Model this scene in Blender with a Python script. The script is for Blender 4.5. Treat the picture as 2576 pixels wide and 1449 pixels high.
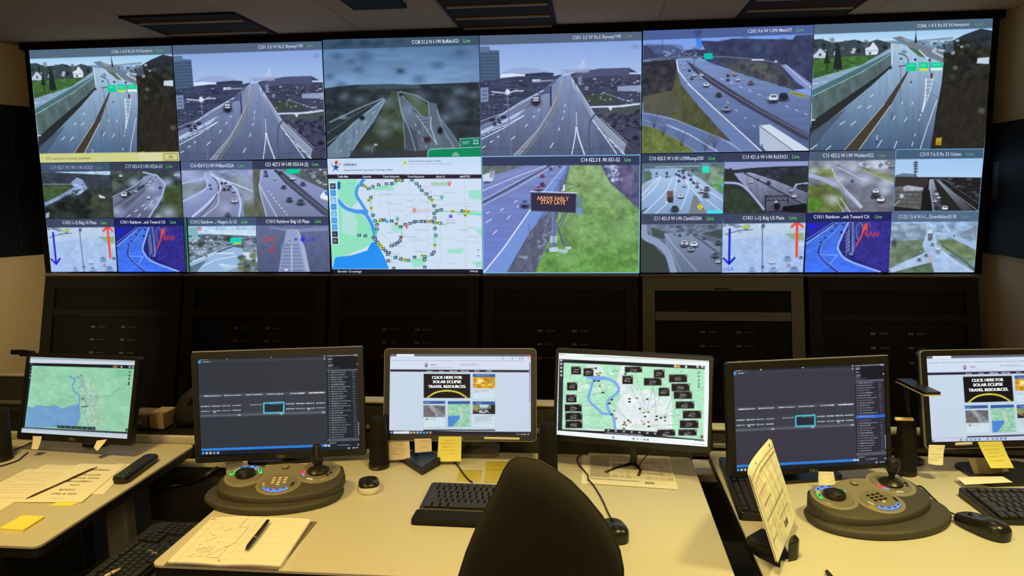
import bpy, bmesh, math, random
import numpy as np
from mathutils import Vector, Matrix

for o in list(bpy.data.objects):
    bpy.data.objects.remove(o, do_unlink=True)
SC = bpy.context.scene
COL = SC.collection

# ------------------------------------------------------------------ camera
FPX = 1870.0
CAM = np.array([0.6906, -4.7155, 1.65])
YAW, PIT, ROL = -0.1054, 0.1326, 0.0109
def cam_axes():
    cy, sy, cp, sp = math.cos(YAW), math.sin(YAW), math.cos(PIT), math.sin(PIT)
    fw = np.array([sy*cp, cy*cp, -sp]); r = np.array([cy, -sy, 0.0]); d = np.cross(fw, r)
    cr, sr = math.cos(ROL), math.sin(ROL)
    return np.array([cr*r + sr*d, -sr*r + cr*d, fw])
CM = cam_axes()
cd = bpy.data.cameras.new('camera')
cam = bpy.data.objects.new('camera', cd); COL.objects.link(cam)
cd.sensor_fit = 'HORIZONTAL'; cd.sensor_width = 36.0; cd.lens = FPX/2576*36.0
cd.clip_start = 0.02; cd.clip_end = 60
cam.matrix_world = Matrix(((CM[0][0], -CM[1][0], -CM[2][0], CAM[0]),
                           (CM[0][1], -CM[1][1], -CM[2][1], CAM[1]),
                           (CM[0][2], -CM[1][2], -CM[2][2], CAM[2]),
                           (0, 0, 0, 1)))
SC.camera = cam

# ------------------------------------------------------------------ world, lamps, exposure
w = bpy.data.worlds.new('room_air'); SC.world = w; w.use_nodes = True
w.node_tree.nodes['Background'].inputs[0].default_value = (1.0, 0.80, 0.42, 1)
w.node_tree.nodes['Background'].inputs[1].default_value = 0.010
SC.view_settings.view_transform = 'Standard'
SC.view_settings.look = 'None'
SC.view_settings.exposure = 0.0
SC.view_settings.gamma = 1.0
SC.view_settings.use_curve_mapping = False
WARM = (1.0, 0.77, 0.27)
def spot_lamp(loc, target, power, angle, blend=0.7, size=0.16, color=WARM):
    l = bpy.data.lights.new('aimed_spot_lamp', 'SPOT'); l.energy = power; l.color = color
    l.spot_size = math.radians(angle); l.spot_blend = blend; l.shadow_soft_size = size
    o = bpy.data.objects.new('aimed_spot_lamp', l); COL.objects.link(o); o.location = loc
    o.rotation_euler = (Vector(target) - Vector(loc)).to_track_quat('-Z', 'Y').to_euler()
    return o
# recessed ceiling spots over the operators' seats, and dim ones above and behind the monitors
spot_lamp((-0.95, -3.25, 2.60), (-0.85, -2.95, 0.74), 124, 92, 0.95, color=(1, .72, .20))
spot_lamp((0.75, -3.35, 2.60), (0.75, -3.00, 0.74), 114, 92, 0.95, color=(1, .77, .235))
spot_lamp((2.10, -3.10, 2.60), (1.75, -2.95, 0.74), 132, 92, 0.95, color=(1, .85, .30))
for x, p, c in ((-1.15, 13, (1, .74, .24)), (0.45, 9, (1, .80, .30)), (1.95, 15, (1, .85, .32))):
    spot_lamp((x, -1.72, 2.60), (x, -2.05, 0.74), p, 76, 0.8, color=c)
def soft_lamp(loc, power, size, color=WARM):  # unseen fill lamps, added to brighten the ceiling and walls
    l = bpy.data.lights.new('added_fill_lamp', 'POINT'); l.energy = power; l.color = color; l.shadow_soft_size = size
    o = bpy.data.objects.new('added_fill_lamp', l); COL.objects.link(o); o.location = loc; return o
spot_lamp((-2.35, -2.0, 1.35), (-3.25, -0.2, 0.55), 62, 70, 0.8, 0.1, (1.0, .77, .36))  # unseen lamp low at the left, added to light the lower wall
soft_lamp((0.2, -6.2, 1.7), 50, .35, (1.0, .80, .47))
soft_lamp((-0.3, -4.3, 2.15), 15, .25, (1.0, .62, .26))
soft_lamp((2.80, -1.6, 1.3), 4.0, .1, (1.0, .86, .5))

# ------------------------------------------------------------------ points from the photograph's measured lines
def rays(P):
    P = np.asarray(P, float).reshape(-1, 2)
    return np.stack([(P[:, 0]-1288)/FPX, (P[:, 1]-724.5)/FPX, np.ones(len(P))], 1) @ CM
def on_plane(P, p0, n):
    d = rays(P); n = np.asarray(n, float)
    t = ((np.asarray(p0, float)-CAM) @ n)/(d @ n)
    return CAM + d*t[:, None]
def onz(x, y, z=0.74):
    return Vector(on_plane([(x, y)], (0, 0, z), (0, 0, 1))[0])
def ony(x, y, Y):
    return Vector(on_plane([(x, y)], (0, Y, 0), (0, 1, 0))[0])

# ------------------------------------------------------------------ materials
def lin(c):
    a = np.asarray(c, float)/255.0
    return np.where(a <= 0.04045, a/12.92, ((a+0.055)/1.055)**2.4)
MATS = {}
def mat(name, rgb, rough=0.5, metal=0.0, noise=0.0, nscale=40.0, bump=0.0, bscale=200.0, spec=0.5, emit=None, estr=1.0):
    if name in MATS: return MATS[name]
    m = bpy.data.materials.new(name); m.use_nodes = True; MATS[name] = m
    nt = m.node_tree; b = nt.nodes['Principled BSDF']
    c = tuple(lin(rgb)) + (1,)
    b.inputs['Base Color'].default_value = c
    b.inputs['Roughness'].default_value = rough; b.inputs['Metallic'].default_value = metal
    b.inputs['Specular IOR Level'].default_value = spec
    tc = nt.nodes.new('ShaderNodeTexCoord')
    if noise > 0:
        n = nt.nodes.new('ShaderNodeTexNoise'); n.inputs['Scale'].default_value = nscale; n.inputs['Detail'].default_value = 4
        nt.links.new(tc.outputs['Object'], n.inputs['Vector'])
        r = nt.nodes.new('ShaderNodeMixRGB'); r.blend_type = 'MIX'
        r.inputs[1].default_value = tuple(x*(1-noise) for x in c[:3]) + (1,)
        r.inputs[2].default_value = tuple(min(1, x*(1+noise)) for x in c[:3]) + (1,)
        nt.links.new(n.outputs['Fac'], r.inputs[0]); nt.links.new(r.outputs[0], b.inputs['Base Color'])
    if bump > 0:
        n2 = nt.nodes.new('ShaderNodeTexNoise'); n2.inputs['Scale'].default_value = bscale
        nt.links.new(tc.outputs['Object'], n2.inputs['Vector'])
        bp = nt.nodes.new('ShaderNodeBump'); bp.inputs['Strength'].default_value = bump; bp.inputs['Distance'].default_value = 0.002
        nt.links.new(n2.outputs['Fac'], bp.inputs['Height']); nt.links.new(bp.outputs['Normal'], b.inputs['Normal'])
    if emit is not None:
        b.inputs['Emission Color'].default_value = tuple(lin(emit)) + (1,); b.inputs['Emission Strength'].default_value = estr
    return m
def attr_mat(name, emission, rough=0.35, base=0.0):
    m = bpy.data.materials.new(name); m.use_nodes = True; MATS[name] = m
    nt = m.node_tree; b = nt.nodes['Principled BSDF']
    a = nt.nodes.new('ShaderNodeVertexColor'); a.layer_name = 'Col'
    b.inputs['Roughness'].default_value = rough
    if emission:
        b.inputs['Base Color'].default_value = (0.004, 0.004, 0.005, 1)
        b.inputs['Specular IOR Level'].default_value = 0.12
        nt.links.new(a.outputs['Color'], b.inputs['Emission Color']); b.inputs['Emission Strength'].default_value = emission
    else:
        nt.links.new(a.outputs['Color'], b.inputs['Base Color'])
    return m

# ------------------------------------------------------------------ things, parts, meshes
def tag(o, label=None, cat=None, group=None, kind=None):
    if label: o['label'] = label
    if cat: o['category'] = cat
    if group: o['group'] = group
    if kind: o['kind'] = kind
    return o
def thing(name, label, cat, loc=(0, 0, 0), rz=0.0, group=None):
    o = bpy.data.objects.new(name, None); COL.objects.link(o)
    o.empty_display_size = 0.05
    o.location = loc; o.rotation_euler = (0, 0, rz)
    return tag(o, label, cat, group)
def link_mesh(name, me, m=None, parent=None, smooth=False):
    o = bpy.data.objects.new(name, me); COL.objects.link(o)
    if m is not None: me.materials.append(m)
    if smooth:
        me.polygons.foreach_set('use_smooth', [True]*len(me.polygons))
    if parent is not None: o.parent = parent
    return o
def copy_tree(o, parent=None):
    c = o.copy(); COL.objects.link(c)
    if parent is not None: c.parent = parent
    for ch in [x for x in bpy.data.objects if x.parent == o and x != c]:
        copy_tree(ch, c)
    return c
class MB:
    """collects shapes into ONE mesh"""
    def __init__(s): s.bm = bmesh.new()
    def box(s, c, d, bev=0.0, seg=2, rot=None):
        M = Matrix.Translation(Vector(c))
        if rot is not None: M = M @ rot
        M = M @ Matrix.Diagonal((d[0], d[1], d[2], 1))
        r = bmesh.ops.create_cube(s.bm, size=1.0, matrix=M)
        if bev > 0:
            es = list({e for v in r['verts'] for e in v.link_edges})
            bmesh.ops.bevel(s.bm, geom=es, offset=bev, segments=seg, profile=0.5, affect='EDGES')
        return s
    def prism(s, pts, z0, z1, bev=0.0, seg=2, M=None):
        vs = [s.bm.verts.new((p[0], p[1], z0)) for p in pts]
        ve = [s.bm.verts.new((p[0], p[1], z1)) for p in pts]
        n = len(pts)
        b = s.bm.faces.new(list(reversed(vs))); t = s.bm.faces.new(ve)
        for i in range(n):
            s.bm.faces.new((vs[i], vs[(i+1) % n], ve[(i+1) % n], ve[i]))
        if M is not None: bmesh.ops.transform(s.bm, matrix=M, verts=vs+ve)
        if bev > 0:
            bmesh.ops.bevel(s.bm, geom=list(t.edges), offset=bev, segments=seg, profile=0.5, affect='EDGES')
        return s
    def loft(s, rings, cap=True):
        R = [[s.bm.verts.new(p) for p in r] for r in rings]
        n = len(R[0])
        for a, b in zip(R[:-1], R[1:]):
            for i in range(n):
                s.bm.faces.new((a[i], a[(i+1) % n], b[(i+1) % n], b[i]))
        if cap:
            s.bm.faces.new(list(reversed(R[0]))); s.bm.faces.new(R[-1])
        return s
    def lathe(s, prof, seg=28, c=(0, 0, 0), M=None):
        rings = []
        for r, z in prof:
            ring = [Vector((c[0]+r*math.cos(2*math.pi*i/seg), c[1]+r*math.sin(2*math.pi*i/seg), c[2]+z)) for i in range(seg)]
            if M is not None: ring = [M @ p for p in ring]
            rings.append(ring)
        return s.loft(rings)
    def tube(s, pts, r, seg=8, closed_ends=True):
        P = [Vector(p) for p in pts]; rings = []
        up = Vector((0.13, 0.21, 0.97))
        for i, p in enumerate(P):
            t = (P[min(i+1, len(P)-1)]-P[max(i-1, 0)]).normalized()
            a = t.cross(up)
            if a.length < 1e-4: a = t.cross(Vector((1, 0, 0)))
            a.normalize(); b = t.cross(a)
            rr = r[i] if isinstance(r, (list, tuple)) else r
            rings.append([p + a*rr*math.cos(2*math.pi*k/seg) + b*rr*math.sin(2*math.pi*k/seg) for k in range(seg)])
        return s.loft(rings, closed_ends)
    def grid(s, f, nu, nv):
        V = [[s.bm.verts.new(f(i/nu, j/nv)) for j in range(nv+1)] for i in range(nu+1)]
        for i in range(nu):
            for j in range(nv):
                s.bm.faces.new((V[i][j], V[i+1][j], V[i+1][j+1], V[i][j+1]))
        return s
    def build(s, name, m, parent=None, smooth=False, auto=None):
        me = bpy.data.meshes.new(name)
        bmesh.ops.recalc_face_normals(s.bm, faces=s.bm.faces)
        s.bm.to_mesh(me); s.bm.free()
        o = link_mesh(name, me, m, parent, smooth)
        if auto: me.set_sharp_from_angle(angle=math.radians(auto))
        return o
def spline(pts, n=8):
    P = [Vector(p) for p in pts]; P = [2*P[0]-P[1]] + P + [2*P[-1]-P[-2]]
    out = []
    for i in range(1, len(P)-2):
        for k in range(n):
            t = k/n; a, b, c, d = P[i-1], P[i], P[i+1], P[i+2]
            out.append(0.5*((2*b)+(c-a)*t+(2*a-5*b+4*c-d)*t*t+(3*b-a-3*c+d)*t*t*t))
    out.append(P[-2]); return out
def rrect(x0, y0, x1, y1, r, n=5):
    out = []
    for cx, cy, a in ((x1-r, y1-r, 0), (x0+r, y1-r, 90), (x0+r, y0+r, 180), (x1-r, y0+r, 270)):
        for k in range(n+1):
            t = math.radians(a+90*k/n); out.append((cx+r*math.cos(t), cy+r*math.sin(t)))
    return out
# ------------------------------------------------------------------ pictures on screens and printed sheets: soft-edged painting on a vertex grid
def homog(A, B):
    M = []
    for (x, y), (u, v) in zip(A, B):
        M.append([x, y, 1, 0, 0, 0, -u*x, -u*y, -u]); M.append([0, 0, 0, x, y, 1, -v*x, -v*y, -v])
    return np.linalg.svd(np.array(M, float))[2][-1].reshape(3, 3)
def happly(H, P):
    P = np.asarray(P, float).reshape(-1, 2)
    q = np.c_[P, np.ones(len(P))] @ H.T
    return q[:, :2]/q[:, 2:]
def crop(k, pts):
    ox, oy, s = k
    return [(ox+x/s, oy+y/s) for x, y in pts]
K1, K2, K3 = (0, 0, 2.9942), (800, 0, 2.9942), (1600, 0, 2.6393)
K4, K5, K6 = (0, 380, 2.9942), (800, 380, 2.9942), (1600, 360, 2.6393)
def vnoise(x, y, seed):
    def h(i, j):
        n = np.sin(i*127.1+j*311.7+seed*74.7)*43758.5453
        return n-np.floor(n)
    i, j = np.floor(x), np.floor(y); fx, fy = x-i, y-j
    fx, fy = fx*fx*(3-2*fx), fy*fy*(3-2*fy)
    return (h(i, j)*(1-fx)+h(i+1, j)*fx)*(1-fy)+(h(i, j+1)*(1-fx)+h(i+1, j+1)*fx)*fy
class Pic:
    def __init__(s, X, Y):
        s.X, s.Y = X, Y; s.c = np.zeros((len(X), 3)); s.texts = []; s.sa = 0.8
    def put(s, idx, a, c):
        a = np.asarray(a)[:, None]; s.c[idx] = s.c[idx]*(1-a)+np.asarray(c, float)/255.0*a
    def F(s, c): s.c[:] = np.asarray(c, float)/255.0
    def V(s, y0, c0, y1, c1, poly=None):
        t = np.clip((s.Y-y0)/(y1-y0), 0, 1)[:, None]
        col = np.asarray(c0, float)/255*(1-t)+np.asarray(c1, float)/255*t
        if poly is None: s.c[:] = col
        else:
            idx, a = s.inside(poly, 2.5)
            if len(idx): s.c[idx] = s.c[idx]*(1-a[:, None])+col[idx]*a[:, None]
    def inside(s, pts, f):
        p = np.asarray(pts, float).reshape(-1, 2)
        lo, hi = p.min(0)-f*2, p.max(0)+f*2
        idx = np.nonzero((s.X > lo[0]) & (s.X < hi[0]) & (s.Y > lo[1]) & (s.Y < hi[1]))[0]
        if not len(idx): return idx, np.zeros(0)
        x, y = s.X[idx], s.Y[idx]; ins = np.zeros(len(idx), bool); d = np.full(len(idx), 1e9)
        for (ax, ay), (bx, by) in zip(p, np.roll(p, -1, 0)):
            cond = (ay > y) != (by > y)
            if by != ay: ins ^= cond & (x < (bx-ax)*(y-ay)/(by-ay)+ax)
            L = (bx-ax)**2+(by-ay)**2+1e-9
            t = np.clip(((x-ax)*(bx-ax)+(y-ay)*(by-ay))/L, 0, 1)
            d = np.minimum(d, np.hypot(x-ax-t*(bx-ax), y-ay-t*(by-ay)))
        sd = np.where(ins, d, -d)
        return idx, np.clip(0.5+sd/(2*f), 0, 1)
    def P(s, c, *pts, f=2.5, a=1.0):
        idx, al = s.inside(pts, f)
        if len(idx): s.put(idx, al*a, c)
    def R(s, c, x0, y0, x1, y1, f=2.0, a=1.0): s.P(c, (x0, y0), (x1, y0), (x1, y1), (x0, y1), f=f, a=a)
    def L(s, c, w, *pts, f=2.2, a=1.0):
        for (ax, ay), (bx, by) in zip(pts[:-1], pts[1:]):
            m = w/2+f*2
            idx = np.nonzero((s.X > min(ax, bx)-m) & (s.X < max(ax, bx)+m) & (s.Y > min(ay, by)-m) & (s.Y < max(ay, by)+m))[0]
            if not len(idx): continue
            x, y = s.X[idx], s.Y[idx]; LL = (bx-ax)**2+(by-ay)**2+1e-9
            t = np.clip(((x-ax)*(bx-ax)+(y-ay)*(by-ay))/LL, 0, 1)
            d = np.hypot(x-ax-t*(bx-ax), y-ay-t*(by-ay))
            s.put(idx, np.clip(0.5+(w/2-d)/(2*f), 0, 1)*a, c)
    def C(s, c, w, *pts, f=2.2, a=1.0):
        s.L(c, w, *[(p.x, p.y) for p in spline([(x, y, 0) for x, y in pts], 6)], f=f, a=a)
    def D(s, c, w, on, off, *pts, a=1.0):
        (ax, ay), (bx, by) = pts; L = math.hypot(bx-ax, by-ay); t = 0
        while t < L:
            e = min(L, t+on); s.L(c, w, (ax+(bx-ax)*t/L, ay+(by-ay)*t/L), (ax+(bx-ax)*e/L, ay+(by-ay)*e/L), a=a); t = e+off
    def B(s, c, x, y, rx, ry, a=1.0, soft=1.0):
        m = 2.2
        idx = np.nonzero((abs(s.X-x) < rx*m) & (abs(s.Y-y) < ry*m))[0]
        if not len(idx): return
        r = np.hypot((s.X[idx]-x)/rx, (s.Y[idx]-y)/ry)
        s.put(idx, np.clip((1+soft*0.5-r)/(soft), 0, 1)**1.3*a, c)
    def N(s, seed, sx, sy, amp, poly=None):
        if poly is None: idx = np.arange(len(s.X)); a = np.ones(len(idx))
        else: idx, a = s.inside(poly, 4)
        if not len(idx): return
        n = vnoise(s.X[idx]/sx, s.Y[idx]/sy, seed)*0.6+vnoise(s.X[idx]/sx*2.3, s.Y[idx]/sy*2.3, seed+5)*0.4-0.5
        s.c[idx] = np.clip(s.c[idx]*(1+(n*2*amp*a)[:, None]), 0, 1)
    def S(s, n, poly, cols, r0, r1, a=0.8, asp=0.7, seed=1):
        rn = random.Random(seed); p = np.asarray(poly, float); lo, hi = p.min(0), p.max(0)
        for _ in range(n):
            for _t in range(30):
                x, y = rn.uniform(lo[0], hi[0]), rn.uniform(lo[1], hi[1]); ins = False
                for (ax, ay), (bx, by) in zip(p, np.roll(p, -1, 0)):
                    if (ay > y) != (by > y) and x < (bx-ax)*(y-ay)/(by-ay)+ax: ins = not ins
                if ins: break
            r = rn.uniform(r0, r1); s.B(rn.choice(cols), x, y, r, r*asp*rn.uniform(0.7, 1.3), a, 0.8)
    def car(s, x, y, w, body=(215, 225, 240), h=None):
        h = h or w*0.85
        s.B((25, 28, 38), x, y+h*0.35, w*0.62, h*0.35, s.sa)
        s.P(body, (x-w*.45, y+h*.25), (x-w*.5, y-h*.05), (x-w*.3, y-h*.45), (x+w*.3, y-h*.45), (x+w*.5, y-h*.05), (x+w*.45, y+h*.25), f=1.8)
        s.R((40, 48, 62), x-w*.28, y-h*.33, x+w*.28, y-h*.06, a=min(.75, s.sa))
    def drops(s, pts, c=(170, 190, 215), a=0.5):
        for x, y, r in pts: s.B(c, x, y, r, r*0.75, a, 1.6)
    def T(s, txt, x0, y0, x1, y1, h, c=(215, 222, 232)):
        s.texts.append((txt, x0, y0, x1, y1, h, c))
    def dash(s, c, x0, y0, x1, y1, h, a=0.8, seed=3):
        rn = random.Random(seed); x = 0.0; L = x1-x0
        while x < L:
            n = min(L-x, rn.uniform(h*1.0, h*4)); sl = (y1-y0)/L
            s.L(c, h*0.7, (x0+x, y0+x*sl), (x0+x+n, y0+(x+n)*sl), f=1.2, a=a*rn.uniform(.7, 1)); x += n+h*0.8
def grid_mesh(name, world, nu, nv, cols, m, parent):
    me = bpy.data.meshes.new(name); N = (nu+1)*(nv+1)
    i = np.arange(nv)[:, None]*(nu+1)+np.arange(nu)[None, :]
    q = np.stack([i+nu+1, i+nu+2, i+1, i], -1).reshape(-1, 4)
    me.vertices.add(N); me.vertices.foreach_set('co', world.astype(np.float32).ravel())
    me.loops.add(q.size); me.loops.foreach_set('vertex_index', q.astype(np.int32).ravel())
    me.polygons.add(len(q)); me.polygons.foreach_set('loop_start', np.arange(0, q.size, 4, dtype=np.int32))
    me.update(calc_edges=True)
    at = me.color_attributes.new('Col', 'FLOAT_COLOR', 'POINT')
    at.data.foreach_set('color', np.c_[lin(cols*255.0), np.ones(N)].astype(np.float32).ravel())
    return link_mesh(name, me, m, parent)
TXT = {}
def text_geo(s):
    if s not in TXT:
        c = bpy.data.curves.new('t', 'FONT'); c.body = s; c.resolution_u = 2; c.size = 1.0; c.offset = 0.012
        o = bpy.data.objects.new('t', c); COL.objects.link(o)
        dg = bpy.context.evaluated_depsgraph_get(); dg.update()
        me = bpy.data.meshes.new_from_object(o.evaluated_get(dg))
        v = np.array([x.co[:2] for x in me.vertices]).reshape(-1, 2); f = [tuple(p.vertices) for p in me.polygons]
        bpy.data.meshes.remove(me); bpy.data.objects.remove(o, do_unlink=True); bpy.data.curves.remove(c)
        TXT[s] = (v, f)
    return TXT[s]
def text_mesh(name, texts, to_world, m, parent, up=None):
    V, F, Cc, base = [], [], [], 0
    for t, x0, y0, x1, y1, h, c in texts:
        v, f = text_geo(t)
        if not len(v): continue
        wv = v[:, 0].max()-v[:, 0].min(); u = (v[:, 0]-v[:, 0].min())/wv
        P = np.stack([x0+(x1-x0)*u, y0+(y1-y0)*u-v[:, 1]/0.69*h], 1)
        V.append(to_world(P)); F += [tuple(i+base for i in q) for q in f]; Cc.append(np.tile(lin(c), (len(v), 1))); base += len(v)
    if not V: return None
    V = np.concatenate(V); Cc = np.concatenate(Cc)
    me = bpy.data.meshes.new(name); me.from_pydata(V.tolist(), [], F); me.update()
    at = me.color_attributes.new('Col', 'FLOAT_COLOR', 'POINT')
    at.data.foreach_set('color', np.c_[Cc, np.ones(len(Cc))].astype(np.float32).ravel())
    return link_mesh(name, me, m, parent)
def mark(name, txt, width, m, parent, M):
    v, f = text_geo(txt); w0, w1 = v[:, 0].min(), v[:, 0].max(); k = width/(w1-w0); zc = (v[:, 1].min()+v[:, 1].max())/2
    me = bpy.data.meshes.new(name); me.from_pydata([tuple(M @ Vector(((x-(w0+w1)/2)*k, 0, (y-zc)*k))) for x, y in v], [], f); me.update()
    return link_mesh(name, me, m, parent)
def picture(name, quad, paint, pquad, p0, n, m, parent, step=1.5, inv=None, lift=0.0008, tname='caption', **kw):
    """a flat picture: photo-measured quad laid on the plane (p0, n); painted in the coordinates of pquad"""
    Hq = homog([(0, 0), (1, 0), (1, 1), (0, 1)], quad); Hp = homog(quad, pquad); Hi = np.linalg.inv(Hp)
    wd = max(math.dist(quad[0], quad[1]), math.dist(quad[2], quad[3])); ht = max(math.dist(quad[0], quad[3]), math.dist(quad[1], quad[2]))
    nu, nv = max(2, int(wd/step)), max(2, int(ht/step))
    u, v = np.meshgrid(np.linspace(0, 1, nu+1), np.linspace(0, 1, nv+1))
    px = happly(Hq, np.stack([u.ravel(), v.ravel()], 1))
    pp = happly(Hp, px)
    pic = Pic(pp[:, 0], pp[:, 1]); paint(pic, **kw)
    n = np.asarray(n, float); n = n/np.linalg.norm(n); p0 = np.asarray(p0, float)
    def tw(Q, off=0.0):
        W = on_plane(Q, p0+n*off, n)
        if inv is not None: W = np.array([list(inv @ Vector(x)) for x in W])
        return W
    o = grid_mesh(name, tw(px), nu, nv, np.clip(pic.c, 0, 1), m, parent)
    if pic.texts:
        text_mesh(tname, pic.texts, lambda Q: tw(happly(Hi, Q), lift), m, o)
    return o
SCREEN = attr_mat('screen_picture', 1.0)
PRINT = attr_mat('printed_paper', 0.0, 0.75)
# ------------------------------------------------------------------ what the camera feeds show
W_, LV = (214, 222, 236), (112, 200, 96)
def head(p, tl, tr, br, bl, c, a=0.9): p.P(c, tl, tr, br, bl, f=2, a=a)
def feed_hampton(p):                       # crop K3
    p.V(165, (150, 195, 235), 300, (196, 226, 250))
    tr = (60, 72, 80)
    p.P((120, 150, 180), (1500, 300), (1690, 270), (1830, 268), (2060, 280), (2060, 330), (1500, 340))
    p.P(tr, (1178, 262), (1230, 258), (1300, 282), (1380, 275), (1450, 262), (1530, 285), (1600, 262), (1690, 285), (1700, 320), (1600, 390), (1178, 410))
    p.S(40, [(1180, 262), (1690, 280), (1690, 330), (1180, 390)], [(70, 84, 88), (28, 36, 40), (96, 112, 120)], 6, 16, .7, .9, 3)
    p.S(14, [(1180, 330), (1480, 320), (1480, 380), (1180, 385)], [(200, 212, 225), (150, 165, 178)], 6, 15, .85, .7, 9)
    p.P((188, 204, 222), (1180, 365), (1205, 340), (1225, 322), (1262, 355), (1262, 385), (1180, 385)); p.R((60, 70, 80), 1215, 355, 1230, 372)
    p.P((66, 106, 54), (1174, 395), (1480, 372), (1630, 365), (1500, 440), (1350, 500), (1172, 524)); p.N(4, 40, 14, .25, [(1174, 390), (1630, 365), (1500, 440), (1172, 524)])
    p.P((214, 226, 240), (1520, 322), (1552, 310), (1574, 278), (1602, 312), (1612, 335), (1600, 362), (1526, 366)); p.L((110, 125, 140), 3, (1520, 338), (1612, 336)); p.R((90, 100, 112), 1545, 345, 1560, 362)
    for x, w, y0, y1 in ((1340, 30, 290, 460), (1268, 22, 330, 420)):
        p.P((30, 44, 42), (x, y0), (x-w*.6, y0+60), (x-w, y1), (x+w, y1), (x+w*.6, y0+60)); p.L((36, 34, 32), 6, (x, y1-10), (x, y1+45))
    for x in (1240, 1285, 1300): p.L((40, 42, 46), 2, (x, 250), (1268, 360), a=.7)
    p.P((140, 168, 196), (1170, 525), (1500, 430), (1690, 318), (1696, 348), (1500, 480), (1168, 640)); p.N(6, 60, 10, .12, [(1170, 525), (1690, 320), (1690, 345), (1168, 640)])
    p.P((72, 112, 118), (1168, 600), (1690, 350), (1700, 300), (1706, 430), (1166, 690)); p.P((84, 104, 106), (1168, 642), (1690, 372), (1698, 440), (1600, 520), (1164, 806)); p.L((150, 184, 190), 5, (1168, 640), (1500, 478), (1692, 360))
    p.N(8, 30, 60, .18, [(1168, 640), (1690, 372), (1690, 440), (1164, 806)])
    for x in (1310, 1420, 1560): p.L((60, 78, 80), 3, (x, 1165-x*.455+40), (x, 1165-x*.455+130), a=.6)
    rd = [(1700, 290), (1780, 296), (1960, 380), (2042, 420), (2036, 560), (1965, 990), (1150, 1004), (1156, 850), (1600, 525), (1692, 440)]
    p.V(330, (170, 200, 230), 990, (70, 92, 124), rd); p.N(11, 20, 200, .07, rd)
    p.P((42, 46, 48), (1164, 806), (1600, 508), (1690, 436), (1694, 448), (1560, 570), (1152, 905)); p.P((70, 86, 108), (1156, 880), (1400, 720), (1155, 1000), a=.8)
    p.P((112, 126, 140), (1700, 250), (1760, 240), (1900, 300), (2060, 350), (2045, 420), (1890, 360), (1790, 300)); p.L((206, 220, 234), 9, (1880, 335), (1940, 392)); p.L((178, 196, 210), 12, (1975, 345), (2050, 382)); p.P((88, 108, 84), (1800, 310), (1870, 330), (1925, 385), (1880, 375))
    p.L((214, 228, 240), 7, (1696, 292), (1700, 420)); p.L((150, 170, 190), 5, (1716, 300), (1716, 400)); p.R((170, 190, 205), 1706, 300, 1752, 330)
    p.B((120, 138, 150), 1780, 345, 22, 14); p.C((40, 44, 50), 5, (1745, 355), (1795, 375), (1808, 420), (1800, 480))
    p.P((66, 62, 52), (1796, 478), (1808, 478), (1695, 690), (1480, 994), (1384, 998), (1650, 690)); p.L((196, 194, 170), 4, (1650, 690), (1385, 996)); p.L((206, 204, 184), 5, (1690, 700), (1480, 994))
    for q in ((1355, 828, 1385, 806), (1425, 832, 1458, 806), (1472, 716, 1496, 702), (1535, 718, 1562, 700), (1262, 996, 1294, 968), (1160, 992, 1200, 962), (1602, 978, 1632, 930), (1714, 984, 1732, 938), (1784, 806, 1800, 780), (1832, 968, 1838, 945), (1850, 902, 1856, 890), (1702, 798, 1722, 772), (1832, 694, 1838, 676), (1758, 690, 1772, 676), (1558, 640, 1575, 628), (1880, 800, 1884, 790), (1888, 770, 1892, 760)): p.L((224, 234, 244), 5, (q[0], q[1]), (q[2], q[3]))
    p.L((214, 226, 238), 5, (1888, 986), (1938, 830), (1996, 665)); p.L((228, 238, 248), 8, (1900, 742), (1920, 650), (1926, 520)); p.L((220, 232, 242), 5, (1900, 742), (1952, 610), (1976, 510))
    for k in range(7): p.L((220, 232, 242), 4, (1926-k*3, 530+k*26), (1972-k*9, 530+k*26))
    dk = [(2040, 300), (2200, 262), (2366, 340), (2312, 990), (1958, 992), (1990, 760), (2028, 560), (2042, 430)]
    p.P((44, 52, 60), (2050, 320), (2080, 280), (2180, 230), (2290, 190), (2372, 205), (2366, 400), (2050, 420)); p.P((42, 40, 34), *dk); p.N(14, 24, 30, .2, dk)
    p.S(60, [(2050, 330), (2290, 215), (2366, 260), (2350, 520), (2060, 560)], [(30, 34, 36), (58, 62, 62), (24, 28, 28)], 10, 30, .6, .9, 5)
    p.S(30, [(1870, 270), (2200, 250), (2200, 350), (2050, 360), (1880, 320)], [(190, 205, 220), (64, 78, 92), (40, 50, 58), (130, 148, 165)], 6, 16, .8, .8, 12)
    p.P((132, 152, 174), (1760, 250), (1860, 268), (2000, 255), (2110, 245), (2100, 262), (1800, 280)); p.P((26, 36, 52), (1850, 285), (1858, 200), (1866, 285)); p.R((84, 100, 120), 2050, 270, 2110, 350, a=.7)
    p.P((196, 214, 228), (2268, 385), (2345, 380), (2342, 425), (2262, 420)); p.B((130, 130, 130), 2295, 735, 22, 18, .5); p.B((150, 160, 170), 2120, 450, 18, 14, .5)
    p.L((30, 30, 30), 4, (2042, 430), (2036, 560), (1972, 900), (1955, 990))
    g = (18, 205, 146)
    p.L((70, 78, 90), 7, (1745, 440), (1800, 434)); p.L((84, 92, 108), 4, (1757, 440), (1757, 690))
    p.R(g, 1792, 418, 1862, 472); p.R(g, 1878, 414, 1940, 468); p.R((212, 224, 60), 1880, 454, 1938, 470); p.R(g, 1954, 414, 2036, 450); p.R((226, 240, 240), 1956, 450, 2034, 467)
    p.R((120, 230, 190), 1806, 430, 1846, 440, a=.6); p.R((120, 230, 190), 1888, 424, 1926, 444, a=.5); p.R((120, 230, 190), 1968, 424, 2020, 434, a=.6)
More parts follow.
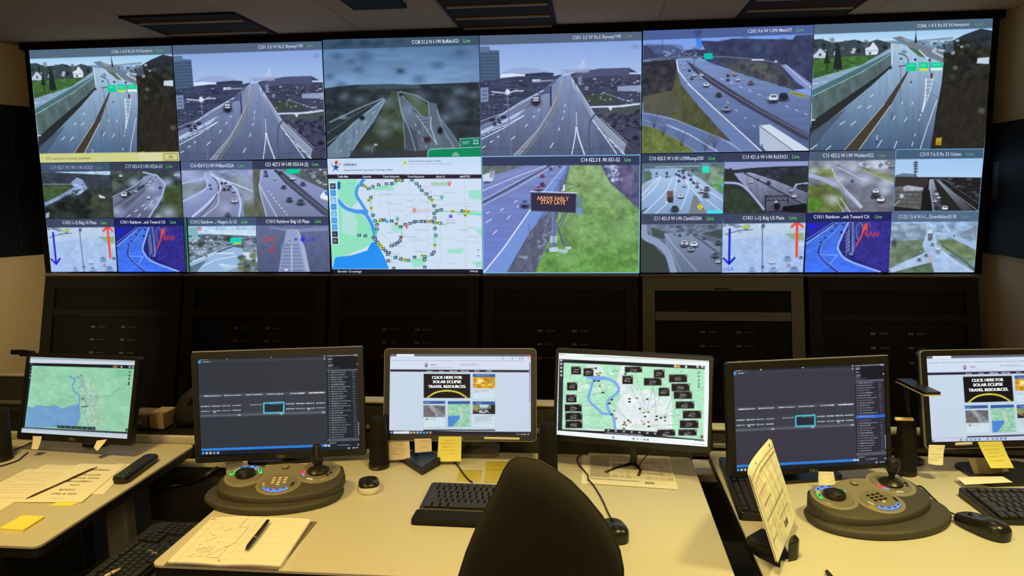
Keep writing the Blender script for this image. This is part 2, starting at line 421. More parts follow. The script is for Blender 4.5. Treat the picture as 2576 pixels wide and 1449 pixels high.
    p.P((110, 62, 52), (1955, 485), (1972, 485), (1970, 520), (1954, 518)); p.L((60, 60, 70), 4, (1948, 400), (1952, 480))
    for x, y, w in ((1854, 396, 14), (1950, 398, 14), (1692, 450, 14), (1760, 390, 12), (1826, 545, 10)): p.B((28, 32, 40), x, y, w*.6, w*.6)
    p.L((130, 140, 160), 4, (1870, 598), (1932, 604)); p.L((90, 100, 118), 2, (1932, 604), (2010, 655)); p.P((190, 160, 40), (1992, 918), (2030, 912), (2026, 965), (1990, 962)); p.B((120, 90, 20), 2010, 950, 12, 12, .6)
    p.L((190, 196, 210), 8, (1600, 900), (1600, 930)); p.L((50, 40, 60), 8, (1600, 935), (1598, 945)); p.L((60, 50, 80), 6, (1698, 750), (1698, 800)); p.L((214, 226, 238), 8, (1160, 797), (1186, 797)); p.L((190, 205, 220), 8, (1165, 556), (1205, 552))
    p.P((76, 98, 118), (1183, 160), (2372, 118), (2368, 186), (1182, 228), a=.92)
    p.T('C306 1.4 E Rt.33 N.Hampton', 1868, 182, 2212, 170, 20, (200, 212, 226)); p.T('Live', 2252, 170, 2300, 167, 20, (86, 170, 92))
def feed_hampton_notice(p):                # the same feed with a yellow notice over its foot
    feed_hampton(p); p.texts = []
    p.P((206, 208, 140), (1151, 932), (2316, 914), (2310, 990), (1148, 1004)); p.P((216, 216, 168), (1980, 924), (2170, 921), (2166, 982), (1980, 985))
    p.L((60, 60, 40), 3, (2188, 930), (2300, 928), (2298, 976), (2188, 979), (2188, 930))
    p.T('PTZ controls are currently unavailable', 1205, 978, 1575, 972, 17, (110, 110, 80)); p.T('OK', 2226, 964, 2262, 963, 22, (60, 60, 40))
    p.P((190, 180, 50), (1165, 966), (1174, 948), (1183, 966), a=.7)
    p.T('C306 1.4 E Rt.33 N.Hampton', 1866, 182, 2206, 170, 22, (186, 198, 214)); p.T('Live', 2240, 170, 2294, 167, 22, (86, 170, 92))
def feed_skyway(p):                        # crop K2
    p.V(310, (136, 166, 224), 620, (172, 196, 236))
    p.B((110, 135, 185), 2390, 350, 30, 18, .5)
    p.P((150, 168, 214), (1380, 552), (1440, 520), (1530, 505), (1640, 515), (1760, 545), (1780, 560), (1380, 580)); p.P((214, 228, 250), (1375, 560), (1450, 553), (1560, 562), (1560, 576), (1375, 582)); p.P((48, 58, 84), (1560, 556), (1700, 545), (1778, 550), (1770, 575), (1560, 578))
    p.P((74, 96, 128), (1216, 350), (1290, 352), (1296, 378), (1364, 380), (1372, 610), (1218, 640)); p.P((92, 116, 150), (1216, 350), (1290, 352), (1292, 392), (1216, 395))
    for k in range(8): p.D((46, 62, 92), 9, 26, 12, (1222, 408+k*25), (1366, 404+k*25), a=.55)
    p.P((58, 66, 94), (1218, 620), (1380, 590), (1500, 575), (1780, 572), (1840, 560), (1800, 620), (1500, 780), (1225, 960)); p.N(3, 90, 14, .2, [(1218, 600), (1840, 560), (1500, 780), (1225, 960)])
    p.S(110, [(1225, 620), (1780, 590), (1560, 720), (1228, 900)], [(34, 38, 60), (104, 114, 150), (160, 172, 206), (52, 50, 74), (40, 44, 64)], 5, 20, .65, .35, 21); p.R((196, 210, 236), 1614, 598, 1676, 618); p.L((150, 160, 196), 9, (1640, 612), (1770, 604))
    p.P((120, 140, 176), (1222, 662), (1282, 656), (1284, 765), (1226, 770))
    for k in range(3): p.R((70, 82, 112), 1236, 680+k*28, 1272, 692+k*28, a=.7)
    for j in range(7):
        for k in range(9): p.R((120, 128, 160), 1250+k*34, 800+j*26-k*6, 1262+k*34, 808+j*26-k*6, a=.35)
    p.P((62, 66, 92), (1900, 560), (1960, 540), (2120, 520), (2345, 512), (2432, 560), (2432, 1160), (2380, 1160), (2100, 880), (1985, 700)); p.N(5, 70, 16, .2, [(1910, 560), (2432, 540), (2432, 1100), (2100, 880)])
    p.P((78, 84, 118), (1905, 580), (1960, 545), (2120, 516), (2345, 510), (2345, 570), (2130, 572), (1960, 600)); p.P((176, 194, 226), (2345, 545), (2440, 545), (2440, 560), (2345, 560))
    p.S(60, [(1930, 600), (2430, 570), (2430, 700), (2000, 690)], [(44, 48, 70), (150, 162, 196), (100, 108, 140), (30, 34, 54), (190, 204, 232)], 5, 17, .7, .4, 22); p.P((160, 178, 214), (2255, 650), (2440, 640), (2440, 690), (2255, 685), a=.8); p.P((150, 165, 200), (1960, 580), (1990, 570), (1990, 640), (1960, 640), a=.6)
    for k in range(5): p.L((60, 64, 92), 8, (1935+k*55, 580), (1935+k*55, 650), a=.7)
    p.P((60, 74, 66), (2000, 720), (2180, 700), (2290, 760), (2060, 790)); p.P((72, 80, 84), (2100, 800), (2432, 770), (2432, 850), (2130, 860)); p.L((130, 142, 170), 10, (2150, 700), (2430, 790), a=.6); p.L((206, 218, 240), 12, (2060, 806), (2300, 800), (2420, 782))
    p.S(70, [(2130, 860), (2430, 830), (2430, 1130), (2250, 1000)], [(34, 34, 52), (74, 72, 96), (96, 98, 124), (30, 28, 44)], 7, 24, .7, .6, 24)
    p.S(16, [(1960, 690), (2430, 690), (2430, 800), (2000, 760)], [(190, 205, 232)], 4, 9, .8, .6, 25)
    rd = [(1826, 575), (1905, 565), (1920, 650), (1985, 705), (2065, 850), (2340, 1165), (1228, 1178), (1228, 1010), (1500, 880), (1690, 690), (1740, 640)]
    p.V(560, (138, 154, 196), 1170, (78, 90, 122), rd); p.N(9, 30, 120, .08, rd)
    p.P((92, 98, 132), (1228, 935), (1400, 860), (1500, 790), (1700, 690), (1740, 640), (1800, 580), (1790, 620), (1620, 790), (1400, 900), (1228, 985), a=.8); p.L((166, 180, 214), 5, (1228, 912), (1440, 835), (1600, 745)); p.L((130, 142, 178), 6, (1228, 950), (1440, 865), (1590, 775))
    p.P((130, 138, 156), (1845, 575), (1822, 700), (1760, 840), (1660, 1000), (1530, 1170), (1470, 1172), (1650, 980), (1745, 830), (1800, 690)); p.L((176, 184, 200), 5, (1840, 580), (1815, 700), (1750, 830), (1650, 985), (1475, 1168)); p.L((160, 150, 100), 4, (1842, 640), (1770, 850), (1680, 1000), (1550, 1168)); p.L((90, 96, 120), 3, (1836, 640), (1760, 850), (1670, 1000), (1530, 1168))
    p.P((142, 152, 178), (1905, 570), (1925, 640), (1985, 700), (2060, 830), (2120, 900), (2400, 1160), (2310, 1160), (2060, 890), (1970, 720), (1915, 660)); p.L((178, 190, 214), 5, (1910, 600), (1930, 655), (1990, 715), (2070, 850), (2320, 1090)); p.P((44, 46, 60), (2320, 1090), (2410, 1165), (2300, 1165), a=.8); p.D((200, 212, 232), 5, 14, 10, (2130, 890), (2330, 1075), a=.9)
    for k in range(5): p.L((220, 230, 246), 5, (2105+k*42, 965+k*44), (2140+k*44, 965+k*44+28))
    p.L((224, 232, 248), 7, (2070, 905), (2130, 985), (2250, 1160)); p.L((220, 230, 246), 6, (2190, 1040), (2310, 1162))
    p.L((230, 236, 250), 9, (1946, 955), (1965, 1040), (2006, 1162)); p.L((226, 232, 248), 7, (1942, 960), (1940, 1010), (1912, 1162)); p.D((226, 234, 248), 6, 8, 12, (1946, 850), (1946, 940))
    for q in ((1750, 1112, 1772, 1078), (1810, 984, 1820, 962), (1838, 898, 1846, 884), (1852, 846, 1856, 836), (1858, 800, 1860, 790), (1456, 1050, 1484, 1028), (1562, 952, 1578, 936), (1620, 884, 1632, 874), (1296, 1072, 1316, 1060), (1238, 1114, 1258, 1100), (1350, 1035, 1364, 1026), (1660, 832, 1668, 824)): p.L((228, 234, 248), 6, q[:2], q[2:])
    p.L((224, 232, 248), 6, (1228, 1050), (1390, 970), (1550, 872)); p.L((214, 222, 240), 5, (1228, 1008), (1400, 945), (1550, 870)); p.D((190, 200, 224), 5, 20, 22, (1240, 1020), (1450, 925))
    p.S(10, [(1300, 900), (1410, 880), (1410, 940), (1310, 945)], [(36, 36, 56)], 10, 22, .8, .7, 4)
    p.B((30, 30, 44), 1642, 772, 34, 30); p.R((36, 40, 56), 1616, 724, 1672, 780); p.R((210, 222, 242), 1618, 730, 1664, 744, a=.9); p.R((226, 236, 250), 1620, 750, 1662, 762, a=.8)
    p.R((56, 52, 84), 1748, 650, 1760, 805); p.L((60, 58, 90), 8, (1660, 702), (1756, 698)); p.R((76, 80, 120), 1700, 655, 1746, 700, a=.7)
    p.L((108, 118, 146), 8, (1424, 705), (1436, 850), (1456, 1165)); p.L((190, 204, 230), 9, (1310, 690), (1400, 700), (1425, 712)); p.L((200, 214, 238), 8, (1440, 700), (1480, 684), (1545, 684)); p.P((214, 226, 244), (1408, 695), (1418, 672), (1440, 676), (1450, 700), (1430, 714))
    p.C((78, 84, 110), 11, (2044, 1165), (2040, 1000), (2052, 910), (2100, 855), (2190, 815)); p.L((200, 214, 240), 11, (2190, 812), (2290, 796), (2410, 784)); p.P((220, 230, 246), (2196, 815), (2212, 813), (2212, 832), (2198, 832))
    p.P((150, 162, 200), (1822, 522), (1990, 520), (2045, 515), (2040, 545), (1830, 552), a=.8); p.P((180, 196, 232), (1955, 490), (1980, 488), (1984, 455), (2008, 450), (2008, 485), (2026, 510), (1955, 515)); p.S(12, [(1830, 530), (2050, 520), (2050, 550), (1830, 555)], [(120, 130, 170), (200, 212, 240)], 5, 10, .7, .6, 6)
    p.L((60, 64, 90), 3, (1228, 1118), (1900, 1128), (2432, 1110), a=.7)
    head(p, (1215, 266), (2440, 236), (2436, 305), (1215, 340), (78, 92, 116)); p.T('C501 3.5 W Rt.5 Skyway/190', 1918, 296, 2282, 286, 26, (190, 202, 226)); p.T('Live', 2316, 284, 2366, 282, 26, (92, 160, 110))
def feed_buffalo(p):                       # crop K2
    p.V(340, (84, 120, 160), 650, (118, 150, 192)); p.N(3, 260, 60, .12)
    for x, y, r in ((145, 425, 42), (245, 465, 36), (305, 525, 40), (620, 535, 46), (900, 492, 48), (760, 600, 50), (90, 575, 36), (1070, 392, 52), (175, 640, 40), (350, 425, 60), (560, 350, 36), (240, 325, 30)): p.B((58, 84, 112), x, y, r, r*.62, .55, 1.4)
    p.B((40, 60, 76), 620, 535, 24, 18, .6)
    tl = [(34, 668), (120, 655), (260, 640), (420, 636), (560, 632), (700, 640), (860, 632), (1215, 618), (1226, 1185), (70, 1195)]
    p.P((44, 54, 62), *tl); p.N(6, 60, 40, .2, tl); p.P((78, 104, 112), (280, 660), (340, 638), (600, 632), (760, 640), (780, 665), (280, 672), a=.5)
    p.S(60, [(40, 680), (480, 660), (480, 760), (200, 900), (60, 900)], [(30, 36, 44), (58, 70, 78), (40, 46, 52)], 16, 44, .5, .7, 31); p.S(60, [(760, 660), (1215, 640), (1222, 1020), (1000, 900), (880, 760)], [(28, 34, 42), (56, 68, 80), (38, 44, 52)], 16, 44, .5, .7, 32)
    gr = [(560, 680), (610, 690), (640, 900), (655, 1130), (330, 1130), (430, 930), (500, 800)]
    p.P((62, 74, 58), *gr); p.N(8, 50, 40, .2, gr); p.P((50, 56, 48), (340, 1000), (650, 1000), (655, 1140), (260, 1150), a=.8); p.P((74, 92, 72), (640, 700), (720, 720), (830, 790), (840, 870), (770, 870), (690, 780)); p.B((90, 110, 60), 820, 835, 30, 22, .5)
    p.P((106, 128, 150), (70, 1130), (230, 960), (430, 790), (500, 742), (510, 760), (420, 920), (300, 1080), (230, 1185), (74, 1192)); p.N(9, 16, 90, .15, [(70, 1130), (500, 742), (420, 920), (230, 1185)])
    p.L((150, 172, 196), 6, (72, 1120), (260, 930), (490, 752)); p.L((140, 160, 178), 5, (225, 1185), (410, 905), (500, 770)); p.L((110, 128, 146), 12, (90, 920), (300, 820), (490, 740)); p.L((92, 100, 90), 6, (75, 1000), (300, 850), (400, 795)); p.L((150, 168, 176), 4, (70, 1080), (250, 955), (360, 870))
    p.D((180, 196, 212), 5, 26, 70, (160, 1150), (460, 800)); p.B((22, 26, 30), 332, 888, 22, 18)
    p.P((88, 104, 122), (596, 690), (620, 690), (720, 840), (820, 880), (960, 970), (1060, 1108), (1010, 1115), (740, 1140), (655, 1130), (640, 920)); p.P((86, 102, 122), (830, 770), (890, 780), (930, 900), (1010, 1000), (1080, 1105), (1010, 1112), (900, 960), (840, 900)); p.N(12, 24, 80, .15, [(596, 690), (720, 840), (1060, 1108), (655, 1130)])
    p.P((60, 70, 84), (640, 900), (740, 1000), (760, 1135), (660, 1130), a=.7); p.L((160, 178, 196), 5, (600, 700), (630, 850), (690, 980), (735, 1135)); p.L((136, 154, 172), 4, (640, 880), (655, 1120)); p.L((180, 196, 214), 5, (745, 870), (820, 980), (895, 1085)); p.L((196, 212, 228), 6, (850, 880), (850, 960), (895, 1085)); p.L((150, 168, 188), 4, (760, 880), (850, 882)); p.L((140, 160, 186), 5, (615, 690), (700, 800), (780, 870))
    for k in range(4): p.L((150, 166, 184), 3, (770+k*18, 900+k*26), (848, 892+k*24))
    p.L((170, 186, 204), 4, (895, 830), (945, 980), (1025, 1110)); p.L((110, 122, 140), 8, (930, 900), (990, 980), (1080, 1110)); p.L((150, 168, 196), 6, (620, 690), (740, 720), (830, 770)); p.D((190, 204, 220), 5, 22, 40, (730, 930), (815, 1110)); p.C((150, 168, 190), 4, (830, 770), (838, 850), (830, 880))
    p.B((24, 28, 34), 920, 985, 22, 28); p.B((60, 34, 44), 822, 1052, 28, 22); p.B((40, 46, 54), 622, 712, 16, 14); p.B((150, 170, 190), 190, 885, 34, 16, .6)
    p.drops([(320, 750, 44), (190, 730, 36), (490, 915, 50), (520, 770, 56), (680, 830, 60), (760, 730, 56), (500, 1000, 50), (1010, 770, 48), (1060, 690, 50), (1060, 840, 70), (1180, 720, 36), (380, 1120, 40), (590, 940, 40), (960, 890, 46)], (150, 176, 214), .36)
    p.P((66, 62, 66), (650, 1140), (830, 1130), (1220, 1100), (1226, 1182), (650, 1185), a=.7); p.R((58, 64, 72), 240, 1135, 650, 1190, a=.6); p.C((120, 130, 120), 5, (405, 1150), (410, 1110), (440, 1090)); p.B((170, 190, 200), 435, 1090, 14, 8)
    p.P((12, 122, 92), (1068, 1046), (1218, 1036), (1222, 1098), (1072, 1108)); p.L((150, 214, 196), 4, (1072, 1106), (1068, 1046), (1218, 1036)); p.P((10, 134, 92), (828, 1180), (826, 1140), (850, 1124), (1228, 1106), (1230, 1182)); p.L((170, 226, 206), 5, (826, 1180), (828, 1140), (852, 1124), (1228, 1106))
    p.P((120, 170, 160), (1010, 1178), (1015, 1155), (1036, 1145), (1058, 1153), (1066, 1177)); p.T('EXIT', 1090, 1088, 1140, 1085, 24, (150, 200, 190)); p.T('22', 1166, 1086, 1210, 1084, 34, (170, 220, 210))
    head(p, (28, 300), (1214, 266), (1214, 338), (30, 374), (56, 78, 100)); p.S(14, [(100, 320), (640, 300), (640, 335), (100, 352)], [(44, 64, 86)], 18, 50, .5, .5, 2); p.T('C128 21.2 N I-190 BuffaloX21', 706, 330, 1060, 320, 26, (220, 230, 242)); p.T('Live', 1094, 320, 1146, 318, 26, (110, 200, 110))
def feed_main(p):                          # crop K3
    p.V(240, (120, 160, 240), 330, (130, 160, 225))
    tr = [(48, 300), (240, 300), (300, 330), (460, 330), (420, 270), (560, 275), (640, 255), (1040, 262), (1060, 235), (1180, 228), (1172, 580), (1040, 600), (700, 520), (420, 380), (45, 400)]
    p.P((58, 66, 100), *tr); p.N(2, 30, 30, .2, tr); p.S(90, tr, [(44, 50, 76), (76, 86, 126), (50, 56, 84), (62, 66, 92)], 10, 34, .5, .9, 41)
    p.P((92, 108, 160), (60, 290), (300, 295), (330, 340), (280, 380), (120, 350), a=.6); p.S(40, [(180, 330), (380, 330), (420, 375), (200, 378)], [(150, 170, 220), (200, 214, 240), (70, 80, 120)], 5, 12, .7, .5, 42)
    p.L((96, 104, 120), 11, (45, 398), (250, 378), (560, 376), (760, 390)); p.L((96, 106, 130), 9, (760, 392), (900, 410), (960, 430)); p.P((52, 52, 62), (45, 410), (270, 390), (275, 560), (250, 630), (42, 680)); p.N(5, 24, 24, .2, [(45, 410), (270, 390), (260, 640), (42, 680)])
    p.S(30, [(50, 420), (260, 400), (250, 600), (50, 640)], [(36, 38, 46), (70, 72, 80)], 12, 30, .6, .8, 43)
    p.P((80, 84, 62), (270, 460), (340, 600), (520, 800), (670, 955), (500, 900), (200, 770), (48, 745), (48, 640), (240, 600)); p.N(7, 40, 60, .22, [(270, 460), (670, 955), (48, 745), (48, 640)]); p.P((92, 90, 88), (48, 650), (250, 610), (290, 740), (160, 760), (48, 740), a=.6)
    p.P((104, 116, 66), (40, 830), (130, 850), (260, 920), (400, 1010), (38, 1020)); p.N(8, 30, 30, .25, [(40, 830), (260, 920), (400, 1010), (38, 1020)])
    p.P((98, 118, 164), (48, 745), (200, 770), (400, 850), (600, 940), (705, 1005), (410, 1010), (260, 915), (120, 848), (42, 828)); p.L((206, 216, 240), 6, (200, 825), (350, 890), (540, 1006)); p.L((170, 184, 222), 4, (60, 752), (260, 795), (560, 915), (702, 1004)); p.L((150, 164, 206), 3, (60, 800), (240, 850), (380, 910))
    rd = [(270, 395), (400, 400), (560, 470), (1170, 760), (1150, 1000), (640, 1005), (830, 1005), (520, 700), (330, 560), (275, 470)]
    rd = [(268, 395), (420, 395), (720, 490), (1172, 640), (1152, 1000), (830, 1006), (560, 770), (340, 570), (275, 470)]
    p.V(400, (122, 144, 194), 1000, (78, 94, 136), rd); p.N(13, 160, 14, .08, rd); p.P((106, 126, 176), (275, 470), (340, 570), (560, 770), (832, 1006), (705, 1006), (640, 950), (430, 720), (300, 560))
    p.L((232, 238, 250), 7, (268, 400), (282, 470), (350, 560), (520, 720), (834, 1006)); p.P((62, 64, 88), (330, 398), (395, 440), (560, 550), (800, 700), (1148, 890), (1146, 935), (1100, 920), (700, 690), (500, 560), (380, 470)); p.L((110, 116, 140), 4, (380, 440), (560, 545), (800, 700), (1146, 895)); p.L((190, 196, 214), 3, (410, 470), (560, 575), (800, 720), (1140, 905), a=.7)
    for t in range(11): p.L((206, 218, 244), 4, (560+t*62, 520+t*26), (580+t*62, 528+t*26)); p.L((206, 218, 244), 4, (430+t*58, 520+t*52), (440+t*58, 529+t*52))
    p.P((84, 86, 92), (560, 420), (760, 400), (960, 440), (1060, 590), (860, 540), (640, 470)); p.N(15, 30, 30, .2, [(560, 420), (960, 440), (1060, 590), (640, 470)]); p.P((94, 108, 80), (760, 430), (880, 440), (900, 490), (780, 480), a=.6); p.S(40, [(580, 400), (960, 420), (1050, 580), (700, 480)], [(46, 50, 66), (66, 70, 88)], 9, 24, .6, 1.2, 45)
    p.P((130, 148, 200), (960, 430), (1000, 430), (1170, 560), (1170, 620), (1060, 540)); p.L((200, 210, 234), 5, (990, 430), (1170, 590)); p.R((196, 212, 240), 768, 392, 850, 402); p.P((220, 230, 246), (915, 412), (928, 400), (944, 412))
    for x, y, w in ((320, 455, 18), (354, 468, 18), (385, 498, 24), (434, 498, 26), (432, 518, 20), (370, 520, 20), (466, 562, 36), (550, 628, 38), (600, 722, 54), (610, 530, 22), (654, 492, 26), (676, 528, 26), (762, 548, 34), (914, 650, 64), (980, 640, 60), (294, 425, 12), (610, 500, 22), (340, 540, 10)):
        b = {550: (62, 62, 74), 370: (90, 86, 90), 354: (40, 44, 60), 654: (200, 150, 140), 762: (120, 96, 96), 980: (36, 38, 54), 610: (90, 60, 70), 600: (130, 140, 160)}.get(x, (214, 222, 240)); p.car(x, y, w, b)
    p.B((50, 40, 90), 906, 682, 30, 8, .7); p.P((184, 178, 70), (1022, 605), (1132, 628), (1130, 650), (1020, 625), a=.8); p.D((90, 84, 40), 8, 10, 6, (1030, 618), (1124, 638), a=.8)
    p.P((206, 216, 236), (820, 832), (886, 824), (1146, 990), (1148, 1002), (866, 1002), (822, 960)); p.P((176, 190, 216), (820, 832), (1045, 1002), (866, 1002), (822, 960)); p.L((50, 56, 80), 4, (826, 840), (1046, 1002)); p.L((40, 44, 60), 5, (836, 960), (842, 1004)); p.L((90, 100, 130), 2, (820, 832), (886, 824))
    p.P((52, 60, 90), (388, 200), (440, 200), (430, 240), (396, 240)); p.P((72, 130, 236), (396, 240), (430, 240), (440, 300), (430, 328), (402, 300)); p.P((14, 190, 176), (450, 356), (508, 352), (510, 392), (454, 395)); p.L((60, 64, 90), 3, (386, 390), (386, 430)); p.L((60, 64, 80), 4, (170, 205), (178, 320), a=.7)
    for x0, y0 in ((120, 830), (180, 880), (300, 950), (460, 980), (520, 960)):
        for k in range(7): p.L((56, 56, 66), 2.5, (x0, y0+20), (x0-40+k*15, y0-60-(k % 3)*12), a=.7)
    head(p, (44, 205), (1184, 163), (1181, 225), (46, 268), (66, 80, 128), .8); p.T('C202 9.6 W I-290 MainX7', 742, 218, 1036, 208, 21, (206, 216, 236)); p.T('Live', 1068, 209, 1116, 206, 21, (92, 178, 110))
def capt(p, t, x0, x1, y, xl, xl2, h=26, c=(214, 222, 236), dy=0, lc=(104, 190, 100)):
    p.T(t, x0, y, x1, y+dy, h, c); p.T('Live', xl, y+dy, xl2, y+dy, h, lc)
def feed_c19(p):                           # crop K4
    p.V(150, (110, 130, 150), 200, (60, 72, 80)); p.P((190, 220, 250), (414, 156), (832, 150), (832, 180), (420, 176)); p.P((58, 66, 78), (312, 160), (410, 160), (832, 182), (840, 300), (320, 270)); p.N(2, 40, 24, .2)
    p.P((66, 88, 58), (318, 262), (530, 258), (540, 300), (480, 350), (330, 395)); p.P((52, 60, 56), (640, 290), (840, 270), (860, 505), (340, 508), (340, 430), (500, 360), (620, 330)); p.N(4, 30, 30, .2)
    p.P((140, 160, 206), (536, 235), (580, 198), (620, 215), (660, 280), (600, 330), (520, 330), (340, 416), (334, 390), (470, 325), (560, 270)); p.N(3, 30, 30, .2, [(536, 235), (660, 280), (340, 416), (334, 390)]); p.L((160, 178, 214), 6, (330, 250), (540, 250), a=.7); p.P((70, 86, 70), (548, 300), (600, 290), (580, 320), (520, 345))
    p.S(40, [(360, 420), (560, 340), (680, 330), (700, 505), (360, 505)], [(30, 36, 36), (44, 54, 50), (24, 28, 30)], 16, 44, .7, .9, 51); p.S(30, [(680, 350), (850, 330), (855, 500), (700, 500)], [(76, 82, 64), (50, 58, 50)], 16, 40, .5, .8, 52)
    p.P((206, 216, 232), (740, 326), (790, 345), (792, 358), (750, 352)); p.S(14, [(540, 240), (640, 230), (640, 310), (540, 320)], [(60, 70, 110), (220, 228, 244)], 5, 9, .8, .7, 53); p.P((150, 170, 210), (345, 470), (372, 460), (370, 500), (345, 505))
    head(p, (300, 88), (830, 82), (833, 152), (308, 160), (60, 78, 106)); capt(p, 'C19 426.7 W I-90 I-190 X53(2)', 378, 700, 136, 722, 768, 26, (140, 160, 190), 0, (72, 140, 100))
def feed_c17(p):
    p.F((60, 70, 76)); p.N(2, 50, 30, .2); p.S(30, [(850, 150), (1060, 150), (1060, 250), (850, 320)], [(44, 54, 52), (84, 98, 84), (60, 72, 64)], 16, 40, .6, .7, 54); p.P((62, 78, 52), (1240, 270), (1370, 250), (1390, 505), (1140, 505), (1210, 420)); p.N(5, 30, 30, .2)
    p.V(180, (130, 144, 182), 500, (92, 100, 128), [(1080, 190), (1170, 170), (1240, 240), (1230, 300), (1200, 400), (1110, 505), (868, 503), (852, 420), (848, 350), (1050, 270)]); p.P((80, 84, 100), (850, 410), (1100, 240), (1160, 220), (1140, 260), (870, 500), a=.7)
    p.L((160, 176, 214), 14, (1080, 160), (1180, 185), (1245, 245), (1220, 340), (1120, 505)); p.L((150, 164, 200), 8, (848, 345), (1000, 270), (1090, 200)); p.L((130, 140, 168), 6, (860, 440), (1060, 300), (1150, 210)); p.L((120, 130, 156), 6, (910, 495), (1080, 330), (1150, 230)); p.D((214, 222, 240), 6, 26, 40, (960, 495), (1120, 380)); p.D((214, 222, 240), 6, 26, 44, (1040, 495), (1160, 360))
    for x, y, w, b in ((935, 328, 46, (226, 232, 244)), (970, 320, 30, (40, 44, 60)), (1118, 350, 26, (236, 240, 248)), (1024, 305, 24, (200, 210, 230)), (1050, 275, 26, (60, 64, 84)), (1075, 262, 24, (70, 74, 96)), (1205, 275, 22, (40, 44, 56)), (910, 188, 26, (230, 236, 246)), (1325, 182, 30, (200, 210, 230))): p.car(x, y, w, b)
    p.S(16, [(1090, 190), (1200, 190), (1200, 280), (1090, 290)], [(60, 66, 90), (190, 200, 224)], 5, 12, .7, .7, 55)
    p.drops([(1150, 275, 40), (1260, 235, 38), (1010, 235, 44), (1140, 410, 40), (1270, 465, 60), (880, 455, 50), (1350, 180, 34), (1190, 495, 30), (1195, 360, 30)], (176, 194, 232), .7); p.B((60, 120, 80), 1310, 270, 22, 12, .8)
    head(p, (826, 84), (1354, 78), (1360, 146), (830, 152), (54, 64, 88)); capt(p, 'C17 425.4 E I-90 X52A-53', 944, 1222, 128, 1252, 1298, 26, (186, 198, 220), 0, (84, 160, 100))
def feed_c16(p):
    p.F((120, 134, 168)); p.N(2, 70, 40, .2); p.P((100, 112, 112), (1368, 250), (1540, 220), (1560, 260), (1530, 310), (1380, 380)); p.P((118, 134, 140), (1700, 180), (1910, 200), (1925, 500), (1840, 500), (1830, 330)); p.N(4, 40, 30, .2); p.P((86, 96, 70), (1830, 380), (1922, 340), (1925, 500), (1840, 500), a=.7)
    p.V(170, (156, 170, 220), 500, (120, 132, 176), [(1530, 160), (1600, 165), (1700, 220), (1790, 300), (1830, 420), (1800, 500), (1385, 500), (1380, 370), (1560, 270), (1545, 210)]); p.P((120, 118, 140), (1640, 250), (1760, 280), (1790, 380), (1760, 495), (1560, 495), (1600, 420), a=.5)
    p.C((176, 194, 240), 12, (1540, 190), (1565, 240), (1530, 300), (1380, 375)); p.L((170, 188, 232), 12, (1372, 245), (1530, 205)); p.C((190, 204, 244), 16, (1590, 170), (1650, 240), (1650, 300), (1560, 400), (1450, 495)); p.C((90, 92, 106), 9, (1600, 190), (1640, 240), (1645, 300), (1590, 400), (1500, 495)); p.C((196, 210, 244), 12, (1600, 185), (1760, 270), (1810, 380), (1800, 498)); p.L((196, 210, 240), 10, (1680, 215), (1900, 300)); p.C((180, 196, 236), 7, (1640, 300), (1640, 400), (1530, 495))
    for x, y, w, b in ((1690, 288, 26, (60, 56, 76)), (1722, 288, 22, (70, 66, 84)), (1735, 265, 22, (60, 60, 84)), (1670, 242, 20, (60, 60, 84)), (1700, 240, 20, (70, 60, 80)), (1760, 300, 28, (190, 200, 226)), (1765, 375, 44, (200, 206, 228)), (1580, 255, 18, (70, 80, 120)), (1588, 282, 18, (70, 80, 120)), (1715, 478, 40, (70, 56, 76)), (1710, 255, 20, (210, 214, 230))): p.car(x, y, w, b)
    p.drops([(1420, 190, 90), (1440, 330, 70), (1700, 430, 60), (1870, 350, 60), (1850, 215, 90), (1500, 220, 60)], (172, 184, 226), .6); p.P((196, 200, 110), (1788, 255), (1798, 240), (1810, 256), (1798, 266), a=.6)
    p.L((110, 120, 160), 2, (1385, 320), (1910, 345), a=.6)
    head(p, (1360, 76), (1900, 70), (1905, 138), (1362, 146), (76, 90, 128)); capt(p, 'C16 424.9 E I-90 WilliamX52A', 1434, 1762, 122, 1792, 1838, 26, (206, 216, 236), 0, (96, 170, 110))
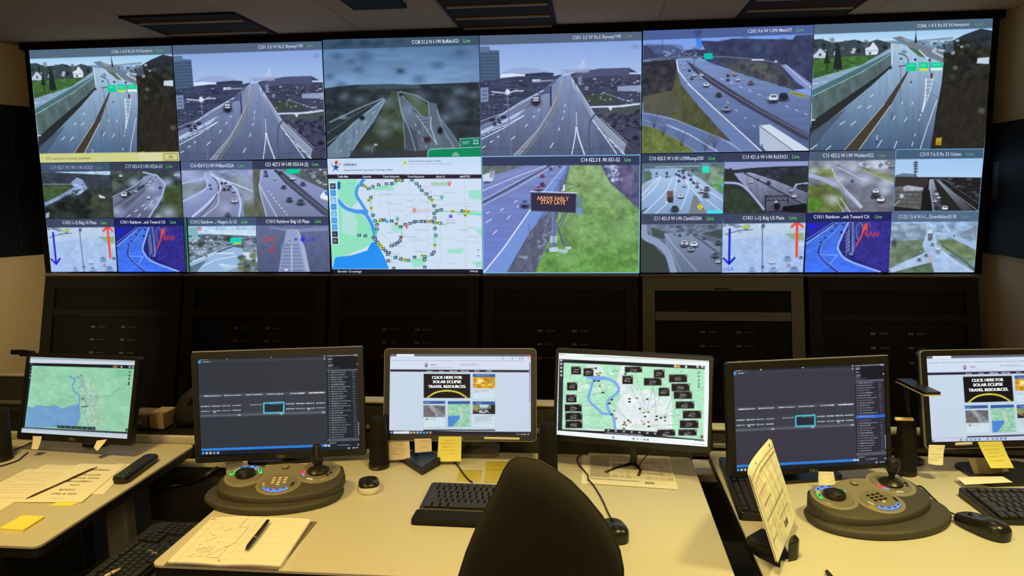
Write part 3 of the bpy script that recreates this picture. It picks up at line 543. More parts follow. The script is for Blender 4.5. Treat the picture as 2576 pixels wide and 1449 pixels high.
def feed_c21(p):
    p.F((112, 120, 148)); p.P((92, 96, 84), (1908, 140), (1960, 140), (1960, 300), (2000, 498), (1925, 498)); p.N(2, 40, 60, .2)
    p.V(140, (146, 160, 208), 495, (116, 126, 160), [(1960, 140), (2100, 138), (2474, 300), (2474, 496), (2000, 498), (1950, 300)]); p.P((86, 92, 96), (2140, 138), (2470, 134), (2470, 300), (2300, 220)); p.N(5, 30, 20, .2, [(2140, 138), (2470, 134), (2470, 290)])
    p.P((70, 76, 96), (2060, 140), (2120, 150), (2474, 450), (2474, 492), (2430, 480), (2150, 245)); p.L((130, 138, 160), 4, (2080, 140), (2180, 240), (2470, 470)); p.L((206, 216, 242), 6, (1950, 250), (2010, 360), (2085, 495)); p.L((190, 200, 230), 5, (1975, 150), (1950, 260), (1975, 370), (2010, 495)); p.D((220, 228, 246), 6, 10, 22, (2020, 300), (2160, 480))
    p.S(40, [(2250, 140), (2465, 138), (2465, 260), (2360, 230)], [(60, 66, 80), (220, 226, 240), (90, 100, 110), (150, 160, 180)], 7, 18, .7, .6, 57)
    for x, y, w, b in ((2180, 365, 44, (70, 76, 92)), (2265, 382, 54, (80, 92, 106)), (2137, 270, 34, (70, 74, 92)), (2282, 246, 36, (76, 84, 104)), (2205, 205, 36, (230, 236, 246)), (2110, 162, 30, (60, 66, 90)), (2072, 210, 22, (210, 220, 240)), (2005, 180, 30, (90, 100, 140)), (2000, 155, 22, (60, 66, 100)), (2080, 148, 22, (60, 66, 100))): p.car(x, y, w, b)
    p.P((230, 236, 246), (2410, 340), (2440, 300), (2474, 300), (2474, 375), (2420, 358)); p.P((70, 120, 220), (2440, 305), (2474, 300), (2474, 340), (2450, 330)); p.P((0, 206, 158), (2158, 135), (2256, 133), (2254, 168), (2156, 172)); p.P((60, 180, 110), (2210, 160), (2240, 158), (2220, 176), a=.6)
    head(p, (1900, 70), (2466, 62), (2468, 130), (1904, 138), (46, 54, 80)); capt(p, 'C21 427.5 W I-90 X53-54 (2)', 1998, 2322, 114, 2350, 2398, 27, (226, 232, 242), -2)
def feed_plaza(p, usa=False):              # crop K6 coordinates
    p.sa = .3
    p.V(525, (170, 196, 226), 860, (164, 192, 240)); p.N(3, 40, 30, .07); p.P((196, 214, 238), (580, 540), (1130, 535), (1120, 600), (580, 640), a=.5)
    p.S(40, [(580, 530), (780, 530), (760, 575), (590, 620)], [(120, 140, 170), (200, 212, 232), (84, 100, 128)], 8, 24, .7, .4, 61); p.L((90, 106, 130), 6, (590, 605), (700, 578), (775, 575)); p.P((176, 196, 110), (690, 555), (740, 540), (770, 555), (720, 568), a=.9); p.P((130, 160, 90), (700, 565), (760, 560), (740, 572), a=.7)
    p.S(20, [(800, 535), (1110, 530), (1110, 575), (820, 560)], [(160, 178, 206), (210, 222, 240)], 10, 24, .5, .4, 62); p.P((150, 170, 130), (990, 600), (1112, 595), (1115, 650), (1060, 640)); p.L((110, 130, 150), 3, (990, 600), (1115, 690)); p.P((206, 218, 236), (1080, 660), (1115, 660), (1112, 690), (1080, 685), a=.8)
    p.L((90, 104, 130), 7, (839, 545), (838, 860)); p.L((150, 170, 196), 4, (1024, 570), (1024, 740)); p.B((80, 90, 116), 845, 550, 12, 14)
    for k in range(6): p.L((150, 174, 212), 3, (700+k*50, 580), (640+k*70, 850), a=.35)
    for x, y, w, b in ((902, 785, 40, (206, 220, 240)), (1006, 765, 44, (130, 150, 190)), (912, 840, 46, (150, 170, 210)), (1050, 840, 56, (120, 150, 214)), (770, 838, 40, (150, 170, 214)), (842, 820, 20, (90, 104, 130)), (1095, 760, 26, (90, 106, 140)), (1012, 810, 30, (180, 160, 180))): p.car(x, y, w, b)
    u = (26, 26, 200); p.L(u, 14, (622, 572), (618, 800)); p.L(u, 13, (582, 766), (618, 802), (654, 762))
    r = (236, 78, 54); p.L(r, 17, (1070, 530), (1066, 752)); p.L(r, 15, (1034, 556), (1070, 524), (1108, 556))
    head(p, (576, 468), (1132, 462), (1128, 528), (578, 536), (50, 58, 84)); capt(p, 'C1021 L-Q Bdg US Plaza', 708, 984, 508, 1020, 1066, 23, (206, 214, 232), -1)
    p.T('USA', 580, 848, 650, 846, 22, (92, 110, 190))
def feed_plaza_plain(p): feed_plaza(p); p.texts.pop()
def feed_toward_ca(p):                     # crop K6
    p.F((36, 40, 120)); p.N(2, 30, 24, .2); p.P((52, 46, 140), (1440, 520), (1690, 520), (1678, 860), (1620, 850), (1450, 760)); p.N(4, 20, 20, .2)
    dk = [(1130, 665), (1260, 580), (1340, 525), (1440, 525), (1410, 560), (1345, 680), (1360, 740), (1460, 800), (1625, 858), (1118, 860)]
    p.V(525, (64, 110, 214), 860, (66, 116, 250), dk); p.N(7, 60, 20, .14, dk); p.P((34, 40, 150), (1132, 530), (1300, 525), (1150, 640), (1132, 655)); p.B((30, 30, 240), 1170, 555, 26, 14); p.L((120, 160, 240), 9, (1130, 665), (1250, 585), (1330, 530)); p.L((90, 130, 220), 6, (1132, 640), (1260, 560), (1310, 525)); p.L((110, 150, 240), 5, (1230, 670), (1330, 580), (1380, 525))
    for k in range(5): p.D((90, 140, 240), 3, 40, 14, (1150+k*50, 690-k*8), (1340, 620+k*10), a=.5)
    p.C((150, 180, 245), 12, (1410, 530), (1345, 670), (1350, 720), (1410, 780), (1620, 855)); p.C((30, 40, 130), 6, (1418, 530), (1356, 670), (1362, 715), (1420, 770), (1640, 850)); p.C((40, 50, 130), 12, (1225, 680), (1215, 730), (1260, 790), (1340, 858)); p.C((130, 160, 235), 4, (1232, 680), (1224, 735), (1268, 790), (1350, 855)); p.L((120, 160, 245), 7, (1222, 738), (1335, 745), (1290, 800))
    p.P((110, 130, 190), (1412, 525), (1446, 525), (1452, 690), (1440, 745), (1415, 745)); p.P((30, 34, 96), (1418, 530), (1432, 530), (1430, 730), (1420, 730)); p.P((80, 100, 170), (1425, 540), (1445, 540), (1450, 690), (1438, 690), a=.7)
    for k in range(6): p.L((150, 165, 215), 3, (1392, 600+k*24), (1415, 580+k*24), (1392, 630+k*24))
    p.C((100, 120, 190), 6, (1468, 640), (1462, 560), (1490, 528), (1506, 560), (1500, 600)); p.C((60, 70, 150), 10, (1475, 640), (1480, 540), (1500, 560)); p.C((90, 100, 180), 5, (1520, 560), (1545, 528), (1560, 560))
    r = (240, 74, 54); p.L(r, 9, (1462, 680), (1490, 630), (1522, 555)); p.B(r, 1524, 552, 16, 20); p.P(r, (1500, 570), (1536, 545), (1536, 590), a=.7)
    p.L((190, 60, 90), 7, (1536, 620), (1520, 600), (1536, 590)); p.L((190, 60, 90), 7, (1545, 620), (1560, 590), (1574, 620)); p.L((190, 60, 90), 7, (1584, 620), (1584, 592), (1606, 618), (1608, 590)); p.R((200, 60, 80), 1515, 596, 1560, 614, a=.4)
    for x, y in ((1324, 545), (1374, 542), (1300, 582), (1256, 628), (1230, 660)): p.B((26, 30, 80), x, y, 10, 8, .7)
    p.R((30, 20, 90), 1355, 584, 1370, 600)
    head(p, (1132, 462), (1700, 456), (1696, 518), (1132, 524), (30, 36, 92)); capt(p, 'C1011 Rainbow ...eck Toward CA', 1180, 1550, 500, 1588, 1634, 22, (214, 220, 238), -1)
def feed_niagara(p):                       # crop K4
    p.V(565, (170, 206, 236), 660, (190, 214, 240)); p.P((96, 112, 134), (1410, 640), (1540, 625), (1930, 640), (1935, 700), (1410, 690)); p.N(2, 40, 20, .2); p.P((130, 180, 190), (1415, 575), (1490, 572), (1490, 690), (1420, 690)); p.P((190, 100, 110), (1490, 570), (1520, 568), (1520, 600), (1492, 602), a=.6); p.P((220, 234, 250), (1560, 590), (1925, 600), (1925, 640), (1600, 625), a=.6)
    p.V(690, (120, 136, 156), 910, (130, 160, 190), [(1408, 680), (1940, 680), (1946, 912), (1430, 912)]); p.S(120, [(1420, 640), (1935, 650), (1940, 780), (1425, 800)], [(60, 72, 80), (214, 228, 244), (84, 100, 106), (150, 170, 190), (50, 62, 60)], 8, 28, .75, .4, 63)
    p.P((150, 184, 222), (1430, 850), (1580, 770), (1760, 700), (1830, 740), (1800, 860), (1700, 912), (1430, 912)); p.L((210, 226, 244), 10, (1430, 840), (1620, 770), (1760, 770)); p.L((206, 222, 240), 7, (1450, 905), (1620, 820), (1780, 790)); p.L((90, 104, 120), 14, (1640, 760), (1760, 715), (1820, 725)); p.P((80, 96, 112), (1430, 870), (1560, 820), (1480, 912), (1430, 912), a=.8)
    p.P((206, 224, 244), (1820, 760), (1940, 770), (1942, 830), (1840, 810)); p.S(30, [(1790, 800), (1940, 780), (1944, 908), (1800, 908)], [(84, 96, 80), (110, 118, 90), (60, 72, 66)], 12, 30, .7, .8, 64)
    p.S(60, [(1420, 700), (1640, 690), (1640, 780), (1430, 840)], [(70, 84, 90), (206, 222, 240), (110, 128, 140), (160, 182, 206)], 5, 14, .8, .5, 163); p.S(40, [(1440, 640), (1930, 640), (1930, 690), (1440, 690)], [(226, 238, 250), (60, 70, 80), (140, 120, 130), (170, 196, 220)], 4, 12, .8, .6, 164)
    for k in range(14): p.L((220, 234, 248), 3, (1650, 850), (1700+k*10, 905-k*3), a=.5)
    p.B((60, 70, 60), 1510, 700, 26, 22); p.B((56, 66, 60), 1720, 660, 36, 22); p.P((10, 214, 186), (1734, 655), (1818, 652), (1818, 692), (1734, 694)); p.P((200, 214, 70), (1760, 690), (1816, 688), (1814, 702), (1760, 702))
    head(p, (1406, 500), (1924, 498), (1928, 562), (1410, 566), (56, 76, 106)); capt(p, 'C1012 Rainbow ... Niagara St US', 1434, 1784, 546, 1818, 1864, 25, (196, 210, 230), -1); p.P((10, 16, 30), (1384, 500), (1412, 500), (1432, 912), (1402, 912)); p.L((60, 160, 90), 9, (1396, 508), (1418, 912))
def feed_rainbow_plaza(p):
    p.V(560, (100, 110, 150), 910, (82, 90, 124)); p.N(3, 30, 30, .08); p.P((134, 146, 186), (2020, 568), (2150, 585), (2250, 585), (2470, 568), (2470, 600), (2270, 610), (2230, 600), (2160, 605), (2040, 580), a=.8); p.V(600, (150, 162, 200), 910, (140, 156, 196), [(2158, 590), (2232, 590), (2282, 720), (2330, 910), (2098, 910), (2130, 720)])
    p.P((166, 178, 210), (2232, 590), (2252, 600), (2300, 740), (2334, 910), (2306, 910), (2270, 740)); p.L((120, 132, 170), 4, (2158, 592), (2128, 730), (2098, 908)); p.L((190, 200, 226), 5, (2196, 720), (2198, 910))
    for k in range(8): y = 700+k*27; p.R((104, 116, 158), 2140-k*4, y, 2188, y+15, a=.7); p.R((108, 120, 162), 2206, y, 2252+k*5, y+15, a=.7)
    p.L((150, 162, 196), 3, (2120, 700), (2120, 860)); p.car(2180, 668, 16); p.B((60, 66, 110), 2228, 665, 10, 10); p.B((220, 230, 246), 2156, 895, 14, 8); p.B((130, 144, 184), 2140, 705, 12, 8)
    r = (190, 76, 80); p.C(r, 6, (2010, 655), (1978, 652), (1976, 676), (2008, 676)); p.L(r, 6, (2014, 680), (2026, 652), (2038, 680)); p.L(r, 6, (2042, 680), (2042, 655), (2056, 678), (2058, 652)); p.L(r, 5, (2082, 640), (2060, 700), (2046, 740)); p.B((214, 54, 56), 2046, 745, 14, 14)
    u = (60, 66, 210); p.B((40, 50, 220), 2280, 665, 16, 20); p.L(u, 6, (2300, 668), (2318, 680), (2330, 660)); p.L(u, 6, (2334, 682), (2352, 656)); p.B(u, 2366, 668, 14, 12, .8); p.L(u, 3, (2296, 690), (2310, 760), a=.6)
    head(p, (1924, 496), (2476, 494), (2480, 558), (1930, 562), (52, 60, 92)); capt(p, 'C1013 Rainbow Bdg US Plaza', 2003, 2330, 542, 2374, 2418, 25, (220, 226, 240), -1)
def feed_c10(p):                           # crop K6
    p.V(125, (90, 116, 140), 470, (120, 150, 190)); rd = [(36, 280), (150, 200), (330, 185), (420, 230), (578, 350), (578, 470), (36, 470)]
    p.P((100, 124, 130), (38, 160), (440, 140), (584, 150), (580, 330), (480, 270), (380, 200)); p.P((106, 160, 110), (470, 290), (580, 200), (580, 330)); p.N(3, 40, 20, .25); p.P((116, 132, 122), (440, 160), (584, 150), (580, 210), (470, 280), (420, 230)); p.S(20, [(440, 140), (580, 140), (580, 230), (480, 260)], [(80, 104, 96), (140, 170, 150)], 12, 26, .6, .7, 65)
    p.V(170, (176, 204, 240), 470, (130, 160, 202), rd); p.P((150, 180, 220), (60, 172), (300, 165), (380, 210), (150, 230), (60, 240)); p.P((84, 110, 124), (36, 130), (420, 130), (440, 150), (36, 170)); p.L((190, 210, 232), 4, (130, 158), (420, 152)); p.P((150, 160, 166), (36, 262), (130, 262), (36, 330), a=.5)
    for a in (((36, 380), (120, 300), (165, 225)), ((60, 460), (190, 330), (240, 235)), ((130, 468), (240, 360), (275, 230)), ((285, 466), (345, 320), (345, 250)), ((440, 380), (350, 280), (330, 240)), ((560, 450), (440, 350), (360, 260)), ((578, 380), (440, 290), (380, 230)), ((36, 350), (120, 260), (160, 222))): p.C((214, 228, 246), 5, *a)
    p.P((120, 128, 138), (350, 470), (380, 345), (400, 350), (450, 430), (470, 470)); p.P((90, 96, 106), (36, 445), (84, 425), (36, 470)); p.S(10, [(40, 190), (95, 180), (95, 240), (40, 250)], [(80, 100, 96)], 10, 20, .7, .8, 2)
    rn = random.Random(5)
    for _ in range(24): p.car(rn.uniform(130, 380), rn.uniform(178, 225), 14, rn.choice([(60, 70, 100), (200, 210, 230), (90, 60, 80)]))
    for x, y, w, b in ((284, 250, 18, (80, 80, 100)), (320, 282, 24, (214, 222, 236)), (365, 240, 20, (80, 80, 120)), (380, 262, 18, (60, 70, 90)), (406, 260, 24, (200, 206, 226)), (406, 288, 22, (150, 90, 120)), (470, 302, 36, (100, 110, 130)), (434, 318, 34, (190, 200, 220)), (464, 344, 40, (90, 90, 100)), (297, 352, 34, (220, 228, 240)), (258, 435, 50, (60, 60, 64)), (318, 225, 24, (110, 90, 110))): p.car(x, y, w, b)
    p.R((110, 84, 78), 206, 318, 248, 380); p.R((60, 50, 56), 208, 360, 246, 396); p.B((230, 236, 244), 204, 392, 8, 6); p.R((24, 236, 200), 442, 152, 484, 196); p.R((60, 230, 240), 476, 446, 576, 468, f=1.5); p.P((230, 220, 40), (426, 400), (446, 422), (426, 446), (406, 422)); p.L((60, 60, 20), 4, (426, 410), (426, 434)); p.R((40, 200, 240), 566, 268, 580, 290)
    head(p, (36, 70), (590, 63), (586, 126), (38, 136), (46, 58, 84)); capt(p, 'C10 420.5 W I-90 I-290RampX50', 88, 448, 114, 480, 524, 24, (206, 216, 232), -2)
def feed_c13(p):
    p.V(120, (140, 156, 206), 200, (150, 164, 210)); tl = [(588, 168), (650, 178), (760, 165), (940, 155), (1144, 150), (1136, 465), (578, 468)]
    p.P((46, 50, 62), *tl); p.N(3, 30, 20, .2, tl); p.S(60, [(660, 185), (1140, 160), (1140, 250), (800, 240)], [(34, 38, 50), (70, 74, 92), (54, 52, 66)], 9, 24, .6, .6, 66); p.P((44, 50, 50), (588, 175), (640, 180), (680, 260), (640, 270), (584, 262)); p.P((50, 60, 52), (584, 275), (700, 310), (830, 400), (850, 465), (578, 468)); p.N(5, 30, 30, .25, [(584, 275), (830, 400), (850, 465), (578, 468)])
    rd = [(650, 200), (760, 195), (900, 240), (1140, 330), (1136, 465), (850, 465), (740, 300), (680, 240)]
    p.V(200, (150, 160, 196), 460, (70, 72, 90), rd); p.N(7, 20, 60, .15, rd); p.L((66, 68, 86), 12, (720, 200), (860, 270), (1060, 380), (1136, 420)); p.L((140, 146, 170), 4, (740, 205), (880, 270), (1136, 405)); p.C((166, 178, 220), 14, (588, 262), (680, 270), (740, 310), (810, 390), (850, 440)); p.L((190, 200, 230), 4, (690, 240), (745, 300)); p.C((160, 172, 214), 16, (1050, 300), (1070, 270), (1144, 262)); p.L((130, 138, 170), 9, (820, 225), (960, 280), (1060, 300)); p.P((44, 48, 48), (930, 230), (1140, 210), (1140, 260), (1060, 270), (1040, 300))
    for x, y, w, b in ((765, 255, 24, (226, 232, 244)), (880, 262, 28, (60, 58, 70)), (1052, 352, 28, (220, 226, 240)), (1030, 315, 24, (200, 208, 230)), (1104, 276, 16, (30, 32, 44)), (810, 240, 14, (70, 74, 96)), (768, 238, 16, (240, 244, 250))): p.car(x, y, w, b)
    k = (26, 28, 36); p.L(k, 8, (860, 348), (858, 456)); p.L(k, 6, (860, 354), (1010, 350)); p.L(k, 4, (860, 384), (1012, 380)); p.L(k, 6, (1010, 348), (1008, 400))
    for i in range(5): p.L(k, 3, (862+i*30, 352), (892+i*30, 382))
    p.P((20, 22, 28), (975, 422), (1134, 400), (1132, 462), (970, 456)); p.B((20, 22, 28), 935, 420, 22, 28); p.B((180, 190, 214), 930, 390, 12, 8); p.L(k, 5, (840, 456), (980, 452)); p.L((44, 48, 58), 4, (628, 165), (632, 210)); p.B((40, 44, 56), 628, 176, 8, 12)
    head(p, (588, 63), (1148, 56), (1144, 120), (588, 126), (46, 54, 80)); capt(p, 'C13 421.6 W I-90 Rt33X51', 706, 1006, 104, 1038, 1084, 24, (206, 214, 232), -2)
def feed_c15(p):
    p.F((124, 130, 146)); p.P((110, 122, 76), (1142, 160), (1300, 150), (1340, 230), (1180, 220)); p.P((104, 116, 66), (1140, 280), (1280, 270), (1420, 380), (1360, 462), (1136, 462)); p.N(3, 50, 50, .2); p.P((74, 140, 40), (1140, 370), (1220, 360), (1230, 430), (1138, 450), a=.7); p.P((120, 128, 82), (1440, 150), (1712, 210), (1710, 270), (1600, 250)); p.P((150, 158, 172), (1300, 120), (1712, 118), (1710, 170), (1380, 160)); p.N(4, 60, 30, .2)
    rd = [(1300, 165), (1400, 150), (1480, 170), (1710, 280), (1708, 458), (1420, 462), (1360, 290)]
    p.V(160, (130, 136, 160), 460, (104, 106, 120), rd); p.N(5, 60, 40, .2, rd); p.C((160, 172, 206), 26, (1150, 215), (1240, 240), (1340, 290), (1420, 350), (1490, 420)); p.L((220, 226, 240), 5, (1300, 170), (1340, 250), (1500, 428)); p.L((210, 218, 236), 5, (1360, 365), (1420, 458)); p.L((196, 206, 230), 5, (1340, 160), (1420, 200), (1500, 240)); p.L((160, 170, 190), 5, (1480, 165), (1710, 270)); p.L((200, 206, 220), 4, (1330, 380), (1380, 460))
    for x, y, w, b in ((1592, 320, 40, (220, 226, 238)), (1625, 375, 46, (238, 240, 246)), (1580, 350, 40, (60, 60, 66)), (1605, 345, 36, (70, 70, 76)), (1436, 250, 18, (90, 80, 90)), (1690, 150, 40, (190, 196, 210))): p.car(x, y, w, b)
    p.drops([(1180, 185, 40), (1275, 155, 40), (1360, 240, 44), (1440, 165, 40), (1640, 150, 60), (1520, 240, 50), (1310, 370, 44), (1650, 320, 34), (1660, 265, 50), (1590, 130, 44)], (196, 210, 236), .7); p.B((60, 60, 70), 1690, 140, 26, 26, .6); p.S(20, [(1480, 125), (1710, 120), (1700, 165), (1500, 160)], [(210, 218, 234), (90, 96, 110)], 8, 20, .7, .6, 67); p.B((84, 96, 60), 1330, 320, 46, 30, .6)
    head(p, (1148, 52), (1724, 43), (1720, 110), (1148, 118), (70, 88, 114)); capt(p, 'C15 423.2 W I-90 WaldenX52', 1240, 1578, 94, 1610, 1656, 24, (206, 214, 228), -2, (90, 150, 100))
def feed_c319(p):
    p.V(105, (160, 200, 240), 225, (176, 208, 240)); tl = [(1716, 222), (1840, 225), (2300, 228), (2278, 455), (1706, 455)]
    p.P((36, 34, 36), *tl); p.N(3, 30, 24, .2, tl); p.P((74, 84, 100), (1716, 215), (1770, 200), (1860, 205), (1870, 225), (1716, 228), a=.7); p.P((90, 108, 130), (2290, 222), (2300, 222), (2298, 240)); p.P((56, 50, 50), (1720, 232), (1940, 232), (1930, 290), (1718, 280)); p.P((110, 112, 112), (1716, 290), (1800, 280), (1910, 300), (1905, 370), (1890, 440), (1710, 420), a=.75); p.P((170, 178, 186), (1770, 300), (1800, 280), (1910, 296), (1900, 315), (1780, 318)); p.N(4, 20, 14, .2, [(1716, 280), (1910, 300), (1890, 440), (1710, 420)])
    for k in range(4): p.D((60, 62, 66), 8, 20, 12, (1730, 325+k*26), (1890, 330+k*26), a=.6)
    p.B((190, 214, 230), 1764, 352, 14, 14); p.L((170, 196, 210), 5, (1716, 412), (1750, 380))
    p.V(240, (150, 164, 186), 455, (60, 60, 66), [(1950, 240), (2000, 238), (2060, 290), (2250, 455), (1930, 455), (1942, 300)]); p.P((40, 40, 40), (1975, 240), (2000, 250), (2170, 455), (2060, 455), (2000, 330)); p.L((120, 130, 146), 6, (2010, 245), (2120, 340), (2270, 450)); p.L((160, 172, 190), 6, (1950, 250), (1955, 320), (1975, 455)); p.L((100, 108, 120), 5, (2040, 240), (2276, 400), a=.7); p.L((70, 76, 84), 12, (1980, 240), (2030, 238), (2110, 270))
    for x, y, w, b in ((1998, 340, 24, (226, 230, 240)), (2010, 362, 24, (226, 230, 240)), (1984, 385, 26, (206, 212, 224)), (2052, 432, 40, (230, 234, 244)), (2030, 390, 30, (50, 36, 36)), (1996, 425, 26, (50, 50, 60)), (1990, 318, 16, (80, 80, 90)), (2080, 425, 20, (70, 30, 30))): p.car(x, y, w, b)
    p.P((30, 26, 28), (1900, 320), (1950, 310), (1970, 455), (1890, 455)); p.S(40, [(2060, 235), (2290, 232), (2280, 420), (2150, 330)], [(30, 30, 32), (70, 74, 80), (46, 46, 48), (110, 118, 124)], 8, 26, .6, .3, 68)
    p.L((50, 56, 66), 6, (1857, 122), (1854, 220))
    for y in (128, 142, 156, 172, 190): p.L((54, 60, 72), 8, (1846, y), (1868, y))
    head(p, (1724, 40), (2314, 33), (2308, 100), (1722, 108), (60, 82, 110)); capt(p, 'C319 7.6 E Rt 33 Union', 1884, 2158, 86, 2194, 2242, 24, (196, 208, 226), -2, (90, 160, 100))
    p.L((120, 190, 240), 5, (1724, 42), (2311, 36), (2276, 453), (1708, 455), (1724, 42))
def feed_c11(p):
    p.V(540, (110, 124, 150), 860, (78, 88, 106)); p.N(3, 40, 30, .2); p.P((58, 68, 66), (36, 630), (120, 680), (200, 760), (225, 860), (32, 860)); p.P((70, 82, 84), (100, 560), (200, 590), (190, 640), (110, 620)); p.S(40, [(180, 545), (570, 545), (560, 620), (300, 600)], [(60, 68, 80), (120, 134, 156), (84, 96, 112)], 9, 24, .6, .5, 69)
    p.V(580, (132, 148, 178), 860, (98, 110, 138), [(190, 600), (330, 590), (560, 680), (560, 858), (230, 860), (200, 720)]); p.C((140, 158, 190), 44, (50, 545), (60, 620), (140, 660), (210, 730), (250, 858)); p.L((170, 184, 212), 5, (190, 600), (260, 690), (400, 850)); p.L((84, 92, 112), 12, (380, 610), (480, 680), (560, 740)); p.L((120, 132, 156), 4, (330, 600), (480, 690), (560, 760)); p.P((70, 78, 84), (440, 600), (570, 570), (570, 640), (520, 625)); p.L((150, 164, 190), 4, (230, 700), (300, 858))
    for x, y, w, b in ((322, 665, 46, (206, 214, 230)), (318, 680, 30, (90, 90, 110)), (384, 672, 46, (226, 232, 242)), (365, 705, 38, (150, 160, 180)), (526, 745, 44, (90, 98, 112)), (452, 630, 24, (96, 104, 124)), (290, 610, 22, (100, 110, 136)), (345, 600, 22, (140, 150, 176)), (545, 660, 40, (84, 86, 100)), (545, 786, 30, (200, 210, 226)), (400, 600, 20, (180, 190, 210))): p.car(x, y, w, b)
    p.S(20, [(200, 570), (440, 560), (440, 620), (240, 620)], [(150, 162, 186), (70, 78, 96)], 5, 12, .7, .6, 70); p.P((70, 120, 110), (400, 545), (436, 543), (436, 560), (402, 560), a=.6)
    head(p, (34, 472), (580, 468), (576, 536), (36, 540), (56, 66, 90)); capt(p, 'C11 421.0 W I-90 ClevldX50A', 120, 438, 512, 470, 516, 24, (206, 216, 232), -1)
def feed_c123(p):
    p.sa = .4
    p.V(525, (150, 180, 216), 860, (104, 130, 120)); p.N(3, 70, 40, .2); p.P((108, 126, 106), (1690, 650), (1920, 640), (1910, 730), (1684, 820)); p.P((112, 132, 96), (2000, 640), (2100, 640), (2250, 700), (2246, 790), (2060, 720)); p.P((96, 118, 96), (1720, 858), (1950, 780), (2080, 858)); p.N(5, 50, 30, .2); p.P((120, 134, 150), (1700, 540), (1930, 530), (1920, 620), (1698, 650), a=.6); p.B((60, 70, 86), 1714, 665, 16, 26); p.S(30, [(1700, 540), (1940, 530), (1930, 610), (1700, 620)], [(110, 130, 160), (170, 192, 220)], 12, 34, .5, .6, 71)
    p.P((166, 192, 228), (1930, 600), (1990, 600), (2000, 690), (2240, 850), (2240, 858), (1980, 858), (1960, 790), (1700, 858), (1680, 835), (1925, 725), (1900, 680)); p.N(6, 50, 30, .1, [(1930, 600), (2240, 855), (1680, 840)]); p.C((170, 194, 230), 20, (1985, 600), (2080, 605), (2060, 560), (2040, 525)); p.L((160, 186, 224), 30, (2080, 605), (2250, 690)); p.L((84, 98, 100), 12, (2030, 680), (2130, 745), (2244, 835)); p.L((206, 220, 240), 5, (2000, 690), (2100, 780), (2230, 855)); p.L((196, 212, 236), 4, (1920, 730), (1780, 800), (1690, 855)); p.P((190, 170, 180), (1932, 740), (1966, 740), (1962, 790), (1936, 800), a=.6)
    p.L((160, 176, 196), 6, (1944, 540), (1942, 580)); p.P((200, 220, 244), (1934, 580), (1966, 575), (1970, 600), (1930, 602)); p.P((110, 110, 130), (1936, 600), (1970, 598), (1970, 640), (1938, 640)); p.P((130, 160, 196), (1990, 570), (2010, 530), (2040, 590), a=.8); p.L((110, 130, 150), 4, (2250, 530), (2250, 640), a=.5); p.P((110, 104, 130), (2170, 590), (2268, 540), (2264, 610), (2190, 600), a=.5)
    for x, y, w, b in ((2004, 700, 34, (226, 232, 240)), (1968, 672, 26, (120, 134, 150)), (1880, 775, 26, (90, 104, 130)), (1926, 745, 24, (90, 104, 130)), (2112, 615, 14, (80, 96, 130)), (1950, 640, 18, (70, 80, 90)), (2006, 720, 24, (150, 160, 160))): p.car(x, y, w, b)
    head(p, (1698, 456), (2282, 454), (2276, 520), (1698, 524), (76, 98, 128)); capt(p, 'C123 15.4 N I-1...GrandIslandX18', 1744, 2126, 500, 2162, 2208, 24, (190, 204, 224), -1, (90, 150, 110))
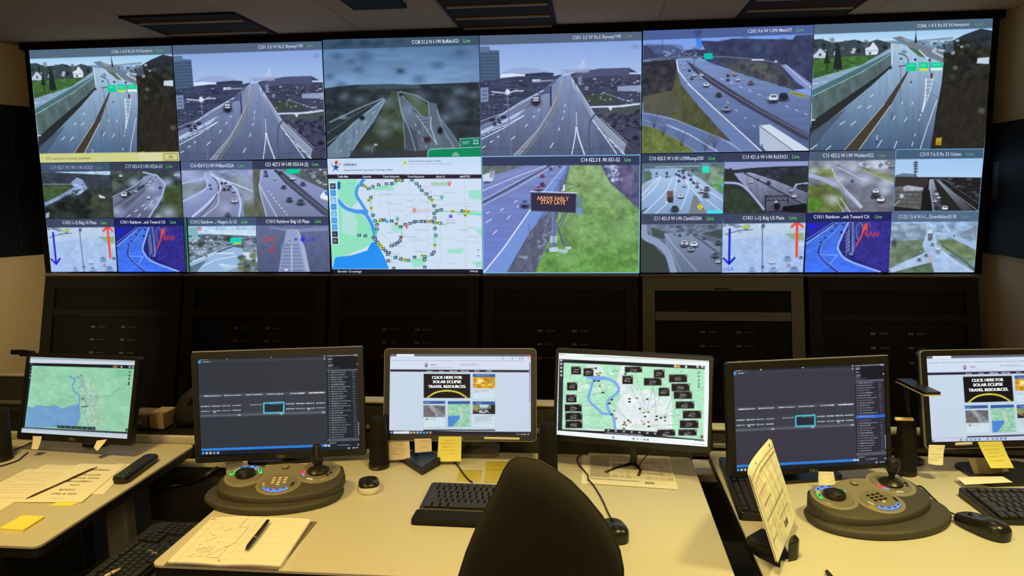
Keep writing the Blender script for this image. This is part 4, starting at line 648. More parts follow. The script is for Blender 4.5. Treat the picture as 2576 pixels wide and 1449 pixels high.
def feed_sign(p):                          # crop K5
    p.V(100, (96, 118, 176), 918, (110, 130, 200)); p.P((100, 112, 110), (1232, 110), (1560, 110), (1234, 220)); p.N(2, 30, 12, .2, [(1232, 110), (1560, 110), (1234, 220)])
    rd = [(1234, 210), (1560, 108), (1860, 100), (1900, 40), (1860, 160), (1600, 560), (1420, 915), (1243, 915)]
    p.V(60, (122, 136, 190), 915, (104, 124, 204), rd); p.N(4, 200, 14, .07, rd); p.L((206, 216, 240), 6, (1236, 300), (1500, 190), (1720, 108)); p.L((74, 82, 116), 14, (1236, 392), (1460, 270), (1740, 110)); p.L((200, 210, 236), 4, (1236, 372), (1440, 262), (1720, 118)); p.L((190, 202, 232), 5, (1240, 410), (1480, 285), (1780, 110)); p.L((150, 164, 210), 4, (1236, 250), (1400, 195), (1600, 125))
    for q in ((1262, 538, 1306, 514), (1374, 448, 1396, 434), (1316, 628, 1350, 596), (1424, 512, 1448, 486), (1268, 470, 1290, 460), (1498, 424, 1512, 412), (1478, 385, 1500, 372)): p.L((220, 228, 246), 6, q[:2], q[2:])
    p.P((118, 148, 216), (1860, 110), (1880, 105), (1700, 450), (1440, 915), (1250, 918), (1600, 440)); p.L((230, 238, 252), 9, (1248, 915), (1400, 730), (1600, 440)); p.L((200, 212, 240), 5, (1600, 440), (1760, 230), (1862, 110)); p.P((92, 98, 122), (1420, 915), (1600, 600), (1750, 440), (1880, 150), (1900, 110), (1900, 260), (1760, 640), (1660, 820), (1650, 915)); p.N(6, 24, 40, .2, [(1420, 915), (1600, 600), (1880, 150), (1760, 640), (1650, 915)])
    gr = [(1900, 100), (2140, 104), (2200, 240), (2420, 420), (2422, 915), (1640, 915), (1670, 820), (1760, 640), (1860, 300)]
    p.V(100, (130, 158, 112), 915, (98, 150, 74), gr); p.N(8, 60, 50, .22, gr); p.N(9, 18, 16, .12, gr)
    for x, y, r in ((2100, 170, 90), (2200, 330, 120), (1960, 560, 110), (2300, 600, 110), (2080, 660, 90), (1900, 820, 90)): p.B((150, 186, 140), x, y, r, r*.7, .35, 1.6)
    p.P((84, 86, 122), (2130, 104), (2420, 100), (2420, 440), (2300, 330), (2200, 240)); p.N(11, 26, 30, .2, [(2130, 104), (2420, 100), (2420, 440), (2200, 240)]); p.S(40, [(2150, 110), (2270, 105), (2290, 250), (2200, 220)], [(150, 170, 214), (66, 72, 104), (196, 210, 236)], 7, 20, .7, .9, 72); p.S(40, [(2280, 110), (2415, 105), (2415, 400), (2300, 300)], [(104, 92, 136), (120, 116, 156), (70, 72, 104)], 12, 34, .5, .9, 73); p.L((60, 64, 90), 4, (2200, 110), (2200, 240), a=.8)
    p.S(30, [(1640, 640), (1740, 480), (1800, 480), (1660, 860)], [(150, 160, 180), (70, 74, 92)], 5, 14, .6, .8, 74); p.L((150, 162, 190), 4, (1890, 150), (1860, 260), (1730, 520), (1690, 660), a=.6); p.P((200, 214, 236), (1500, 790), (1580, 790), (1580, 810), (1545, 812), a=.4)
    p.P((76, 84, 120), (1600, 308), (1948, 316), (1944, 468), (1602, 452)); p.P((50, 44, 72), (1606, 316), (1942, 322), (1938, 462), (1608, 446)); p.L((220, 228, 244), 7, (1600, 304), (1948, 316)); p.P((96, 130, 150), (1948, 330), (1990, 340), (1990, 470), (1945, 470), a=.8); p.P((110, 150, 200), (1945, 430), (1990, 428), (1992, 480), (1945, 478), a=.8)
    p.P((96, 108, 164), (1762, 458), (1792, 460), (1792, 730), (1758, 730)); p.L((140, 152, 200), 5, (1766, 460), (1766, 720)); p.L((100, 110, 140), 12, (1870, 470), (1812, 590), (1862, 720)); p.L((80, 88, 120), 8, (1850, 470), (1800, 570), (1846, 700)); p.P((190, 202, 230), (1740, 728), (1800, 722), (1812, 740), (1808, 758), (1744, 762)); p.P((180, 192, 222), (1812, 740), (1880, 740), (1880, 766), (1816, 766)); p.P((200, 210, 234), (1862, 722), (1908, 720), (1905, 738), (1868, 738)); p.R((190, 206, 236), 1748, 640, 1770, 690, a=.8); p.R((196, 210, 236), 1776, 640, 1800, 690, a=.7)
    p.L((80, 100, 90), 5, (1790, 216), (1970, 270)); p.L((80, 100, 90), 4, (1970, 262), (1880, 290)); p.P((230, 238, 246), (1846, 260), (1862, 250), (1858, 300), (1830, 300), (1846, 285))
    p.car(1558, 392, 54, (96, 124, 180), 62); p.P((90, 130, 200), (1534, 372), (1540, 358), (1580, 358), (1584, 380), a=.8); p.B((30, 34, 60), 1556, 415, 26, 14, .7)
    for x, y, w, b in ((1690, 185, 30, (150, 76, 110)), (1690, 250, 36, (90, 60, 96)), (1754, 132, 24, (120, 80, 120)), (1662, 280, 44, (170, 110, 150)), (1820, 116, 14, (60, 64, 100))): p.car(x, y, w, b)
    p.P((206, 216, 236), (1240, 180), (1330, 148), (1330, 190), (1310, 225), (1244, 240)); p.P((150, 160, 190), (1290, 150), (1332, 150), (1330, 195), (1292, 205)); p.B((40, 44, 66), 1270, 236, 30, 8, .8); p.L((40, 60, 90), 3, (1590, 545), (1592, 600))
    head(p, (1232, 45), (2428, 33), (2426, 104), (1234, 112), (40, 50, 82), .86); capt(p, 'C14 422.3 E -90 X51-52', 1980, 2274, 80, 2308, 2356, 27, (230, 236, 246), -2, (120, 190, 130))
    p.P((50, 56, 90), (1860, 40), (1905, 40), (1850, 105), (1780, 110), a=.5)
    p.T('ARRIVE EARLY', 1648, 368, 1890, 373, 28, (250, 176, 120)); p.T('STAY LATE', 1678, 398, 1862, 404, 28, (252, 182, 116))
    p.L((130, 206, 244), 6, (1232, 42), (2428, 29), (2418, 917), (1246, 917), (1232, 42))
def star(p, x, y, s, blue=(30, 62, 130), red=(206, 50, 60)):
    p.P(blue, (x-.9*s, y-.25*s), (x-.1*s, y-.15*s), (x+.05*s, y-.9*s), (x+.2*s, y-.15*s), (x+.75*s, y+.1*s), (x+.25*s, y+.25*s), (x+.55*s, y+.9*s), (x-.02*s, y+.45*s), (x-.6*s, y+.95*s), (x-.25*s, y+.2*s), f=s*.06)
    p.P(red, (x-.1*s, y-.55*s), (x-.3*s, y-.85*s), (x-.05*s, y-1.1*s), (x+.15*s, y-1.25*s), (x+.4*s, y-.95*s), (x+.35*s, y-.6*s), f=s*.06); p.P((226, 110, 110), (x+.45*s, y-.5*s), (x+.75*s, y-.7*s), (x+1.0*s, y-.45*s), (x+.7*s, y-.25*s), f=s*.06); p.P((150, 110, 140), (x-1.0*s, y-.6*s), (x-.7*s, y-.7*s), (x-.6*s, y-.4*s), (x-.85*s, y-.35*s), f=s*.06, a=.7)
def web_map(p):                            # crop K5
    p.F((206, 224, 246)); p.V(55, (196, 218, 244), 165, (206, 224, 246)); p.R((44, 34, 52), 60, 176, 1236, 210)
    mp = [(76, 214), (1232, 206), (1238, 888), (104, 890)]
    p.P((206, 222, 244), *mp); g = (142, 226, 190)
    p.P(g, (78, 216), (300, 214), (280, 300), (300, 380), (250, 430), (160, 360), (84, 330)); p.P(g, (84, 330), (170, 370), (230, 450), (330, 480), (400, 560), (420, 640), (420, 690), (330, 740), (200, 790), (104, 850)); p.P((206, 222, 242), (180, 420), (240, 440), (300, 520), (280, 640), (180, 620), a=.55)
    for q in (((860, 230), (1000, 230), (990, 260), (860, 262)), ((1130, 300), (1230, 290), (1230, 370), (1140, 360)), ((1110, 450), (1235, 455), (1235, 490), (1100, 480)), ((970, 740), (1100, 730), (1090, 770), (980, 772)), ((560, 540), (620, 560), (610, 620), (560, 600)), ((440, 260), (560, 262), (580, 290), (440, 300)), ((700, 820), (800, 800), (810, 860), (720, 880)), ((1150, 840), (1238, 830), (1238, 880)), ((540, 240), (600, 230), (590, 262), (548, 262)), ((1180, 590), (1238, 580), (1238, 650))): p.P(g, *q, a=.75, f=5)
    b = (70, 152, 236)
    p.C(b, 22, (345, 215), (300, 270), (290, 330), (330, 400), (370, 460)); p.C(b, 26, (150, 370), (210, 430), (290, 455), (350, 470), (400, 540), (422, 610), (432, 660)); p.P(b, (370, 440), (300, 440), (350, 480), (380, 500))
    p.P((40, 146, 244), (428, 676), (460, 720), (500, 800), (535, 886), (108, 888), (130, 800), (250, 786), (370, 750), (395, 700)); p.L((60, 120, 200), 3, (418, 700), (380, 880))
    rd = (176, 226, 216); gy = (170, 190, 206)
    for q in (((490, 215), (470, 340), (465, 420)), ((516, 290), (545, 520), (550, 600)), ((685, 215), (688, 330)), ((716, 335), (726, 560), (730, 790)), ((822, 330), (824, 560), (826, 790)), ((1102, 215), (1112, 450), (1114, 880)), ((920, 500), (922, 860)), ((410, 330), (800, 328), (860, 300)), ((830, 650), (1230, 690)), ((440, 580), (560, 700), (700, 680), (1000, 650)), ((620, 560), (700, 450), (780, 360)), ((860, 410), (1235, 390)), ((150, 700), (420, 680)), ((170, 520), (240, 600), (420, 650)), ((780, 800), (900, 850), (920, 880)), ((540, 760), (700, 830))): p.L(rd, 6, *q, a=.8); p.L(gy, 2, *q, a=.5)
    for q in (((880, 460), (1000, 455), (1100, 465), (1238, 480)), ((300, 240), (400, 285), (520, 265), (640, 215)), ((700, 215), (780, 290), (860, 390), (880, 500), (880, 700), (860, 780), (700, 830), (560, 800), (440, 680), (430, 560), (400, 430), (400, 330)), ((440, 540), (560, 530), (620, 570), (720, 535), (880, 530), (960, 560)), ((625, 570), (628, 650), (560, 715))): p.C((120, 220, 180), 8, *q)
    k = (22, 52, 92)
    def cam(x, y, c=None):
        c = c or k
        p.P(c, (x-13, y-11), (x+13, y-11), (x+13, y+10), (x-13, y+10), f=1.6); p.P((230, 236, 240) if c == k else (60, 70, 30), (x-7, y-4), (x+7, y-4), (x+5, y+4), (x-7, y+4), f=1.6, a=.9)
    ye = (206, 196, 50)
    for x, y in ((335, 256), (380, 285), (412, 268), (457, 254), (515, 248), (556, 246), (588, 222), (632, 222), (708, 216), (742, 246), (764, 268), (780, 296), (816, 322), (843, 352), (875, 412), (898, 448), (928, 442), (876, 470), (878, 505), (878, 540), (920, 545), (880, 584), (886, 638), (872, 762), (860, 778), (804, 820), (804, 796), (728, 800), (680, 824), (624, 812), (584, 800), (528, 828), (525, 780), (397, 352), (414, 484), (431, 526), (446, 556), (444, 588), (480, 518), (498, 518), (555, 528), (656, 552), (692, 546), (622, 572), (724, 534), (738, 530), (772, 530), (794, 532), (818, 532), (856, 530), (310, 634), (357, 638), (418, 652), (430, 664), (448, 688), (492, 735), (508, 752), (535, 765), (552, 715), (580, 706), (600, 690), (616, 676), (1086, 452), (805, 876), (570, 884)): cam(x, y)
    for x, y in ((357, 268), (613, 220), (382, 372), (400, 430), (858, 368), (1013, 453), (1107, 452), (1132, 456), (1108, 484), (880, 710), (656, 818), (466, 526), (834, 530), (900, 542), (786, 788), (460, 700), (472, 712), (484, 726)): cam(x, y, ye)
    cam(625, 650, (170, 90, 80)); cam(590, 548, (214, 120, 90))
    for x, y, c in ((990, 246, (226, 76, 76)), (726, 446, (226, 90, 80)), (668, 568, (214, 80, 90)), (932, 350, (30, 170, 120)), (598, 512, (40, 160, 120)), (435, 612, (40, 180, 150))): p.B(c, x, y-4, 12, 12); p.P(c, (x-9, y), (x+9, y), (x, y+22)); p.B((240, 220, 220), x, y-4, 4, 4)
    p.R((110, 90, 214), 986, 480, 1012, 504); p.B((60, 160, 230), 520, 530, 12, 12)
    rn = random.Random(8)
    for _ in range(44):
        x, y = rn.uniform(450, 1200), rn.uniform(240, 860); p.dash((120, 140, 160), x, y, x+rn.uniform(40, 90), y, 7, .45, rn.randint(0, 99))
    p.dash((220, 110, 120), 850, 246, 970, 246, 12, .6); p.dash((220, 110, 120), 850, 262, 965, 262, 8, .5); p.dash((220, 120, 120), 746, 440, 850, 440, 8, .6); p.dash((220, 120, 120), 746, 456, 860, 456, 8, .6); p.dash((130, 110, 200), 970, 520, 1030, 520, 9, .6); p.dash((130, 110, 200), 970, 540, 1040, 540, 9, .6); p.dash((130, 160, 170), 220, 246, 284, 248, 10, .5)
    p.P((206, 232, 244), (82, 226), (146, 226), (160, 700), (100, 704))
    for i, c in enumerate([(40, 58, 84), (60, 146, 226), (120, 186, 236), (50, 140, 222), (96, 170, 230), (60, 150, 226), (70, 156, 228), (40, 46, 60), (36, 42, 54)]):
        y = 243+i*51.5; x = 90+i*2.2; p.P(c, (x, y), (x+42, y), (x+44, y+44), (x+2, y+44)); p.B((200, 220, 236), x+21, y+22, 13, 12, .55 if i in (0, 8) else .3)
        if i in (2, 4): p.P((200, 226, 250), (x+22, y+8), (x+36, y+38), (x+8, y+38), a=.6)
    p.R((20, 90, 180), 146, 232, 168, 286); p.T('+', 1196, 752, 1216, 752, 14, (60, 70, 90)); p.R((60, 70, 90), 1197, 787, 1216, 791); p.L((110, 130, 150), 3, (1194, 845), (1220, 845), (1220, 868), (1194, 868), (1194, 845), a=.5)
    p.R((28, 30, 46), 100, 890, 1244, 920); p.T('Border Crossings', 150, 914, 328, 914, 16, (206, 216, 236)); p.T('OPEN', 1142, 912, 1184, 912, 13, (214, 222, 236)); p.P((220, 228, 240), (1186, 912), (1196, 898), (1206, 912))
    star(p, 134, 118, 38); p.T('nittec', 194, 112, 292, 110, 24, (36, 52, 96)); p.dash((150, 170, 196), 196, 126, 280, 126, 7, .5); p.T('Niagara International Transportation Technology Coalition', 196, 150, 564, 146, 12, (52, 64, 100)); p.P((232, 214, 40), (640, 100), (656, 70), (673, 99)); p.R((60, 60, 30), 654, 80, 658, 92)
    p.T('Incidents & Alerts (updated 11:45am)', 684, 82, 924, 80, 12, (90, 104, 120)); p.dash((140, 160, 180), 684, 98, 1000, 96, 9, .55)
    for t, a, c in (('Traffic Map', 148, 226), ('Cameras', 336, 400), ('Travel Advisories', 490, 612), ('Travel Resources', 674, 800), ('About Us', 888, 956), ('MyNITTEC', 1070, 1146)): p.T(t, a, 200, c, 199, 15, (226, 230, 240))
# ------------------------------------------------------------------ what the desk monitors show
M1, M2, M3, M6 = (0, 860, 4.025), (460, 860, 4.025), (900, 860, 4.026), (2200, 860, 4.024)
M4, M5 = (1340, 860, 4.026), (1780, 860, 4.026)
def desk_green_map(p):                     # crop M1
    p.F((148, 206, 172)); p.N(3, 90, 70, .05); p.N(5, 16, 14, .05); p.P((118, 196, 152), (1170, 280), (1310, 290), (1300, 350), (1160, 350), a=.8)
    for i in range(26):
        rn = random.Random(i); x, y = rn.uniform(340, 1300), rn.uniform(270, 860); p.L((128, 190, 152), 3, (x, y), (x+rn.uniform(-160, 160), y+rn.uniform(-40, 40)), a=.5)
    ur = [(780, 300), (860, 340), (960, 440), (1020, 560), (1000, 700), (1080, 830), (960, 860), (860, 860), (830, 700), (820, 560), (800, 420)]
    p.P((168, 200, 178), *ur, f=30, a=.8); p.N(8, 14, 14, .14, ur); p.S(50, ur, [(134, 168, 150), (196, 214, 200), (120, 150, 138)], 4, 14, .5, .8, 75)
    b = (104, 166, 198); p.C(b, 14, (700, 345), (760, 390), (735, 440), (750, 500), (800, 540), (805, 620)); p.C(b, 10, (720, 370), (790, 360), (840, 410), (800, 470)); p.P((112, 160, 204), (284, 650), (330, 670), (370, 636), (460, 650), (560, 640), (630, 672), (760, 636), (808, 622), (815, 760), (780, 860), (258, 870)); p.N(9, 60, 40, .05)
    p.C((110, 160, 140), 4, (850, 600), (1000, 560), (1130, 540), (1180, 490), (1340, 470)); p.C((120, 160, 140), 3, (830, 340), (880, 520), (860, 720), (900, 860)); p.L((120, 170, 150), 3, (340, 540), (640, 520), (800, 590), a=.6); p.R((90, 112, 104), 824, 648, 894, 662); p.B((40, 90, 70), 838, 577, 10, 10); p.B((80, 140, 110), 820, 342, 12, 8)
    p.P((206, 216, 228), (300, 150), (1378, 188), (1376, 236), (300, 212)); p.P((160, 172, 186), (300, 150), (1378, 188), (1377, 206), (300, 172)); p.P((24, 26, 32), (300, 212), (1376, 238), (1374, 272), (296, 240)); p.P((26, 28, 34), (296, 212), (330, 214), (250, 866), (205, 870)); p.R((150, 110, 70), 1144, 240, 1190, 264); p.R((60, 20, 26), 1192, 242, 1220, 264)
    for x in (1230, 1312, 1346): p.B((210, 214, 220), x, 254, 10, 10)
    for k in range(5): p.B((190, 196, 200), 322-k*5, 226+k*34, 7, 7, .8)
    for x, y, h in ((1316, 306, 20), (1312, 342, 20), (1308, 376, 20), (1304, 422, 40)): p.R((60, 96, 84), x-9, y-h/2, x+9, y+h/2)
    p.P((24, 26, 32), (205, 864), (1300, 914), (1298, 938), (204, 880)); p.P((196, 208, 220), (204, 872), (1298, 930), (1294, 992), (200, 930)); p.P((160, 172, 188), (204, 872), (1298, 930), (1297, 942), (204, 886), a=.6); p.P((40, 60, 66), (578, 845), (966, 862), (966, 895), (578, 872)); p.R((50, 70, 66), 1272, 878, 1294, 908)
    for k in range(7): p.B((140, 150, 156), 604+k*56, 861+k*3, 9, 7, .7)
def desk_camera_list(p, bg=(50, 54, 62), side=(34, 38, 47), hi=None):   # crop M2
    p.F(bg); p.P((58, 62, 74), (150, 175), (1450, 130), (1450, 180), (150, 215)); p.P((38, 42, 52), (150, 172), (1450, 128), (1450, 152), (150, 186)); wv = (206, 214, 226)
    p.dash(wv, 176, 178, 250, 176, 10, .9); p.dash((130, 140, 150), 262, 174, 340, 172, 8, .6); p.B((240, 244, 248), 448, 166, 9, 9); p.B((240, 244, 248), 898, 150, 9, 9); p.B((60, 170, 240), 168, 204, 17, 17); p.dash(wv, 206, 204, 270, 202, 11, .95)
    for y in (142, 170): p.B(wv, 1434, y, 6, 8)
    p.P((72, 75, 86), (166, 532), (1444, 494), (1446, 728), (178, 768)); p.P((58, 60, 70), (172, 560), (1440, 524), (1442, 598), (174, 636)); p.P((60, 62, 72), (174, 640), (1442, 600), (1444, 690), (176, 732))
    for k in range(1, 6): x = 166+k*213; p.L((46, 48, 56), 3, (x, 530-k*6.5), (x+8, 750-k*6.5))
    for k, (a, b) in enumerate(((216, 378), (424, 586), (640, 802), (852, 1014), (1086, 1228), (1278, 1436))): y = 550-(a-216)*.031; p.dash((226, 230, 236), a, y, b, y-4, 13, .95, k)
    for a in (184, 292, 398, 504, 1044, 1146, 1248, 1352):
        y = 654-(a-184)*.03; p.dash((220, 226, 234), a, y, a+88, y-2, 11, .9, a); p.dash((220, 226, 234), a+4, y+50, a+86, y+48, 11, .9, a+1); p.L((46, 48, 56), 2, (a-6, y-30), (a-2, y+90), a=.7)
    p.B((220, 226, 234), 322, 712, 10, 7); p.B((220, 226, 234), 1276, 684, 10, 7); p.dash((206, 212, 222), 682, 638, 800, 634, 11, .9)
    p.P((40, 44, 54), (818, 618), (1024, 610), (1022, 716), (820, 722)); p.L((80, 200, 222), 13, (818, 622), (1022, 612), (1022, 714), (820, 720), (818, 622)); p.dash((120, 190, 210), 882, 632, 1000, 628, 9, .8); p.L((110, 114, 124), 10, (180, 752), (600, 738), a=.8); p.L((110, 114, 124), 10, (612, 738), (1030, 726), a=.8); p.L((110, 114, 124), 10, (1040, 724), (1444, 712), a=.8)
    for x, y in ((572, 742), (996, 730), (1424, 714)): p.B((180, 186, 196), x, y, 18, 9, .9)
    p.P(side, (1450, 128), (1778, 118), (1792, 1090), (1466, 1100)); p.dash(wv, 1462, 142, 1730, 134, 10, .85); p.B(wv, 1744, 134, 9, 9); p.B(wv, 1766, 134, 9, 9)
    for y, L in ((164, 50), (178, 40), (206, 30), (232, 50), (248, 44)): p.dash(wv, 1458+y*.05, y, 1458+y*.05+L, y-1, 8, .85, y)
    p.P((22, 25, 34), (1520, 150), (1760, 142), (1764, 268), (1526, 276)); p.dash((150, 160, 172), 1468, 268, 1580, 264, 9, .6); p.P((96, 100, 112), (1460, 284), (1772, 274), (1774, 290), (1462, 298)); p.B(wv, 1768, 222, 7, 7)
    for i in range(28):
        y = 310+i*24.2; x = 1500+i*.35; L = random.Random(i+40).uniform(110, 195); p.dash((158, 164, 176), x, y, x+L, y-4, 11, .85, i); p.B((140, 146, 158), 1480+i*.35, y, 8, 6, .8); p.dash((150, 156, 168), 1714+i*.9, y-6, 1742+i*.7, y-7, 8, .7, i)
    if hi: p.P((44, 104, 206), (1462, hi), (1776, hi-12), (1777, hi+16), (1463, hi+28)); p.dash((160, 190, 230), 1500, hi+10, 1660, hi+4, 10, .8)
    p.P((84, 88, 98), (1466, 982), (1788, 970), (1790, 1000), (1467, 1012)); p.P((150, 160, 176), (1772, 815), (1782, 814), (1784, 950), (1775, 950), a=.8); p.dash(wv, 1486, 1026, 1552, 1022, 9, .8); p.dash((90, 190, 220), 1570, 1046, 1622, 1043, 9, .8); p.dash(wv, 1624, 1042, 1690, 1040, 9, .8); p.dash(wv, 1718, 1074, 1778, 1070, 12, .8); p.B(wv, 1680, 1076, 10, 8); p.B(wv, 1776, 1040, 7, 7)
    p.P((44, 128, 220), (178, 1082), (1466, 1038), (1467, 1062), (180, 1106)); p.P((28, 32, 42), (180, 1106), (1470, 1062), (1470, 1105), (184, 1156)); p.P((150, 196, 240), (1430, 1040), (1460, 1039), (1460, 1060), (1430, 1061)); p.B((230, 236, 244), 1480, 1050, 13, 11)
    for x, c in ((204, (90, 190, 240)), (242, (220, 226, 232)), (280, (240, 220, 150)), (318, (110, 190, 220)), (356, (200, 206, 220))): p.B(c, x, 1127-(x-204)*.02, 13, 12)
def desk_camera_list_purple(p): desk_camera_list(p, (58, 56, 70), (44, 43, 58), 625)
def desk_web(p):                           # crop M3
    p.F((202, 218, 232)); p.V(120, (200, 216, 236), 900, (196, 214, 228)); p.B((206, 206, 240), 1740, 520, 200, 500, .5, 1.8); p.B((212, 208, 240), 340, 820, 60, 160, .6, 1.6)
    p.P((96, 100, 112), (326, 120), (1756, 124), (1756, 152), (326, 146)); p.P((226, 232, 246), (394, 120), (572, 122), (572, 150), (394, 148)); p.R((214, 224, 242), 322, 148, 1758, 272, a=.8); p.R((206, 60, 76), 1712, 124, 1752, 148); p.dash((150, 158, 178), 440, 158, 540, 158, 7, .6)
    p.dash((140, 146, 168), 344, 186, 1690, 192, 9, .7, 5)
    for x in (1470, 1566, 1640, 1668, 1736): p.B((110, 116, 136), x, 168, 8, 8, .7)
    p.R((196, 170, 190), 1738, 210, 1746, 880, a=.6); p.R((120, 100, 130), 1738, 210, 1746, 612); p.P((36, 24, 40), (330, 278), (1734, 286), (1734, 308), (330, 300))
    star(p, 694, 240, 24); p.T('nittec', 738, 238, 798, 238, 15, (60, 70, 110)); p.dash((130, 136, 156), 738, 260, 970, 262, 7, .6); p.dash((120, 124, 140), 1060, 224, 1214, 224, 8, .7); p.dash((140, 146, 160), 1060, 238, 1264, 238, 6, .6); p.P((150, 150, 130), (1032, 236), (1042, 216), (1052, 236), a=.8)
    for a, b in ((702, 752), (828, 866), (930, 1008), (1046, 1128), (1186, 1230), (1304, 1352)): p.dash((226, 226, 236), a, 295, b, 296, 11, .9, a)
    p.P((22, 20, 24), (668, 324), (1140, 326), (1140, 568), (668, 566)); p.C((206, 190, 50), 15, (706, 564), (790, 512), (906, 494), (1020, 514), (1104, 564)); p.C((240, 226, 110), 5, (740, 540), (820, 506), (906, 498), (990, 506), (1070, 544)); p.P((16, 14, 16), (730, 568), (800, 528), (906, 512), (1010, 530), (1080, 568))
    for t, a, b, y in (('CLICK HERE FOR', 752, 1056, 374), ('SOLAR ECLIPSE', 762, 1046, 418), ('TRAVEL RESOURCES.', 714, 1096, 466)):
        for d in (-2.2, 0, 2.2): p.T(t, a+d, y, b+d, y, 28, (244, 244, 246))
    wc = (206, 224, 234)
    for x0, y0, x1, y1 in ((1166, 326, 1392, 572), (664, 598, 886, 862), (912, 600, 1138, 862), (1164, 604, 1390, 866)): p.R((176, 192, 208), x0-3, y0-3, x1+3, y1+3); p.R(wc, x0, y0, x1, y1); p.R((50, 92, 156), x0, y0, x1, y0+30)
    p.dash((190, 206, 230), 1200, 342, 1330, 344, 8, .8); p.V(356, (200, 140, 20), 470, (206, 156, 40), [(1168, 358), (1390, 358), (1390, 472), (1168, 470)]); p.B((244, 220, 150), 1236, 398, 36, 26, .9); p.B((226, 186, 90), 1330, 410, 40, 20, .6); p.C((236, 200, 110), 7, (1180, 450), (1220, 420), (1290, 440), (1380, 420)); p.C((130, 84, 10), 6, (1290, 380), (1330, 400), (1370, 380)); p.N(4, 22, 22, .3, [(1168, 358), (1390, 358), (1390, 472), (1168, 470)])
    for y in (488, 498, 510): p.dash((110, 124, 140), 1180, y, 1180+(200 if y < 490 else 140 if y < 500 else 50), y, 6, .6)
    p.dash((190, 206, 230), 672, 614, 736, 614, 8, .8); p.P((104, 104, 108), (666, 640), (884, 644), (884, 764), (666, 762)); p.P((206, 214, 222), (666, 628), (884, 632), (884, 646), (666, 642)); p.P((140, 144, 152), (710, 644), (770, 644), (880, 740), (884, 764), (800, 764)); p.L((190, 194, 200), 4, (740, 644), (820, 760)); p.N(6, 20, 16, .25, [(666, 640), (884, 644), (884, 764), (666, 762)]); p.P((120, 112, 104), (666, 700), (740, 720), (790, 764), (666, 762), a=.7); p.B((90, 100, 120), 698, 784, 9, 9); p.dash((120, 134, 150), 712, 784, 796, 785, 8, .6)
    p.P((150, 204, 174), (914, 632), (1138, 634), (1138, 860), (912, 858)); p.N(7, 18, 16, .18, [(914, 632), (1138, 634), (1138, 860), (912, 858)]); p.P((206, 206, 200), (1020, 680), (1060, 650), (1070, 760), (1040, 800), a=.6); p.P((76, 136, 214), (914, 750), (1030, 746), (1036, 770), (960, 858), (912, 858))
    p.dash((190, 206, 230), 1200, 620, 1250, 620, 8, .8); p.P((110, 130, 110), (1166, 634), (1390, 636), (1390, 732), (1166, 730)); p.P((190, 210, 226), (1230, 634), (1330, 636), (1310, 668), (1240, 668)); p.P((160, 170, 60), (1168, 640), (1220, 650), (1226, 680), (1168, 690), a=.6); p.P((34, 32, 36), (1166, 690), (1250, 690), (1390, 668), (1390, 732), (1166, 730)); p.P((180, 186, 196), (1230, 694), (1310, 690), (1340, 720), (1230, 722)); p.P((40, 30, 30), (1340, 640), (1390, 636), (1390, 700), (1360, 690)); p.P((190, 130, 96), (1170, 670), (1210, 680), (1230, 712), (1180, 705), a=.7); p.L((30, 30, 34), 10, (1300, 722), (1330, 708), (1386, 718)); p.B((40, 40, 50), 1274, 700, 14, 8)
    for k in range(8): p.dash((120, 130, 146), 1180, 748+k*11.5, 1376-(k % 3)*22, 748+k*11.5, 6, .6, k)
    p.R((30, 26, 34), 664, 888, 1390, 900); p.P((34, 30, 40), (314, 898), (1758, 912), (1758, 950), (314, 936)); p.R((226, 228, 236), 360, 906, 522, 932)
    for x, c in ((340, (110, 160, 230)), (540, (200, 200, 206)), (572, (236, 200, 140)), (606, (206, 210, 216)), (638, (120, 190, 230)), (670, (90, 170, 220)), (702, (110, 190, 180)), (736, (220, 150, 140))): p.B(c, x, 919, 13, 12)
    p.dash((210, 206, 216), 1606, 936, 1640, 936, 10, .8); p.dash((230, 226, 236), 1650, 938, 1700, 938, 12, .9); p.B((220, 190, 196), 1726, 940, 12, 10)
def desk_web_light(p):
    desk_web(p); p.P((200, 206, 230), (314, 898), (1758, 912), (1758, 950), (314, 936))
    for x, c in ((330, (60, 110, 190)), (600, (150, 90, 90)), (660, (70, 120, 180)), (700, (80, 130, 170)), (740, (90, 120, 170)), (780, (60, 110, 160)), (860, (70, 140, 190)), (910, (80, 130, 180)), (950, (80, 120, 150)), (990, (60, 100, 180)), (1030, (60, 90, 150))): p.B(c, x, 921, 12, 11, .8)
